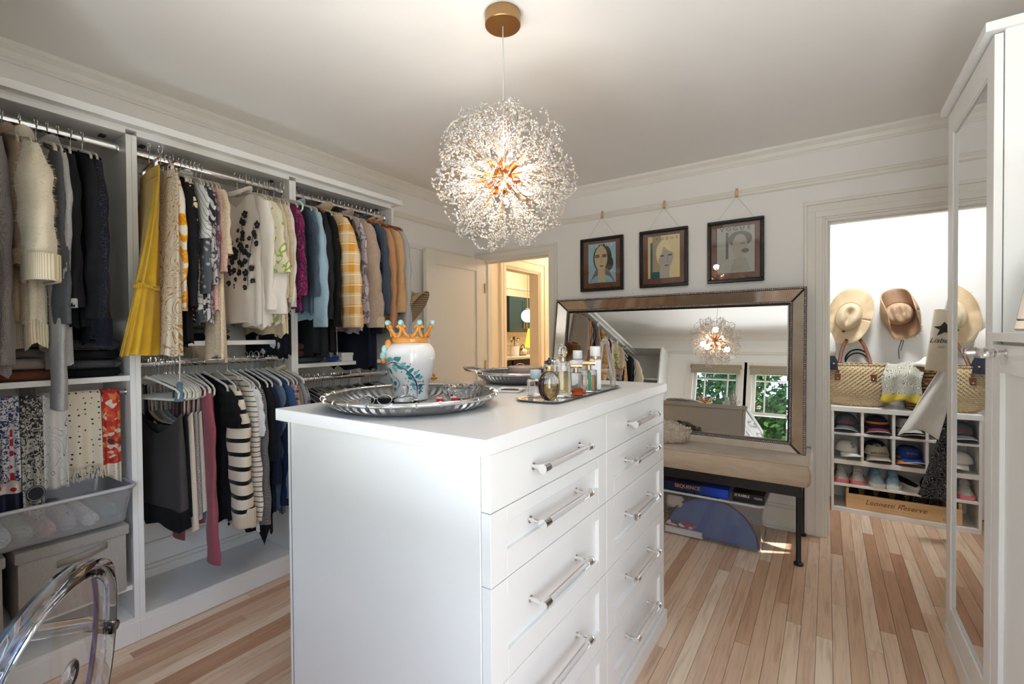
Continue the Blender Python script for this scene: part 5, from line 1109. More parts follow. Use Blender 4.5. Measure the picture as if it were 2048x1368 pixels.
P = [(-.605+.268*math.cos(a), 3.085, .014+.255*math.sin(a)) for a in [PI*i/40 for i in range(41)]]
obj('disc', MB().poly(P, (0, .02, 0)), mat('blue_gloss', lambda N: N.mix(N.noise(5, 3), srgb(36, 66, 116), srgb(76, 122, 186)), .22), dk_, bevel=.003); obj('disc_rim', MB().tube(P, .005, 6), NAVYF, dk_, smooth=True)
cl2 = thing('folded_grey_blanket', 'grey and charcoal folded blankets in the left of the storage bin', 'blanket', (-.75, 3.2, .1))
def lump(x0, x1, y0, y1, z0, z1, s=0, n=14):
    m = MB(); q = random.Random(s); ph = [q.uniform(0, 6) for _ in range(4)]; R = []
    for j in range(7):
        v = j/6; e = math.sin(PI*min(1, max(0, v))*.5) if v < 1 else 1
        ins = .012*(1-math.sin(PI*v))
        R.append([(x+.004*math.sin(20*x+ph[0]), y+.004*math.sin(25*y+ph[1]), z0+(z1-z0)*v+(.008*math.sin(18*x+ph[2])*math.sin(15*y+ph[3]) if v > .8 else 0)) for x, y, _ in rr(x0+ins, x1-ins, y0+ins, y1-ins, 0, .02, 4)])
    return m.rings(R)
PLAIDG = mat('grey_check_blanket', lambda N: N.mix(N.math('GREATER_THAN', N.math('ADD', N.math('SINE', N.math('MULTIPLY', N.xyz()[0], 120)), N.math('SINE', N.math('MULTIPLY', N.xyz()[2], 120))), .2), srgb(72, 68, 62), srgb(128, 122, 112)), .9)
obj('blanket', lump(-.88, -.60, 3.115, 3.37, .135, .265, 2), PLAIDG, cl2, smooth=True); obj('cushion_cover', lump(-.88, -.76, 3.075, 3.112, .165, .25, 4), fabm('ivory_cover', srgb(206, 196, 180)), cl2, smooth=True); obj('dark_blanket', lump(-.88, -.66, 3.112, 3.35, .085, .134, 3), fabm('charcoal_blanket', srgb(44, 44, 46)), cl2, smooth=True)
rf_ = obj('red_floral_cloth', lump(-.88, -.69, 3.065, 3.36, .050, .084, 6), mat('red_floral', lambda N: N.ramp(N.voro(38, out='Color'), [(0, srgb(168, 44, 62)), (.45, srgb(206, 76, 92)), (.6, srgb(220, 206, 196)), (.75, srgb(40, 76, 84)), (.9, srgb(170, 40, 60))], 'CONSTANT'), .8), None, smooth=True, loc=(-.78, 3.2, .05)); tag(rf_, 'red flowered cloth folded above the white album in the storage bin', 'cloth')
al = thing('white_album', 'white album lying on the floor of the storage bin', 'album', (-.78, 3.2, .0095)); obj('pages', MB().box(-.878, -.652, 3.068, 3.34, .0125, .043), mat('album_page', (.78, .76, .72), .7), al); obj('cover', MB().box(-.882, -.648, 3.066, 3.345, .0095, .0125).box(-.882, -.648, 3.066, 3.345, .043, .046), WPL, al)
BLK_BOX = mat('black_box_card', srgb(22, 22, 34), .35); BLUE_BOX = mat('blue_box_card', lambda N: N.ramp(N.math('MULTIPLY_ADD', N.xyz()[0], 2.2, .5), [(.1, srgb(18, 30, 60)), (.55, srgb(22, 36, 80)), (.9, srgb(30, 72, 200))]), .3)
g1 = thing('board_game_box', 'blue board game box with gold lettering on the storage bin', 'board game', (-.71, 3.18, GH+.009)); obj('box_base', MB().box(-.922, -.498, 3.052, 3.33, GH+.009, GH+.03), BLUE_BOX, g1); obj('lid', MB().box(-.924, -.496, 3.050, 3.332, GH+.022, GH+.064), BLUE_BOX, g1, bevel=.001)
text('lettering', 'SEQUENCE', .030, mat('gold_ink', srgb(214, 160, 80), .4), g1, (-.735, 3.0492, GH+.043), (PI/2, 0, 0), .0004, sx=1.05)
g2 = thing('board_game_box', 'black board game box with white lettering on the storage bin', 'board game', (-.38, 3.18, GH+.009)); obj('box_base', MB().box(-.472, -.302, 3.052, 3.31, GH+.009, GH+.03), BLK_BOX, g2); obj('lid', MB().box(-.474, -.300, 3.050, 3.312, GH+.018, GH+.064), BLK_BOX, g2, bevel=.001)
text('lettering', 'SCRABBLE', .021, mat('cream_ink', srgb(226, 220, 200), .5), g2, (-.420, 3.0492, GH+.047), (PI/2, 0, 0), .0004, sx=.86); text('lettering', 'YEARS', .016, mat('cream_ink2', srgb(216, 210, 200), .5), g2, (-.335, 3.0492, GH+.043), (PI/2, 0, 0), .0004)
# chunky knitted throw cushion at the bench's left end
kc = thing('knitted_throw', 'chunky cream knitted throw bunched at the left end of the bench', 'throw', (-.93, 3.16, .575))
KNT = mat('cream_wool', lambda N: N.mix(N.noise(60, 3), srgb(176, 160, 138), srgb(222, 208, 188)), .95, sheen=.4, bump=lambda N: N.bump(N.noise(220, 3), .6, .004))
def kn(u, v):
    a = 2*PI*u; b = PI*v; k = 1+.07*math.sin(9*a+4*b)*math.sin(11*b)+.05*math.sin(17*a-6*b)
    return (-.97+.22*math.sin(b)**.6*math.cos(a)*k, 3.17+.105*math.sin(b)**.6*math.sin(a)*k, .640+.066*math.cos(b)*(1+.12*math.sin(9*a)))
obj('throw_body', MB().grid(kn, 60, 28), KNT, kc, smooth=True)
m = MB(); q = random.Random(8)
for i in range(240):
    a, b = q.uniform(-2.2, 1.0), q.uniform(.15, 2.6); p = Vector(kn((a % (2*PI))/(2*PI), b/PI)); d = Vector((q.uniform(-1, 1), q.uniform(-1, .3), q.uniform(-.7, .7)))
    pts = [p+d*.010*math.sin(t*2*PI)+Vector((0, -.006*math.sin(t*PI), .007*math.cos(t*2*PI))) for t in [k/6 for k in range(7)]]; m.tube(pts, .0042, 5)
y_ = obj('yarn_loop', m, KNT, kc, smooth=True); y_['kind'] = 'stuff'
# ------------------------------------------------------------------ fabrics
def fab(name, kind, c1, c2=None, c3=None, sc=1.0, rough=.9, weave=500, wb=.15, sheen=.15):
    """woven cloth; kind picks the print"""
    c2 = c2 or tuple(q*.7 for q in c1)
    def col(N):
        X = N.xyz()
        if kind == 'plain': return N.mix(N.noise(30*sc, 3), c1, c2)
        if kind == 'heather': return N.mix(N.noise(220*sc, 3, N.map((1, 1, .5))), c1, c2)
        if kind == 'hstripe': return N.mix(N.math('LESS_THAN', N.math('FRACT', N.math('MULTIPLY', X[2], sc)), c3 or .3), c1, c2)
        if kind == 'vstripe': return N.mix(N.math('LESS_THAN', N.math('FRACT', N.math('ADD', N.math('MULTIPLY', X[0], sc), N.math('MULTIPLY', X[1], sc*1.3))), c3 or .3), c1, c2)
        if kind == 'dstripe': return N.mix(N.math('LESS_THAN', N.math('FRACT', N.math('ADD', N.math('MULTIPLY', X[2], sc*.8), N.math('MULTIPLY', X[0], sc))), c3 or .3), c1, c2)
        if kind == 'plaid':
            a = N.math('LESS_THAN', N.math('FRACT', N.math('MULTIPLY', X[2], sc)), .45); b = N.math('LESS_THAN', N.math('FRACT', N.math('ADD', N.math('MULTIPLY', X[0], sc*1.3), N.math('MULTIPLY', X[1], sc*1.3))), .5)
            t = N.math('LESS_THAN', N.math('FRACT', N.math('MULTIPLY_ADD', X[2], sc*2, .3)), .10)
            m = N.mix(N.math('MULTIPLY_ADD', b, .45, N.math('MULTIPLY', a, .5)), c1, c2); return N.mix(t, m, c3 or c1)
        if kind == 'floral':
            v = N.map((1, 1, 1)); d = N.voro(16*sc, v=v); r = N.math('SUBTRACT', d, N.math('MULTIPLY', N.noise(70*sc, 2), .25))
            return N.mix(N.math('LESS_THAN', r, .17), N.mix(N.math('LESS_THAN', N.voro(34*sc), .16), c1, c3 or c2), c2)
        if kind == 'vine':
            d = N.noise(9*sc, 1.5, dist=2.5); a = N.math('ABSOLUTE', N.math('SINE', N.math('MULTIPLY', d, 46))); return N.mix(N.math('LESS_THAN', a, c3[0] if isinstance(c3, tuple) and len(c3) == 1 else .35), c1, c2)
        if kind == 'blot': return N.ramp(N.noise(13*sc, 4, dist=1.2), [(.0, c1), (.5, c1), (.505, c2), (.57, c2), (.575, c3 or c1)], 'CONSTANT')
        if kind == 'camo': return N.ramp(N.noise(11*sc, 1.2, dist=.4), [(0, c1), (.42, c2), (.52, c3), (.62, c1), (.7, c2)], 'CONSTANT')
        if kind == 'dots': return N.mix(N.math('LESS_THAN', N.voro(40*sc, rand=.25, v=N.map((0, 1, 1))), .17), c1, c2)
        if kind == 'lace': return N.mix(N.math('LESS_THAN', N.voro(60*sc, 'DISTANCE_TO_EDGE'), .06), c1, c2)
        if kind == 'knit': return N.mix(N.math('MULTIPLY', N.wave(90*sc, 1, 'X'), N.wave(70*sc, 2, 'Z')), c2, c1)
        if kind == 'zig': return N.mix(N.math('GREATER_THAN', N.math('SINE', N.math('ADD', N.math('MULTIPLY', X[2], 900*sc), N.math('MULTIPLY', N.math('SINE', N.math('MULTIPLY', X[0], 160)), 3.0))), .1), c1, c2)
        return c1
    def bm(N):
        if kind == 'knit': return N.bump(N.math('MULTIPLY', N.wave(90*sc, 1, 'X'), N.wave(70*sc, 2, 'Z')), .7, .006)
        return N.bump(N.math('ADD', N.noise(weave, 2), N.math('MULTIPLY', N.noise(14, 2), 3)), wb, .003)
    if c1[0]+c1[1]+c1[2] < .20: sheen = .01
    return mat(name, col, rough, sheen=sheen, bump=bm, spec=.2)
S_ = srgb
# ------------------------------------------------------------------ hangers and garments (local: x across the rod outwards, y along the rod, z up, rod axis at z = 0)
VELC = mat('cream_velvet', lambda N: N.mix(N.noise(90, 2), S_(176, 166, 148), S_(198, 190, 172)), .85, sheen=.4); VELW = mat('white_velvet', lambda N: N.mix(N.noise(60, 2), S_(206, 204, 194), S_(224, 222, 214)), .8, sheen=.3)
HWOOD = wood('hanger_wood', S_(120, 62, 32), S_(158, 92, 54), 1.5, .35, 0); GREYH = mat('grey_velvet', lambda N: N.mix(N.noise(60, 2), S_(128, 126, 118), S_(150, 148, 140)), .85)
NZ = -.072
def hook_mb():
    P = [(-.019, 0, -.012), (-.0205, 0, .004), (-.014, 0, .0175), (0, 0, .0215), (.014, 0, .0175), (.0205, 0, .003), (.017, 0, -.014), (.006, 0, -.028), (0, 0, -.040), (0, 0, NZ)]
    return MB().tube(P, .0017, 6)
def slim_mb(hw=.212, bar=True, wood_=False):
    m = MB(); r = .0055 if not wood_ else .009
    P = [(x, 0, NZ-.004-.055*(abs(x)/hw)**1.15-(.010 if abs(x) > hw*.97 else 0)) for x in [hw*(-1+2*i/20) for i in range(21)]]
    m.tube(P, [r*(1.7 if abs(p[0]) < .02 else 1.0) for p in P], 8, flat=.62 if not wood_ else 1.2, upv=(0, 0, 1))
    if bar:
        z = P[0][2]; m.tube([P[0], (-hw+.004, 0, z-.022), (-hw+.02, 0, z-.030), (hw-.02, 0, z-.030), (hw-.004, 0, z-.022), P[-1]], .0042, 6)
    return m
HPROTO = {}
def hanger(label, Y, z, x=RX, kind='cream', rz=0, group=None):
    key = kind
    if key not in HPROTO:
        mt_ = {'cream': VELC, 'white': VELW, 'wood': HWOOD, 'grey': GREYH, 'clip': CHROME}[kind]
        t = thing('hanger', label, 'hanger', (x, Y, z)); t['_w'] = (0, 0, 0)
        obj('hook', hook_mb(), CHROME, t, smooth='auto', local=True)
        if kind == 'clip':
            obj('bar', MB().tube([(-.15, 0, NZ-.01), (-.02, 0, NZ-.004), (0, 0, NZ), (.02, 0, NZ-.004), (.15, 0, NZ-.01)], .004, 8), HWOOD, t, smooth='auto', local=True)
            for sx in (-.10, .10): obj('clip', MB().box(sx-.012, sx+.012, -.008, .008, NZ-.045, NZ-.004), CHROME, t, bevel=.003, local=True)
        else: obj('shoulder_bar', slim_mb(wood_=kind == 'wood', bar=kind != 'wood'), mt_, t, smooth='auto', local=True)
        HPROTO[key] = t
    else: t = dup(HPROTO[key]); t.location = (x, Y, z)
    t.rotation_euler = (0, 0, rz); t['label'] = label
    if 'group' in t: del t['group']
    if group: t['group'] = group
    return t
def sgn(v): return 1 if v >= 0 else -1
def body_mb(hw, L, t, flare=1.1, seed=0, fold=.008, nz=NZ-.006, slope=.056, neck=.0, wavy=.012, nu=56, nv=20, nf=7, waist=1.0, top=None):
    """a hung garment body, closed tube under the hanger's shoulders"""
    q = random.Random(seed); p1, p2, p3 = q.uniform(0, 6), q.uniform(0, 6), q.uniform(0, 6)
    m = MB(); R = []
    for j in range(nv+1):
        v = j/nv; row = []
        w = hw*(1+(flare-1)*v)*(1-(1-waist)*math.sin(PI*min(1, v*1.25))); th = .007+(t-.007)*min(1, v*3.2)**.7
        for i in range(nu):
            a = 2*PI*i/nu; c, s_ = math.cos(a), math.sin(a)
            x = w*sgn(c)*abs(c)**.75; y = th*sgn(s_)*abs(s_)**.7
            F = fold*v**.8*(math.sin(nf*a+p1+2.2*v)+.6*math.sin((nf*2-1)*a+p2))
            y += F*(1 if s_ >= 0 else -1)*(.35+.65*abs(s_)); x += .5*F*c
            zt = nz-slope*(abs(x)/hw)**1.15-(neck*math.exp(-(x/.055)**2) if s_ < 0 else neck*.35*math.exp(-(x/.055)**2))
            zb = -L+wavy*math.sin(3*a+p3)*.6+wavy*.5*math.sin(nf*a+p1)
            row.append((x, y, zt+(zb-zt)*v))
        R.append(row)
    return m.rings(R, True, False), R
def sleeve_mb(hw, ln, sg, r0=.062, r1=.042, t=.030, seed=0, out=.03, back=.0, cuff=0, bell=0, z0=NZ-.045, nv=18, wr=.0062):
    q = random.Random(seed+(3 if sg > 0 else 0)); p1, p2 = q.uniform(0, 6), q.uniform(0, 6); R = []; N_ = 20
    for j in range(nv+1):
        v = j/nv
        cx = sg*(hw-.040+.040*min(1, v*4)**.6+out*math.sin(PI*.5*v)); cz = z0-.012*0-ln*v; cy_ = back*v
        r = r0+(r1-r0)*v**.8+bell*max(0, v-.75)*4*.25
        tt = (.016+(t-.016)*min(1, v*4))*(1-.15*v)
        row = []
        for i in range(N_):
            a = 2*PI*i/N_; k = 1+wr/r*1.2*math.sin(3*a+p1+7*v)*(.3+v)+wr/r*.9*math.sin(26*v+p2+a)
            z = cz+(.030*(-math.cos(a)*sg-.3)*(1-v)**2)*1.0
            row.append((cx+r*k*math.cos(a), cy_+tt*k*math.sin(a), z))
        R.append(row)
    return MB().rings(R, True, False), R
def cuff_from(R, h, k=1.05, m=None):
    m = m or MB(); a = R[-1]; cx = sum(p[0] for p in a)/len(a); cyy = sum(p[1] for p in a)/len(a)
    f = lambda q, dz: [(cx+(p[0]-cx)*q, cyy+(p[1]-cyy)*q, p[2]+dz) for p in a]
    return m.rings([f(k*.97, h), f(k, h-.004), f(k, .002), f(k*.97, -.003), f(.8, .0)], True, False)
def collar_mb(r=.062, t=.03, h=.03, k=.012, roll=1.15, z=NZ-.02, seed=0):
    R = []
    for v in range(6):
        vv = v/5; ang = PI*1.1*vv
        rr_ = 1+k/r*math.sin(ang)*2; zz = z+h*math.sin(ang*.62)-(h*.7*max(0, vv-.6))
        R.append([(r*rr_*math.cos(a), t*rr_*math.sin(a), zz+.010*math.cos(2*a)-.012*(math.sin(a) < 0)*abs(math.sin(a))) for a in [2*PI*i/24 for i in range(24)]])
    return MB().rings(R, True, False)
def fuzz_mb(R, n, L, seed=0):
    q = random.Random(seed); m = MB(); nv, nu = len(R), len(R[0])
    for _ in range(n):
        j, i = q.randrange(nv-1), q.randrange(nu); a, b, c = Vector(R[j][i]), Vector(R[j][(i+1) % nu]), Vector(R[j+1][i]); u, v = q.random(), q.random()
        p = a+(b-a)*u+(c-a)*v; nn = (b-a).cross(c-a)
        if nn.length < 1e-9: continue
        nn.normalize(); ctr = sum((Vector(x) for x in R[j]), Vector())/nu
        if nn.dot(p-ctr) < 0: nn = -nn
        d = (nn+Vector((q.uniform(-.6, .6), q.uniform(-.6, .6), q.uniform(-.9, .2)))).normalized()*L*q.uniform(.5, 1.2); s_ = d.orthogonal().normalized()*.0009
        m.add([p-s_, p+s_, p+d], [(0, 1, 2)])
    return m
NG = [0]
def garment(name, label, cat, Y, zr, mt_, hw=.2, L=.75, t=.022, sl=None, flare=1.08, hk='cream', hl=None, rz=None, collar=None, cuff=None, seed=None, x=RX, fold=.011, wavy=.018, neck=0, hem=None, nf=7, fuzz=0, group=None, slm=None, waist=1, out=.03, sr=(.062, .042), bell=0, slope=.056, hang=True, st=None):
    """one garment with its parts on one hanger (a thing of its own)"""
    NG[0] += 1; seed = seed or NG[0]*13; q = random.Random(seed)
    rz = q.uniform(-.06, .06) if rz is None else rz
    g = thing(name, label, cat, (x, Y, zr), rz, group); g['_w'] = (0, 0, 0)
    m, R = body_mb(hw, L, t, flare, seed, fold, wavy=wavy, neck=neck, nf=nf, waist=waist, slope=slope)
    obj('body', m, mt_, g, smooth=True, local=True)
    if fuzz: f = obj('fuzz', fuzz_mb(R, fuzz, .012, seed), mt_, g, local=True); f['kind'] = 'stuff'
    if hem:
        hm, hh = hem; a = R[-1]
        obj('hem_band', MB().rings([[(p[0]*1.012, p[1]*1.06, p[2]+hh) for p in a], [(p[0]*1.014, p[1]*1.08, p[2]+hh*.5) for p in a], [(p[0]*1.0, p[1]*1.02, p[2]-.003) for p in a]], True, False), hm, g, smooth=True, local=True)
    if sl:
        for sg in (1, -1):
            sm, SR = sleeve_mb(hw, sl, sg, sr[0], sr[1], (st or t)*1.25, seed, out=out if sg > 0 else min(out, .01), bell=bell)
            so = obj('sleeve', sm, slm or mt_, g, smooth=True, local=True)
            if fuzz: f = obj('sleeve_fuzz', fuzz_mb(SR, fuzz//2, .012, seed+sg), mt_, so, local=True); f['kind'] = 'stuff'
            if cuff: obj('cuff', cuff_from(SR, cuff[1], cuff[2] if len(cuff) > 2 else 1.05), cuff[0], so, smooth=True, local=True)
    if collar: obj('collar', collar_mb(*collar[1:], seed=seed) if len(collar) > 1 else collar_mb(), collar[0], g, smooth=True, local=True)
    if hang: hanger(hl or ('hanger of the ' + label), Y, zr, x, hk, rz)
    return g, R
def hlab(kind, what): return {'cream': 'cream velvet hanger holding the ', 'white': 'white velvet hanger holding the ', 'wood': 'brown wooden hanger holding the ', 'grey': 'grey velvet hanger holding the ', 'clip': 'wooden clip hanger holding the '}[kind]+what
ZT, ZL, ZL3 = 2.132, 1.204, 1.070   # top of the rails
# ---- left bay
CRM = fab('cream_angora', 'heather', S_(206, 194, 170), S_(226, 216, 192), sheen=.6, wb=.5); BEI = fab('beige_rib', 'knit', S_(206, 184, 156), S_(160, 136, 110), sc=1.2); LIL = fab('lilac_knit', 'knit', S_(176, 166, 164), S_(126, 118, 118), sc=1.3)
DKG = fab('charcoal_knit', 'heather', S_(62, 64, 68), S_(88, 90, 94)); LTG = fab('light_grey_knit', 'heather', S_(176, 174, 172), S_(134, 132, 132)); BLK = fab('black_knit', 'plain', S_(16, 16, 18), S_(28, 28, 30)); BLK2 = fab('soft_black', 'plain', S_(20, 20, 24), S_(34, 34, 38)); LACEB = fab('black_open_knit', 'lace', S_(18, 19, 26), S_(52, 54, 66), sc=2); TAUP = fab('taupe_knit', 'heather', S_(132, 122, 116), S_(160, 150, 144))
G1 = 'knitwear on the left bay rail'
garment('cardigan', 'pale lilac open-knit cardigan cut by the left edge', 'cardigan', .335, ZT, LIL, .21, .95, .025, .80, 1.05, hl=hlab('cream', 'pale lilac cardigan'), group=G1, sr=(.07, .05))
g, R = garment('ruffled_cardigan', 'beige ribbed cardigan with a ruffled front edge', 'cardigan', .372, ZT, BEI, .20, .78, .022, .46, 1.05, hl=hlab('cream', 'ruffled beige cardigan'), cuff=(BEI, .05, 1.04), collar=(BEI, .056, .03, .034, .012), group=G1)
m = MB(); RR = []
for i in range(22):
    v = i/21; z = NZ-.03-.34*v; xo = .09+.10*v; RR.append([(xo-.05+.045*k/4+.02*math.sin(9*v*PI+k*.6), -.030-.012*math.sin(11*v*PI+k), z+.012*math.cos(9*v*PI+k)) for k in range(5)])
obj('ruffle', m.rings(RR, False, False), BEI, g, smooth=True, local=True, solid=.004)
g, R = garment('fuzzy_sweater', 'fuzzy cream turtleneck sweater with wide ribbed cuffs', 'sweater', .418, ZT, CRM, .215, .86, .040, .52, 1.10, hl=hlab('cream', 'fuzzy cream sweater'), cuff=(fab('cream_rib', 'vstripe', S_(214, 202, 176), S_(180, 166, 140), .45, sc=110), .085, 1.12), collar=(CRM, .056, .030, .042, .010), hem=(fab('cream_hem_rib', 'vstripe', S_(214, 202, 176), S_(180, 166, 140), .45, sc=110), .08), fuzz=3200, group=G1, sr=(.085, .095), st=.038, bell=.10, out=.085)
garment('sweater', 'charcoal grey wool sweater beside the fuzzy cream one', 'sweater', .462, ZT, DKG, .205, .80, .018, .66, 1.04, hl=hlab('cream', 'charcoal wool sweater'), cuff=(DKG, .06), group=G1, sr=(.062, .055))
garment('cardigan', 'light grey heather cardigan with a rolled collar', 'cardigan', .492, ZT, LTG, .205, .92, .020, .60, 1.04, hl=hlab('cream', 'light grey heather cardigan'), collar=(LTG, .055, .028, .032, .010), cuff=(LTG, .03), group=G1)
garment('long_cardigan', 'long taupe grey cardigan whose sleeves hang below the shelf', 'cardigan', .462, ZT-.0, TAUP, .19, .94, .008, .97, 1.0, hl=hlab('grey', 'long taupe cardigan'), slm=LTG, cuff=(LTG, .06), group=G1, sr=(.050, .058), out=.02, st=.016)
garment('sweater', 'plain black sweater next to the light grey cardigan', 'sweater', .523, ZT, BLK, .205, .78, .020, .60, 1.03, hl=hlab('cream', 'plain black sweater'), group=G1)
garment('jacket', 'soft black jacket, second black piece on the left bay rail', 'jacket', .560, ZT, BLK2, .205, .80, .022, .64, 1.05, hl=hlab('cream', 'soft black jacket'), group=G1)
garment('openwork_sweater', 'black openwork sweater with navy knit cuffs, last on the left bay rail', 'sweater', .596, ZT, LACEB, .21, .84, .020, .74, 1.05, hl=hlab('cream', 'black openwork sweater'), cuff=(fab('navy_chunky_knit', 'knit', S_(34, 36, 62), S_(16, 18, 34)), .10), group=G1)
# ---- middle bay, upper rail
G2 = 'tops and skirts on the middle upper rail'
YLW = fab('mustard_cotton', 'plain', S_(176, 136, 26), S_(204, 166, 50), sc=.3)
sk = thing('tiered_skirt', 'long mustard yellow tiered skirt hanging at the left of the middle bay', 'skirt', (RX+.07, .800, ZT), -.10, G2); sk['_w'] = (0, 0, 0)
def skirt_rings(w0, w1, t0, t1, z0, z1, n, nf, amp, ph, nu=72, nv=14, bias=0, lean=(0, 0)):
    R = []
    for j in range(nv+1):
        v = j/nv; R.append([((w0+(w1-w0)*v)*sgn(math.cos(a))*abs(math.cos(a))**.8*(1+amp*v*math.sin(nf*a+ph))+bias*v, (t0+(t1-t0)*v)*math.sin(a)*(1+2.2*amp*(.25+v)*math.sin(nf*a+ph))+(lean[0]+(lean[1]-lean[0])*v)*max(0, (w0+(w1-w0)*v)*math.cos(a)+.02)/.25, z0+(z1-z0)*v+.004*math.sin(5*a)*v) for a in [2*PI*i/nu for i in range(nu)]])
    return R
obj('waistband', MB().rings(skirt_rings(.150, .152, .012, .013, NZ-.04, NZ-.085, 0, 3, 0, 0, nv=2), True, False), YLW, sk, smooth=True, local=True)
obj('upper_tier', MB().rings(skirt_rings(.150, .210, .013, .042, NZ-.085, -.62, 0, 9, .07, 1.1, lean=(0, -.085)), True, False), YLW, sk, smooth=True, local=True)
obj('ruffle_seam', MB().rings(skirt_rings(.214, .218, .045, .047, -.612, -.632, 0, 30, .03, 0, nu=150, nv=3, lean=(-.085, -.087)), True, False), YLW, sk, smooth=True, local=True, solid=.003)
obj('lower_tier', MB().rings(skirt_rings(.212, .245, .044, .056, -.625, -.90, 0, 17, .06, .4, nu=150, lean=(-.086, -.13)), True, False), YLW, sk, smooth=True, local=True)
hanger(hlab('clip', 'mustard tiered skirt'), .800, ZT, RX+.07, 'clip', -.10)
FLO = fab('gold_leaf_print', 'vine', S_(206, 196, 180), S_(164, 126, 62), (.38,), sc=.5)
sk = thing('printed_skirt', 'white skirt with gold leaf print beside the mustard one', 'skirt', (RX+.09, .835, ZT), .05, G2); sk['_w'] = (0, 0, 0)
obj('waistband', MB().rings(skirt_rings(.150, .152, .010, .011, NZ-.04, NZ-.075, 0, 3, 0, 0, nv=2), True, False), FLO, sk, smooth=True, local=True)
obj('skirt_body', MB().rings(skirt_rings(.152, .235, .011, .040, NZ-.075, -.905, 0, 8, .06, 2, lean=(0, -.05)), True, False), FLO, sk, smooth=True, local=True)
hanger(hlab('clip', 'gold leaf print skirt'), .835, ZT, RX+.09, 'clip', .05)
items2 = [
 ('blouse', 'yellow and white bold print blouse with a long sleeve', 'blouse', .856, fab('yellow_bold_print', 'blot', S_(222, 214, 200), S_(218, 150, 32), S_(206, 134, 22), sc=.8), .20, .66, .014, .60, {}),
 ('blouse', 'black blouse right of the yellow printed one', 'blouse', .876, BLK, .195, .84, .016, .54, {}),
 ('dress', 'long black lace-edged dress in the middle bay', 'dress', .894, BLK2, .20, .86, .018, .58, {}),
 ('blouse', 'black blouse printed with white and yellow blooms', 'blouse', .910, fab('black_bloom_print', 'floral', S_(20, 20, 26), S_(214, 196, 156), S_(206, 150, 50), sc=1.5), .20, .74, .013, .46, {}),
 ('blouse', 'white blouse with fine grey diagonal stripes and short sleeves', 'blouse', .944, fab('fine_grey_stripe', 'dstripe', S_(206, 206, 204), S_(92, 94, 100), .13, sc=42), .205, .70, .015, .28, dict(sr=(.07, .06), collar=(fab('fine_grey_stripe_collar', 'dstripe', S_(206, 206, 204), S_(92, 94, 100), .13, sc=42), .06, .03, .03))),
 ('blouse', 'slate grey blouse with pale leaf sprigs', 'blouse', .944, fab('slate_sprig', 'floral', S_(84, 88, 94), S_(160, 164, 168), S_(70, 72, 78), sc=2.4), .20, .76, .012, .52, {}),
 ('tee', 'black and white striped short-sleeve top in the middle bay', 'top', .962, fab('bold_black_stripe', 'dstripe', S_(196, 196, 194), S_(40, 42, 48), .52, sc=26), .205, .72, .015, .22, dict(sr=(.075, .066), out=.05)),
 ('blouse', 'white blouse with dark ink foliage print', 'blouse', .980, fab('ink_foliage', 'blot', S_(190, 188, 188), S_(70, 70, 78), S_(176, 174, 176), sc=1.3), .20, .76, .012, .48, {}),
 ('blouse', 'wine and grey paisley blouse', 'blouse', .994, fab('wine_paisley', 'blot', S_(150, 140, 144), S_(112, 58, 74), S_(90, 96, 102), sc=1.8), .20, .72, .010, .45, {}),
 ('lace_top', 'dusty pink lace top with ruffled cuffs', 'top', 1.010, fab('pink_lace', 'lace', S_(196, 156, 142), S_(216, 182, 168), sc=1.3), .205, .70, .014, .42, dict(bell=.05, sr=(.06, .055))),
 ('lace_top', 'sheer cream lace tunic falling below the middle shelf edge', 'tunic', 1.030, fab('cream_lace', 'lace', S_(206, 186, 158), S_(222, 206, 182), sc=1.1), .21, .93, .016, .34, dict(bell=.05, sr=(.07, .07), flare=1.12)),
]
for nm, lb, ct_, Y, mt_, hw, L, t, sl, kw in items2: garment(nm, lb, ct_, Y, ZT, mt_, hw, L, t, sl, hl=hlab('cream', lb), group=G2, **kw)
EMB = mat('black_embroidery', S_(34, 34, 42), .8); WBL = fab('white_crepe', 'plain', S_(212, 204, 194), S_(226, 220, 212), sc=.5)
g, R = garment('embroidered_blouse', 'white peasant blouse with black flower embroidery facing the room', 'blouse', 1.198, ZT, WBL, .205, .76, .030, .60, 1.12, hl=hlab('cream', 'black embroidered white blouse'), group=G2, rz=.26, neck=.085, fold=.010, nf=9, collar=(WBL, .075, .036, .022, .010), out=.05, bell=.02, sr=(.06, .055))
q = random.Random(21); 
def bsurf(x, z): return (x, -.031-.006*abs(math.sin(20*x)), z)
def blossom(m, x, z, r):
    for k in range(5):
        a = 2*PI*k/5+q.random(); c = (x+r*.62*math.cos(a), z+r*.62*math.sin(a)); P = [bsurf(c[0]+r*.5*math.cos(2*PI*i/7), c[1]+r*.5*math.sin(2*PI*i/7)) for i in range(7)]; m.poly([(p[0], p[1]-.004, p[2]) for p in P], (0, -.002, 0))
for sx in (-.3, .9, 2.1):
    st = [(sx*.062+.022*math.sin(3*v+sx), NZ-.15-.05*(abs(sx-.9))-.29*v) for v in [i/14 for i in range(15)]]
    obj('embroidered_stem', MB().tube([(x, bsurf(x, z)[1]-.004, z) for x, z in st], .0015, 5), EMB, g, local=True)
    for i, (x, z) in enumerate(st):
        m = MB(); blossom(m, x+q.uniform(-.035, .035), z+q.uniform(-.01, .01), q.uniform(.010, .019)); obj('embroidered_flower', m, EMB, g, local=True)
m = MB()
for i in range(9): blossom(m, .215+q.uniform(-.03, .03), -.60-.09*q.random(), .009)
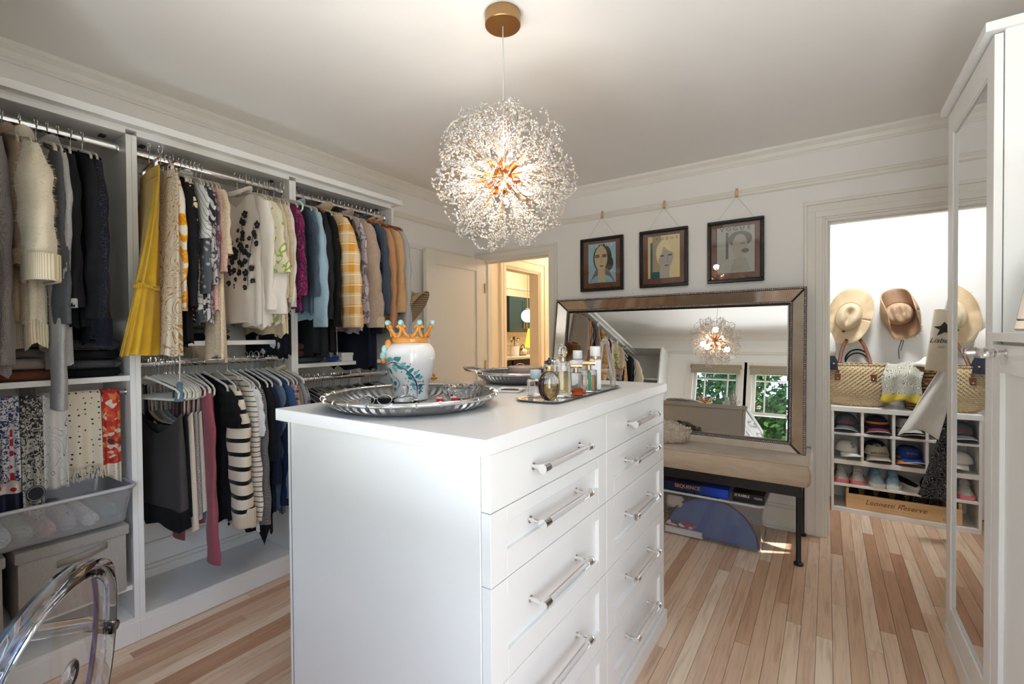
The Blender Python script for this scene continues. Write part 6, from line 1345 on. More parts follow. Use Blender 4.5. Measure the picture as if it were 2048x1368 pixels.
items3 = [
 ('blouse', 'plain white blouse behind the embroidered one', 'blouse', 1.235, WBL, .20, .78, .018, .58, {}),
 ('ruffled_blouse', 'cream blouse with green leaf print and ruffled sleeves', 'blouse', 1.268, fab('green_leaf_print', 'blot', S_(216, 208, 182), S_(150, 170, 66), S_(220, 214, 192), sc=.75), .205, .76, .020, .40, dict(bell=.09, sr=(.07, .075), out=.06, fold=.012)),
 ('blouse', 'ivory crinkled blouse in the middle bay', 'blouse', 1.302, fab('ivory_crinkle', 'vstripe', S_(214, 206, 184), S_(200, 190, 166), .5, sc=60), .20, .76, .018, .52, {}),
 ('blouse', 'beige blouse with small dark sprigs', 'blouse', 1.330, fab('beige_sprig', 'floral', S_(206, 190, 160), S_(196, 178, 148), S_(90, 60, 64), sc=1.6), .20, .82, .014, .54, {}),
 ('blouse', 'off-white cotton blouse near the middle bay right end', 'blouse', 1.358, fab('off_white_cotton', 'plain', S_(204, 200, 192), S_(222, 218, 212)), .20, .70, .016, .56, {}),
 ('kimono', 'dark floral kimono whose hem drops over the middle shelf', 'kimono', 1.345, fab('navy_white_bloom', 'floral', S_(22, 22, 30), S_(190, 192, 200), S_(40, 40, 52), sc=.9), .19, .93, .010, None, dict(hang=True)),
 ('blouse', 'magenta patterned blouse at the middle bay right end', 'blouse', 1.392, fab('magenta_print', 'blot', S_(128, 32, 84), S_(60, 24, 60), S_(160, 60, 110), sc=2), .20, .68, .012, .5, {}),
]
for nm, lb, ct_, Y, mt_, hw, L, t, sl, kw in items3: garment(nm, lb, ct_, Y, ZT, mt_, hw, L, t, sl, hl=hlab('cream', lb), group=G2, **kw)
hanger('white velvet hanger with bare shoulders beside the magenta blouse', 1.416, ZT, RX+.04, 'white', -.05); 
# ---- right bay, upper rail
G3 = 'coats and jackets on the right bay rail'
SHER = fab('cream_sherpa', 'heather', S_(214, 196, 172), S_(176, 152, 128), sc=.5, wb=1.2, sheen=.5); SHB = fab('beige_sherpa', 'heather', S_(206, 182, 162), S_(168, 142, 122), sc=.45, wb=1.4, sheen=.5)
DEN = fab('light_denim', 'heather', S_(132, 160, 180), S_(160, 184, 198), sc=.4); DND = fab('mid_denim', 'heather', S_(58, 70, 86), S_(84, 98, 114), sc=.5); CAML = fab('camel_wool', 'heather', S_(184, 144, 100), S_(204, 166, 124), sc=.6); SUED = fab('tan_suede', 'plain', S_(176, 126, 92), S_(194, 146, 112))
PLD = fab('mustard_plaid', 'plaid', S_(216, 196, 160), S_(214, 142, 30), S_(230, 214, 180), sc=8.5); CAMO = fab('camouflage', 'camo', S_(44, 48, 36), S_(28, 28, 24), S_(84, 74, 54), sc=1.2)
garment('shirt', 'dark blue denim shirt squeezed in first on the right bay rail', 'shirt', 1.486, ZT, DND, .20, .70, .010, .50, hl=hlab('cream', 'dark blue denim shirt'), group=G3)
garment('denim_jacket', 'washed light blue denim jacket', 'jacket', 1.512, ZT, DEN, .205, .74, .022, .66, 1.02, hl=hlab('cream', 'washed light blue denim jacket'), cuff=(DEN, .045), collar=(DEN, .06, .03, .03), group=G3, sr=(.068, .052))
garment('coat', 'black quilted coat right of the light denim jacket', 'coat', 1.558, ZT, fab('black_quilt', 'plain', S_(26, 27, 30), S_(40, 41, 45)), .21, .94, .024, .62, 1.08, hk='wood', hl=hlab('wood', 'black quilted coat'), group=G3, bell=.03)
garment('coat', 'long black coat beside the plaid jacket', 'coat', 1.610, ZT, BLK, .205, .92, .022, .66, 1.06, hk='cream', hl=hlab('cream', 'long black coat'), group=G3)
garment('plaid_jacket', 'mustard plaid jacket with a cream fleece collar', 'jacket', 1.672, ZT, PLD, .212, .74, .030, .66, 1.04, hl=hlab('cream', 'mustard plaid jacket'), collar=(SHER, .068, .036, .05, .016), cuff=(PLD, .07, 1.04), group=G3, sr=(.085, .07), out=.085, st=.036)
garment('camo_jacket', 'camouflage jacket next to the mustard plaid one', 'jacket', 1.735, ZT, CAMO, .21, .72, .024, .60, 1.04, hl=hlab('cream', 'camouflage jacket'), collar=(CAMO, .06, .032, .036, .010), group=G3)
garment('blouse', 'lilac and grey marbled jacket behind the fleece one', 'jacket', 1.780, ZT, fab('lilac_marble', 'blot', S_(186, 174, 178), S_(120, 108, 118), S_(200, 190, 192), sc=1.1), .205, .80, .014, .64, hl=hlab('cream', 'lilac marbled jacket'), group=G3)
garment('fleece_jacket', 'beige curly fleece jacket with ribbed cuffs', 'jacket', 1.828, ZT, SHB, .215, .76, .030, .66, 1.03, hl=hlab('cream', 'beige curly fleece jacket'), collar=(SHB, .062, .034, .045, .014), cuff=(fab('beige_rib_cuff', 'vstripe', S_(206, 186, 164), S_(176, 152, 130), .5, sc=90), .06, 1.0), fuzz=1200, group=G3, sr=(.075, .058), out=.06, st=.034)
garment('coat', 'long navy coat reaching below the right shelf', 'coat', 1.885, ZT, fab('navy_wool', 'plain', S_(20, 23, 36), S_(30, 34, 50)), .205, 1.03, .026, .70, 1.05, hk='wood', hl=hlab('wood', 'long navy coat'), group=G3)
garment('denim_jacket', 'mid blue denim jacket with a frayed shoulder', 'jacket', 1.945, ZT, DND, .21, .70, .022, .58, 1.03, hk='grey', hl=hlab('grey', 'mid blue denim jacket'), collar=(DND, .062, .032, .035), group=G3)
garment('suede_jacket', 'tan suede jacket right of the denim', 'jacket', 2.005, ZT, SUED, .21, .72, .022, .66, 1.03, hk='wood', hl=hlab('wood', 'tan suede jacket'), collar=(SUED, .062, .034, .03), group=G3)
garment('blazer', 'camel wool blazer, second last on the right bay rail', 'blazer', 2.062, ZT, CAML, .21, .66, .024, .56, 1.03, hk='wood', hl=hlab('wood', 'camel wool blazer'), collar=(CAML, .064, .036, .035), cuff=(CAML, .10, 1.02), group=G3)
garment('coat', 'pale grey wool coat at the wardrobe end by the door', 'coat', 2.125, ZT, fab('pale_grey_wool', 'heather', S_(158, 158, 160), S_(182, 182, 184), sc=.6), .215, .80, .024, .70, 1.04, hk='wood', hl=hlab('wood', 'pale grey wool coat'), group=G3)
bh = thing('striped_bucket_hat', 'tan striped bucket hat hooked at the wardrobe end by the door', 'hat', (-2.36, 2.24, 1.50))
BKH = fab('tan_stripe_canvas', 'hstripe', S_(190, 168, 136), S_(120, 98, 76), .4, sc=70)
Mb = Matrix.Translation((-2.40, 2.262, 1.515)) @ Matrix.Rotation(.5, 4, 'Z') @ Matrix.Rotation(-.95, 4, 'Y')
obj('crown', MB().lathe([(.095, 0), (.090, .05), (.075, .085), (.03, .092), (.001, .092)], 32, caps=False).xf(Mb), BKH, bh, smooth='auto', solid=.003)
obj('brim', MB().lathe([(.094, .002), (.12, -.02), (.155, -.060)], 40, caps=False).xf(Mb), BKH, bh, smooth=True, solid=.003)
obj('eyelet', MB().sph((Mb @ Vector((.0, -.091, .04))), .006, 8, 6), BLACKF, bh)
tz_ = thing('blue_tassel', 'dusty blue yarn tassel hanging on a white cord over the empty hangers', 'tassel', (-2.30, .845, 1.07))
obj('cord', MB().tube([(-2.36, .86, 1.30), (-2.30, .848, 1.20), (-2.30, .845, 1.105)], .0022, 6), WHITEF, tz_, smooth=True)
TASM = fab('dusty_blue_yarn', 'vstripe', S_(74, 100, 116), S_(104, 130, 144), .5, sc=160)
obj('tassel_head', MB().sph((-2.30, .845, 1.10), .012, 10, 8), TASM, tz_, smooth=True); obj('tassel_skirt', MB().lathe([(.008, .0), (.014, -.02), (.020, -.065), (.017, -.068)], 18, (-2.30, .845, 1.095)), TASM, tz_, smooth='auto')
# ---- middle bay, lower rail
G4 = 'tops on the middle lower rail'
for i in range(7):
    hanger('empty white velvet hanger, ' + ('first', 'second', 'third', 'fourth', 'fifth', 'sixth', 'seventh')[i] + ' from the left on the middle lower rail', .786+.0155*i+(.012 if i > 0 else 0), ZL, RX+.03+.006*(i % 3), 'white', .24-.025*i, 'empty white hangers on the middle lower rail')
def tank(label, Y, mt_, L, hw=.19, t=.02, top=-.30, seed=1, hem=None, strap=None, x=RX):
    """strappy top hanging low from the hanger ends"""
    g = thing('tank_top', label, 'top', (x, Y, ZL), .12, G4); g['_w'] = (0, 0, 0); R = []; q = random.Random(seed); p1 = q.uniform(0, 6); nv, nu = 16, 48
    for j in range(nv+1):
        v = j/nv; row = []
        for i in range(nu):
            a = 2*PI*i/nu; c, s_ = math.cos(a), math.sin(a); w = hw*(.92+.12*v); xx = w*sgn(c)*abs(c)**.75; yy = (.010+(t-.010)*min(1, v*2.5))*sgn(s_)*abs(s_)**.7+.005*v*math.sin(6*a+p1)
            zt = top+.085*(abs(xx)/hw)**3-.035*math.exp(-(xx/.09)**2)*(s_ < 0); row.append((xx, yy, zt+(-L+.006*math.sin(4*a+p1)-zt)*v))
        R.append(row)
    obj('body', MB().rings(R, True, False), mt_, g, smooth=True, local=True)
    for sx in (-.135, .135): obj('strap', MB().tube([(sx, -.008, top+.05), (sx*1.06, -.009, NZ-.055), (sx*1.06, .0, NZ-.040), (sx*1.06, .009, NZ-.055), (sx, .008, top+.05)], .004, 6), strap or mt_, g, smooth=True, local=True)
    if hem: obj('hem_frill', MB().rings([[(p[0]*(1+.01*k), p[1]*(1+.15*k)+.004*math.sin(40*p[0])*k, p[2]-.055*k+.006*k*math.sin(30*p[0])) for p in R[-1]] for k in (0, .5, 1, 1.5)], True, False), hem, g, smooth=True, local=True)
    hanger(hlab('white', label), Y, ZL, x, 'white', .12); return g
CHAR = fab('charcoal_satin', 'plain', S_(58, 55, 55), S_(70, 67, 67), rough=.55, sc=.3)
tank('charcoal tank top facing the room under the empty hangers', .842, CHAR, .66, .20, .026, hem=BLK)
tank('black camisole behind the charcoal tank', .866, BLK, .70, .19, .012)
tank('beige ribbed camisole with a wide pale hem', .884, fab('beige_jersey', 'heather', S_(196, 178, 158), S_(214, 200, 182)), .76, .2, .014, hem=None)
tank('grey camisole with lace yoke', .904, fab('grey_lace_jersey', 'lace', S_(132, 128, 128), S_(166, 162, 160), sc=1.4), .72, .195, .012)
tank('oatmeal camisole between the grey ones', .922, fab('oatmeal_jersey', 'heather', S_(204, 194, 176), S_(178, 166, 148)), .69, .195, .012)
tank('heather grey jersey tank', .944, fab('heather_jersey', 'heather', S_(136, 144, 154), S_(168, 174, 180), sc=.8), .74, .20, .014)
lo = [
 ('cardigan', 'raspberry pink cardigan whose long sleeve hangs lowest', 'cardigan', .976, fab('raspberry_jersey', 'heather', S_(134, 66, 78), S_(154, 84, 96), sc=.6), .20, .76, .014, .80, dict(sr=(.055, .042), out=.02, bell=.10)),
 ('tank_top', 'wine camisole behind the raspberry cardigan', 'top', .998, fab('wine_jersey', 'plain', S_(74, 30, 50), S_(92, 44, 62)), .19, .70, .010, None, {}),
 ('blouse', 'black ruffled-shoulder blouse on the lower rail', 'blouse', 1.030, BLK, .20, .76, .020, .20, dict(sr=(.07, .075), bell=.06, fold=.012)),
 ('striped_sweater', 'cream sweater with bold black stripes and a ribbed cuff', 'sweater', 1.088, fab('bold_stripe_knit', 'hstripe', S_(218, 206, 188), S_(20, 20, 24), .30, sc=15.5), .212, .74, .034, .66, dict(cuff=(fab('cream_cuff_rib', 'vstripe', S_(216, 202, 182), S_(180, 162, 140), .4, sc=120), .085, 1.06), sr=(.075, .075), out=.045, st=.036)),
 ('striped_tee', 'cream top with thin black stripes and long sleeves', 'top', 1.136, fab('thin_stripe_jersey', 'hstripe', S_(220, 212, 200), S_(30, 30, 36), .16, sc=42), .205, .80, .018, .66, dict(cuff=(fab('cream_jersey', 'plain', S_(222, 216, 204)), .07, 1.02), sr=(.06, .052))),
 ('tee', 'white short-sleeved tee beside the striped tops', 'top', 1.162, fab('white_jersey', 'plain', S_(214, 216, 218), S_(226, 226, 226)), .205, .84, .014, .26, dict(sr=(.066, .058))),
 ('sweater', 'black and white flecked knit sweater', 'sweater', 1.198, fab('flecked_knit', 'zig', S_(150, 148, 150), S_(22, 22, 26), sc=1.0), .205, .76, .018, .70, {}),
 ('dress', 'black dress with a pointed hem on the lower rail', 'dress', 1.228, BLK2, .20, .90, .016, .40, dict(wavy=.05)),
 ('shirt', 'navy shirt right of the black dress', 'shirt', 1.256, fab('navy_shirting', 'plain', S_(24, 30, 48), S_(34, 42, 62)), .205, .78, .016, .52, {}),
 ('denim_shirt', 'blue-grey chambray shirt on the lower rail', 'shirt', 1.284, fab('chambray', 'heather', S_(74, 92, 116), S_(100, 118, 140), sc=.6), .205, .80, .014, .60, {}),
 ('shirt', 'deep navy shirt next to the chambray one', 'shirt', 1.310, fab('deep_navy', 'plain', S_(22, 30, 58), S_(32, 42, 74)), .205, .80, .016, .64, {}),
 ('shirt', 'bright blue collared shirt', 'shirt', 1.334, fab('cobalt_shirting', 'plain', S_(44, 72, 116), S_(60, 92, 136)), .205, .74, .014, .55, {}),
 ('plaid_shirt', 'pink and navy plaid flannel shirt', 'shirt', 1.358, fab('pink_plaid', 'plaid', S_(176, 150, 152), S_(70, 50, 66), S_(196, 186, 186), sc=26), .205, .74, .014, .55, {}),
 ('shirt', 'olive tan shirt with a pale collar', 'shirt', 1.384, fab('olive_tan', 'heather', S_(116, 108, 94), S_(140, 130, 112)), .205, .74, .014, .55, dict(collar=(fab('pale_collar', 'plain', S_(206, 190, 164)), .062, .032, .03))),
 ('shirt', 'soft grey shirt near the rail end', 'shirt', 1.408, fab('soft_grey_shirting', 'heather', S_(140, 136, 138), S_(164, 160, 162)), .205, .74, .014, .55, {}),
 ('plaid_shirt', 'slate blue checked shirt, last on the lower rail', 'shirt', 1.430, fab('slate_check', 'plaid', S_(120, 130, 142), S_(58, 68, 84), S_(160, 166, 172), sc=24), .205, .74, .010, .55, {}),
]
for nm, lb, ct_, Y, mt_, hw, L, t, sl, kw in lo: garment(nm, lb, ct_, Y, ZL, mt_, hw, L, t, sl, hk='white', hl=hlab('white', lb), group=G4, **kw)
# ---- right bay, lower rail: mostly bare hangers and a few dark pieces
ords = ('first', 'second', 'third', 'fourth', 'fifth', 'sixth', 'seventh', 'eighth', 'ninth', 'tenth')
for i, (Y, lb, mt_) in enumerate(((1.505, 'black floral blouse', fab('black_tiny_floral', 'floral', S_(26, 26, 30), S_(120, 118, 116), S_(70, 70, 74), sc=2.2)), (1.535, 'grey checked trouser set', fab('grey_check', 'plaid', S_(120, 120, 122), S_(70, 70, 74), S_(140, 140, 140), sc=30)), (1.575, 'black jersey top', BLK), (1.93, 'dark grey jersey top', DKG), (2.02, 'black knit vest', BLK2))):
    garment('top', lb + ' on the right lower rail', 'top', Y, ZL3, mt_, .2, .70, .013, None, hk='grey', hl=hlab('grey', lb + ' on the right lower rail'), group='tops on the right lower rail')
for i, Y in enumerate((1.61, 1.632, 1.65, 1.668, 1.72, 1.738, 1.752, 1.80, 1.86, 2.08)):
    hanger('bare grey hanger, ' + ords[i] + ' from the left on the right lower rail', Y, ZL3, RX, 'grey', rnd.uniform(-.1, .1), 'bare grey hangers on the right lower rail')
# ---- folded piles on the shelves
def pile(label0, x0, x1, y0, y1, z, mats_, h=.035, group=None, seed=0):
    q = random.Random(seed)
    for i, (nm, mt_) in enumerate(mats_):
        d = q.uniform(-.008, .008); hh = h*q.uniform(.85, 1.2)
        t = thing('folded_sweater', nm + ', ' + label0, 'sweater', ((x0+x1)/2, (y0+y1)/2, z), 0, group)
        obj('folded_body', lump(x0+d, x1+d*.5, y0+d, y1-d, z+.0005, z+hh-.003, seed*10+i), mt_, t, smooth='auto')
        obj('folded_edge', MB().tube([(x1+d*.5-.004, y0+d+.03, z+hh*.5), (x1+d*.5-.001, (y0+y1)/2, z+hh*.5), (x1+d*.5-.004, y1-d-.03, z+hh*.5)], hh*.40, 8), mt_, t, smooth=True)
        z += hh
RUST = fab('rust_knit', 'heather', S_(96, 56, 40), S_(116, 72, 54)); BRN = fab('brown_knit', 'heather', S_(92, 82, 76), S_(112, 102, 96))
pile('left pile on the left shelf', -2.74, -2.47, .30, .50, 1.1425, [('folded rust sweater', RUST), ('folded taupe sweater', TAUP), ('folded brown knit', BRN), ('folded grey-brown knit', fab('greybrown_knit', 'heather', S_(104, 98, 94), S_(84, 78, 76)))], .042, 'folded knits on the left shelf', 3)
pile('right pile on the left shelf', -2.74, -2.47, .525, .700, 1.1425, [('folded black trousers', BLK), ('folded charcoal knit', DKG), ('folded soft black knit', BLK2), ('folded dark grey knit', fab('dk_grey_knit', 'heather', S_(52, 52, 56), S_(70, 70, 74)))], .040, 'folded knits on the left shelf', 4)
pile('on the right bay shelf', -2.75, -2.50, 1.49, 1.68, 1.1475, [('folded sage green top', fab('sage_jersey', 'plain', S_(62, 74, 74), S_(80, 92, 92))), ('folded maroon top', fab('maroon_jersey', 'plain', S_(74, 42, 48), S_(94, 56, 62))), ('folded plum top', fab('plum_jersey', 'plain', S_(86, 52, 54), S_(104, 66, 66)))], .034, 'folded tops on the right shelf', 5)
pile('on the middle shelf behind the blouses', -2.75, -2.50, .95, 1.15, 1.2855, [('folded black top', BLK), ('folded charcoal top', DKG)], .03, 'folded tops on the middle shelf', 6)
bp_ = thing('blue_pouch', 'small bright blue pouch on the right bay shelf', 'pouch', (-2.52, 1.72, 1.1475)); obj('pouch_body', MB().sph((-2.51, 1.735, 1.166), .042, 16, 8, .42), fab('blue_nylon', 'plain', S_(30, 60, 140), S_(44, 80, 168)), bp_, smooth=True); obj('zip_pull', MB().tube([(-2.475, 1.76, 1.166), (-2.462, 1.775, 1.160)], .003, 6), STEEL, bp_)
wb2 = thing('white_box', 'white lidded box on the right bay shelf', 'box', (-2.56, 1.86, 1.1475)); obj('box_body', MB().box(-2.66, -2.47, 1.775, 1.94, 1.148, 1.19), WPL, wb2, bevel=.002); obj('lid', MB().box(-2.664, -2.466, 1.771, 1.944, 1.182, 1.200), WPL, wb2, bevel=.002)
# drawstring cords
dc_ = thing('hood_cord', 'pale drawstring cord dangling over the folded tops', 'cord', (-2.47, 1.70, 1.28)); obj('cord', MB().tube([(-2.40, 1.69, 1.36), (-2.42, 1.705, 1.28), (-2.41, 1.70, 1.20), (-2.43, 1.67, 1.18), (-2.42, 1.655, 1.25), (-2.42, 1.65, 1.34)], .0022, 6), WHITEF, dc_, smooth=True)
# ---- scarves over a rail in the left bay
SR = thing('scarf_rail', 'slim steel rail holding the scarves in the left bay', 'rail', (-2.50, .37, 1.075)); obj('bar', MB().tube([(-2.50, .0215, 1.070), (-2.50, .7165, 1.070)], .007, 10), CHROME, SR, smooth='auto'); 
for y in (.0195, .7155): obj('rail_bracket', MB().tube([(-2.50, y, 1.070), (-2.50, y+.003, 1.070)], .014, 12), CHROME, SR, smooth='auto')
def scarf(label, y0, y1, L, mt_, seed=0, hem=None, point=0, off=0, x=-2.50, extra=None, mats_=None, w1=1):
    q = random.Random(seed); p = q.uniform(0, 6); zt = 1.078+.012*0+off*0; nv = 40; nu = 16; yc = (y0+y1)/2
    def fn(u, v):
        # front fall -> over the bar -> short back fall
        s_ = v*(L+.26); y = y0+(y1-y0)*u
        if s_ < L: k = (1-s_/L); yy = yc+(y-yc)*(1+(w1-1)*k); z = 1.081-(L-s_); xx = -2.490+.016+off+.010*math.sin(3*PI*u+p)*(.3+k)+.012*k; z -= point*(1-abs(2*u-1))*max(0, 1-s_/(.30*L))*1.0 if False else 0
        elif s_ < L+.025: a = (s_-L)/.025*PI; yy = y; z = 1.081+.009*math.sin(a); xx = -2.50+(.026+off*.8)*math.cos(a)
        else: yy = y; z = 1.081-(s_-L-.025); xx = -2.526-off*.8
        if point and s_ < point: yy = yy; z += (point-s_)*0
        return (xx, yy, z)
    t = thing('scarf', label, 'scarf', (-2.5, yc, 1.08), 0, 'scarves on the left bay rail')
    m = MB().grid(fn, nu, nv)
    if point: m.v = [(a, b, c-(point*max(0, 1-abs((b-y1)/(y1-y0)))*max(0, 1-(c-(1.081-L))/(L*.35)) if a > -2.49 else 0)) for a, b, c in m.v]
    obj('cloth', m, mt_, t, smooth=True, solid=.003)
    return t, fn
NVD = fab('navy_dot_silk', 'dots', S_(20, 26, 60), S_(206, 204, 200), sc=.9)
def blue_toile(N):
    X = N.xyz(); z = X[2]; toile = N.mix(N.math('GREATER_THAN', N.noise(95, 4, dist=1.5), .52), S_(206, 206, 208), S_(40, 56, 104))
    st = N.ramp(N.math('MULTIPLY_ADD', z, 5.0, 2.5), [(0, S_(212, 208, 200)), (.34, S_(66, 80, 120)), (.44, S_(214, 210, 204)), (.50, S_(22, 30, 62)), (.72, S_(214, 210, 204)), (.78, S_(66, 80, 120)), (.92, S_(214, 210, 204))], 'CONSTANT')
    return N.mix(N.math('GREATER_THAN', z, -.305), st, toile)
def grey_art(N):
    X = N.xyz(); d = N.noise(62, 4, dist=2.2); return N.mix(N.math('GREATER_THAN', N.math('ADD', d, N.math('MULTIPLY', X[2], .30)), .46), S_(176, 174, 166), S_(28, 28, 32))
def white_sea(N): return N.mix(N.math('LESS_THAN', N.math('ABSOLUTE', N.math('SINE', N.math('MULTIPLY', N.noise(7, 1.2, dist=1.8), 34))), .11), S_(206, 206, 204), S_(40, 56, 104))
def red_flower(N):
    c = N.ramp(N.voro(62, out='Color', v=N.map((0, 1, 1))), [(0, S_(168, 44, 30)), (.5, S_(190, 62, 40)), (.62, S_(206, 190, 176)), (.72, S_(196, 110, 60)), (.82, S_(60, 52, 48)), (.9, S_(176, 50, 36))], 'CONSTANT'); return N.mix(N.math('LESS_THAN', N.xyz()[2], -.30), c, N.mix(N.math('LESS_THAN', N.voro(90, rand=.2), .18), S_(206, 196, 182), S_(70, 60, 60)))
scarf('navy silk scarf with white dots at the far left', .285, .338, .26, NVD, 1)
scarf('blue and white toile scarf with a striped hem', .340, .392, .30, mat('blue_toile', blue_toile, .8), 2, off=.003)
scarf('navy and white silk square with big red dots below the toile scarf', .320, .408, .42, mat('red_dot_silk', lambda N: N.mix(N.math('LESS_THAN', N.xyz()[2], -.345), N.mix(N.math('LESS_THAN', N.voro(24, rand=.3, v=N.map((0, 1, 1))), .34), S_(206, 196, 190), S_(168, 24, 46)), S_(22, 26, 50)), .6), 3, off=-.004)
t, _ = scarf('grey and black drawing-print scarf with a round medallion', .394, .455, .42, mat('drawing_print', grey_art, .7), 4, point=.07, off=.004)
mz = .722
for k, (r, c) in enumerate(((.030, S_(28, 32, 52)), (.027, S_(150, 148, 146)), (.0245, S_(22, 24, 32)))): obj('medallion_print', MB().poly([(-2.4475+.0006*k, .428+r*math.cos(a)*.88, mz+r*math.sin(a)) for a in [2*PI*i/28 for i in range(28)]], (.0005, 0, 0)), mat('medallion_ink', c, .7), t)
scarf('white scarf with fine blue sea drawings', .452, .522, .36, mat('sea_drawing', white_sea, .7), 5, off=-.002)
DOTC = fab('cream_black_dot', 'dots', S_(204, 194, 176), S_(50, 46, 44), sc=1.15)
t, fn = scarf('cream scarf with small black dots and a fringed end', .520, .625, .30, DOTC, 6, off=.003)
m = MB(); q = random.Random(4)
for i in range(90):
    p = Vector(fn(i/89, 0)); d = Vector((q.uniform(-.004, .012), q.uniform(-.012, .012), -q.uniform(.02, .05))); m.tube([p, p+d*.5+Vector((q.uniform(-.003, .003), q.uniform(-.004, .004), 0)), p+d], .0011, 4)
f_ = obj('fringe', m, DOTC, t); f_['kind'] = 'stuff'
scarf('red flowered scarf with a pale dotted corner', .628, .690, .34, mat('red_flower_silk', red_flower, .7), 7, point=.05)
# clear pull-out drawer and fabric boxes in the left bay
dw = thing('clear_pull_out_drawer', 'clear plastic pull-out drawer of folded linens in the left bay', 'drawer', (-2.52, .37, .545))
DZ0, DZ1 = .545, .690
m = MB().rings([rr(-2.76+d, -2.372-d, .05+d, .708-d, z, .03, 4) for d, z in ((.03, DZ0), (.022, DZ0+.003), (.0, DZ1), (-.002, DZ1), (.004, DZ1-.004), (.026, DZ0+.007))])
obj('drawer_shell', m, thin_glass('drawer_plastic', (.90, .91, .93), .04, .12, .16), dw, smooth='auto'); obj('rim', MB().tube(rr(-2.762, -2.370, .048, .710, DZ1, .032, 4), .0085, 6, True), mat('frosted_plastic', (.62, .63, .66), .25, trans=.25), dw, smooth=True)
q = random.Random(9)
LIN = [('white folded linen with a blue print', S_(206, 216, 224)), ('pale green folded napkin', S_(176, 192, 180)), ('pink floral folded cloth', S_(190, 150, 150)), ('lilac folded cloth', S_(150, 146, 164)), ('white folded napkin', S_(210, 210, 208)), ('teal patterned cloth', S_(86, 120, 124))]
for i, (lb, c) in enumerate(LIN):
    y0 = .30+.062*i; x1 = -2.42-.012*(i % 2)
    t = thing('folded_linen', lb + ' in the clear drawer', 'linen', (-2.5, y0, DZ0+.01), 0, 'linens in the clear drawer'); obj('cloth', lump(-2.70, x1, y0, y0+.058, DZ0+.009, DZ0+.055+.03*q.random(), i), fab('linen_%s' % lb.split()[0]+str(i), 'blot', c, tuple(k*.75 for k in c), tuple(min(1, k*1.15) for k in c), sc=1.4), t, smooth='auto')
    obj('fold_line', MB().tube([(x1-.002, y0+.006, DZ0+.032), (x1-.001, y0+.052, DZ0+.026)], .0035, 6), fab('fold_%d' % i, 'plain', c), t, smooth=True)
FELT = fab('grey_felt_box', 'heather', S_(150, 146, 142), S_(172, 168, 163), sc=1.2, wb=.3)
for i, (y0, y1, lb) in enumerate(((.365, .700, 'grey felt storage box with a strap handle under the clear drawer'), (.035, .345, 'grey felt storage box cut by the left edge'))):
    b = thing('felt_storage_box', lb, 'box', (-2.6, (y0+y1)/2, .1045), 0, 'felt boxes in the left bay'); zb, zt = .235, .520
    zb = .4605-.0 if False else .2400
    obj('box_body', MB().box(-2.79, -2.435, y0+.008, y1-.008, zb, zt-.03), FELT, b, bevel=.008, seg=2, smooth='auto'); obj('lid', MB().box(-2.795, -2.428, y0, y1, zt-.042, zt), FELT, b, bevel=.006, seg=2, smooth='auto')
    yc = (y0+y1)/2+.02
    obj('strap_handle', MB().rings([[(-2.430+xo, yc+dy, .448+zz+.010*(dy/.07)) for zz in (-.013, .013)] for dy, xo in ((-.075, .001), (-.05, .001), (-.045, .006), (-.02, .014), (.02, .014), (.045, .006), (.05, .001), (.075, .001))], False, False), fab('strap_webbing', 'plain', S_(158, 150, 140)), b, smooth=True, solid=.003)
obj('shelf', MB().box(XL+.02, WX-.02, WT+.0, B1[1]-WT, .220, .2395), CAB, [o for o in COL.objects if o.name == 'wardrobe_bay'][0])
# ------------------------------------------------------------------ clear armchair at the front left
gc = thing('clear_armchair', 'transparent armchair with an oval back, cut by the lower left corner', 'armchair', (-1.05, .22, 0)); gc['_w'] = (0, 0, 0)
PCL = mat('clear_polycarbonate', (.95, .965, 1.0), .015, trans=1, ior=1.42); BLUEE = mat('blue_edge', S_(40, 62, 160), .08, trans=.25, ior=1.4)
CHX = Matrix.Rotation(0, 4, 'Z')
# local: seat centre at the origin, back at -X, front +X ; oval back plane leaning
def ov_pt(a, k=1.0, d=0.0):
    yy = .201*k*math.cos(a); zz = .590+.21*k*math.sin(a); xx = -.20-.067*(zz-.42)-.03*(1-(yy/.201)**2)-d
    return (xx, yy, zz)
R = []
for i in range(64):
    a = 2*PI*i/64; R.append([ov_pt(a, 1.0, -.022), ov_pt(a, 1.08, -.022), ov_pt(a, 1.08, .022), ov_pt(a, 1.0, .022)])
R.append(R[0]); obj('back_ring', MB().rings(R, True, False), PCL, gc, local=True, bevel=.004, seg=2, smooth='auto')
obj('back_panel', MB().grid(lambda u, v: ov_pt(2*PI*u, .04+.965*v, .004), 48, 8), PCL, gc, local=True, smooth=True, solid=.005)
obj('ring_edge', MB().tube([ov_pt(2*PI*i/64, 1.0, -.023) for i in range(64)], .0055, 8, True), BLUEE, gc, local=True, smooth=True)
m = MB().rings([rr(-.235*q, .10*q, -.19*q, .19*q, z, .09*q, 6) for q, z in ((.96, .370), (1, .375), (1, .392), (.97, .398), (.6, .388), (.2, .386))]); obj('seat', m, PCL, gc, local=True, smooth='auto')
for sx, sy in ((-1, -1), (-1, 1), (1, -1), (1, 1)): obj('leg', MB().tube([(.07 if sx > 0 else -.20, sy*.15, .372), (.073 if sx > 0 else -.205, sy*.155, .2), (.075 if sx > 0 else -.235, sy*.16, .001)], [.022, .019, .014], 10), PCL, gc, local=True, smooth='auto')
for sy in (-1, 1): obj('arm', MB().tube([(-.225, sy*.212, .57), (-.15, sy*.228, .580), (-.02, sy*.228, .575), (.03, sy*.215, .54), (.03, sy*.195, .47), (.04, sy*.178, .395)], [.016, .017, .019, .019, .017, .016], 10), PCL, gc, local=True, smooth=True)
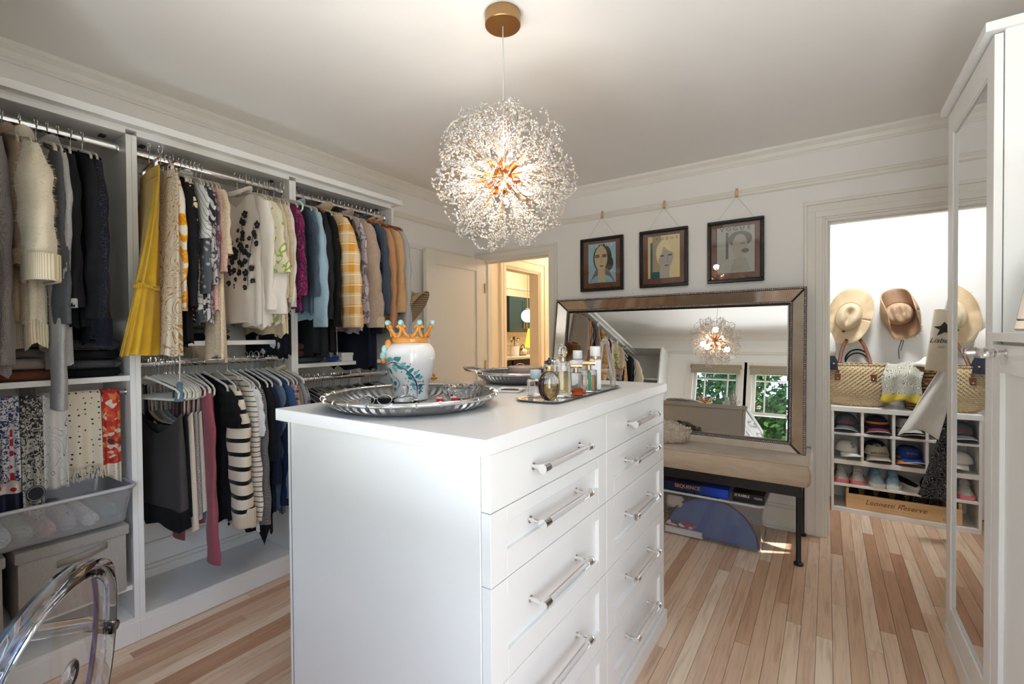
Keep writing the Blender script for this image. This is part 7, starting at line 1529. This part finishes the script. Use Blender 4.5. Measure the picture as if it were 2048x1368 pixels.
gc.location = (-1.478, .088, 0); gc.rotation_euler = (0, 0, math.radians(229.2))
# ------------------------------------------------------------------ garden beyond the windows
LEAFM = mat('garden_leaf', lambda N: N.ramp(N.n('ShaderNodeObjectInfo').outputs['Random'], [(0, (.02, .07, .02)), (.5, (.035, .11, .025)), (1, (.03, .09, .04))]), .5)
LEAF2 = mat('light_leaf', (.07, .15, .035), .5); BARK = mat('bark', S_(84, 66, 52), .8)
def tree(label, x, y, h, r, n, seed, mt_):
    t = thing('garden_tree', label, 'tree', (x, y, -.8), 0, 'trees beyond the windows'); q = random.Random(seed)
    obj('trunk', MB().tube([(x, y, -.8), (x+.1, y, h*.35), (x, y+.05, h*.75)], [.10, .08, .03], 8), BARK, t, smooth='auto'); m = MB()
    cl = [(Vector((q.gauss(0, r*.55), q.gauss(0, r*.55), q.uniform(-.55, .5)*h*.8)), q.uniform(.25, .55)*r) for _ in range(26)]
    for i in range(n):
        c, rr_ = q.choice(cl); d = Vector((q.gauss(0, 1), q.gauss(0, 1), q.gauss(0, 1))).normalized()*rr_*q.random()**.4; p = Vector((x, y, h*.62))+c+d
        a = Vector((q.gauss(0, 1), q.gauss(0, 1), q.gauss(0, 1))).normalized(); b = a.orthogonal().normalized(); L = q.uniform(.05, .09); W_ = L*.45
        m.add([p-a*L, p+b*W_, p+a*L, p-b*W_], [(0, 1, 2, 3)])
    f = obj('foliage', m, mt_, t); f['kind'] = 'stuff'
tree('leafy dark green tree filling the left window', -1.9, -3.6, 3.4, 1.25, 16000, 1, LEAFM); tree('green tree between the two windows', -.55, -4.6, 2.6, .95, 11000, 2, LEAFM); tree('low bright shrub under the right window', .1, -3.4, 1.3, .8, 10000, 3, LEAF2); tree('tall tree at the right of the windows', 1.5, -4.8, 3.6, 1.0, 9000, 4, LEAFM)
struct('ground', MB().box(-14, 14, -16, -.3, -1.0, -.8), mat('garden_ground', lambda N: N.mix(N.noise(1.5, 4), S_(96, 104, 64), S_(140, 126, 96)), .9))
# ------------------------------------------------------------------ garments hung at the right of the closet
gx = thing('grey_dress', 'pale grey textured dress hanging inside the closet behind the tote', 'dress', (.86, 3.92, 1.86)); gx['_w'] = (0, 0, 0)
m, R = body_mb(.19, .80, .03, 1.75, 5, .012); obj('body', m, fab('pale_grey_tweed', 'heather', S_(168, 168, 164), S_(190, 190, 184)), gx, smooth=True, local=True)
hanger(hlab('cream', 'pale grey textured dress'), 3.92, 1.875, .86, 'cream', 0); gx.location = (.86, 3.92, 1.875)
TOTE = fab('natural_canvas', 'plain', S_(206, 196, 176), S_(222, 214, 196))
tb = thing('canvas_tote', 'natural canvas tote with a bird sketch and script hanging in the closet', 'bag', (.60, 3.80, 1.1)); Mt = Matrix.Translation((.662, 3.80, 1.45)) @ Matrix.Rotation(.04, 4, 'Y')
tw = lambda v: .122+.028*v
m = MB().rings([[(tw(v)*c, (.006+.016*math.sin(PI*min(.9, .15+v*.8)))*s_, -.02-.37*v+.006*math.sin(6*c)) for c, s_ in [(sgn(math.cos(a))*abs(math.cos(a))**.5, math.sin(a)) for a in [2*PI*i/32 for i in range(32)]]] for v in [j/8 for j in range(9)]], True, True); obj('body', m.xf(Mt), TOTE, tb, smooth='auto')
for yy in (-.018, .018): obj('strap', MB().tube([(-.06, yy, -.03), (-.045, yy*.5, .12), (.0, 0, .30), (.045, yy*.5, .12), (.06, yy, -.03)], .011, 6, flat=.2, upv=(0, 1, 0)).xf(Mt), TOTE, tb, smooth=True)
SKET = mat('sketch_ink', S_(50, 46, 44), .7)
sk_ = MB()
for cx0, cz0, pts in ((-.075, -.135, [(0, .05), (.02, .02), (.055, .03), (.03, .0), (.045, -.04), (.005, -.02), (-.035, -.045), (-.022, -.005), (-.055, .015), (-.02, .02)]), (-.035, -.065, [(-.03, -.02), (.0, .03), (.04, .05), (.03, .01), (.06, -.01), (.02, -.03)])): sk_.poly([(cx0+a*.9, -.0262, cz0+b*.9) for a, b in pts], (0, .001, 0))
obj('bird_sketch', sk_.xf(Mt), SKET, tb); text('lettering', 'Lisbon', .042, SKET, tb, None, None, .0004, M=Mt @ Matrix.Translation((-.085, -.0262, -.205)) @ Matrix.Rotation(PI/2, 4, 'X'), shear=.35); text('lettering', '1937', .016, SKET, tb, None, None, .0004, M=Mt @ Matrix.Translation((-.085, -.0262, -.245)) @ Matrix.Rotation(PI/2, 4, 'X'))
ln = thing('white_linen_wrap', 'white linen wrap hanging askew below the tote in the closet', 'wrap', (.60, 3.86, .8))
obj('cloth', MB().grid(lambda u, v: (.575-.203*v+(.085+.106*v)*u, 3.815+.012*math.sin(9*u+2*v)+.006*math.sin(5*v), 1.085-(.44-.05*math.sin(PI*u))*v), 20, 24), fab('white_linen', 'plain', S_(214, 214, 210), S_(226, 226, 222)), ln, smooth=True, solid=.004); obj('hem', MB().tube([(.372+.191*u, 3.815+.012*math.sin(9*u+2)+.006*math.sin(5), 1.085-(.44-.05*math.sin(PI*u))) for u in [i/20 for i in range(21)]], .0035, 6), WHITEF, ln, smooth=True)
bs_ = thing('floral_skirt', 'black floral flared skirt hanging before the cubbies', 'skirt', (.70, 3.845, .90)); bs_['_w'] = (0, 0, 0)
obj('skirt_body', MB().rings(skirt_rings(.075, .20, .02, .055, 0, -.63, 0, 7, .07, 1, bias=-.02), True, False), fab('black_white_floral', 'vine', S_(26, 26, 32), S_(146, 148, 152), (.30,), sc=1.2), bs_, smooth=True, local=True); obj('waistband', MB().rings(skirt_rings(.075, .077, .021, .022, .03, -.005, 0, 3, 0, 0, nv=2), True, False), BLKF2 if False else BLACKF, bs_, smooth=True, local=True)
finish_texts()
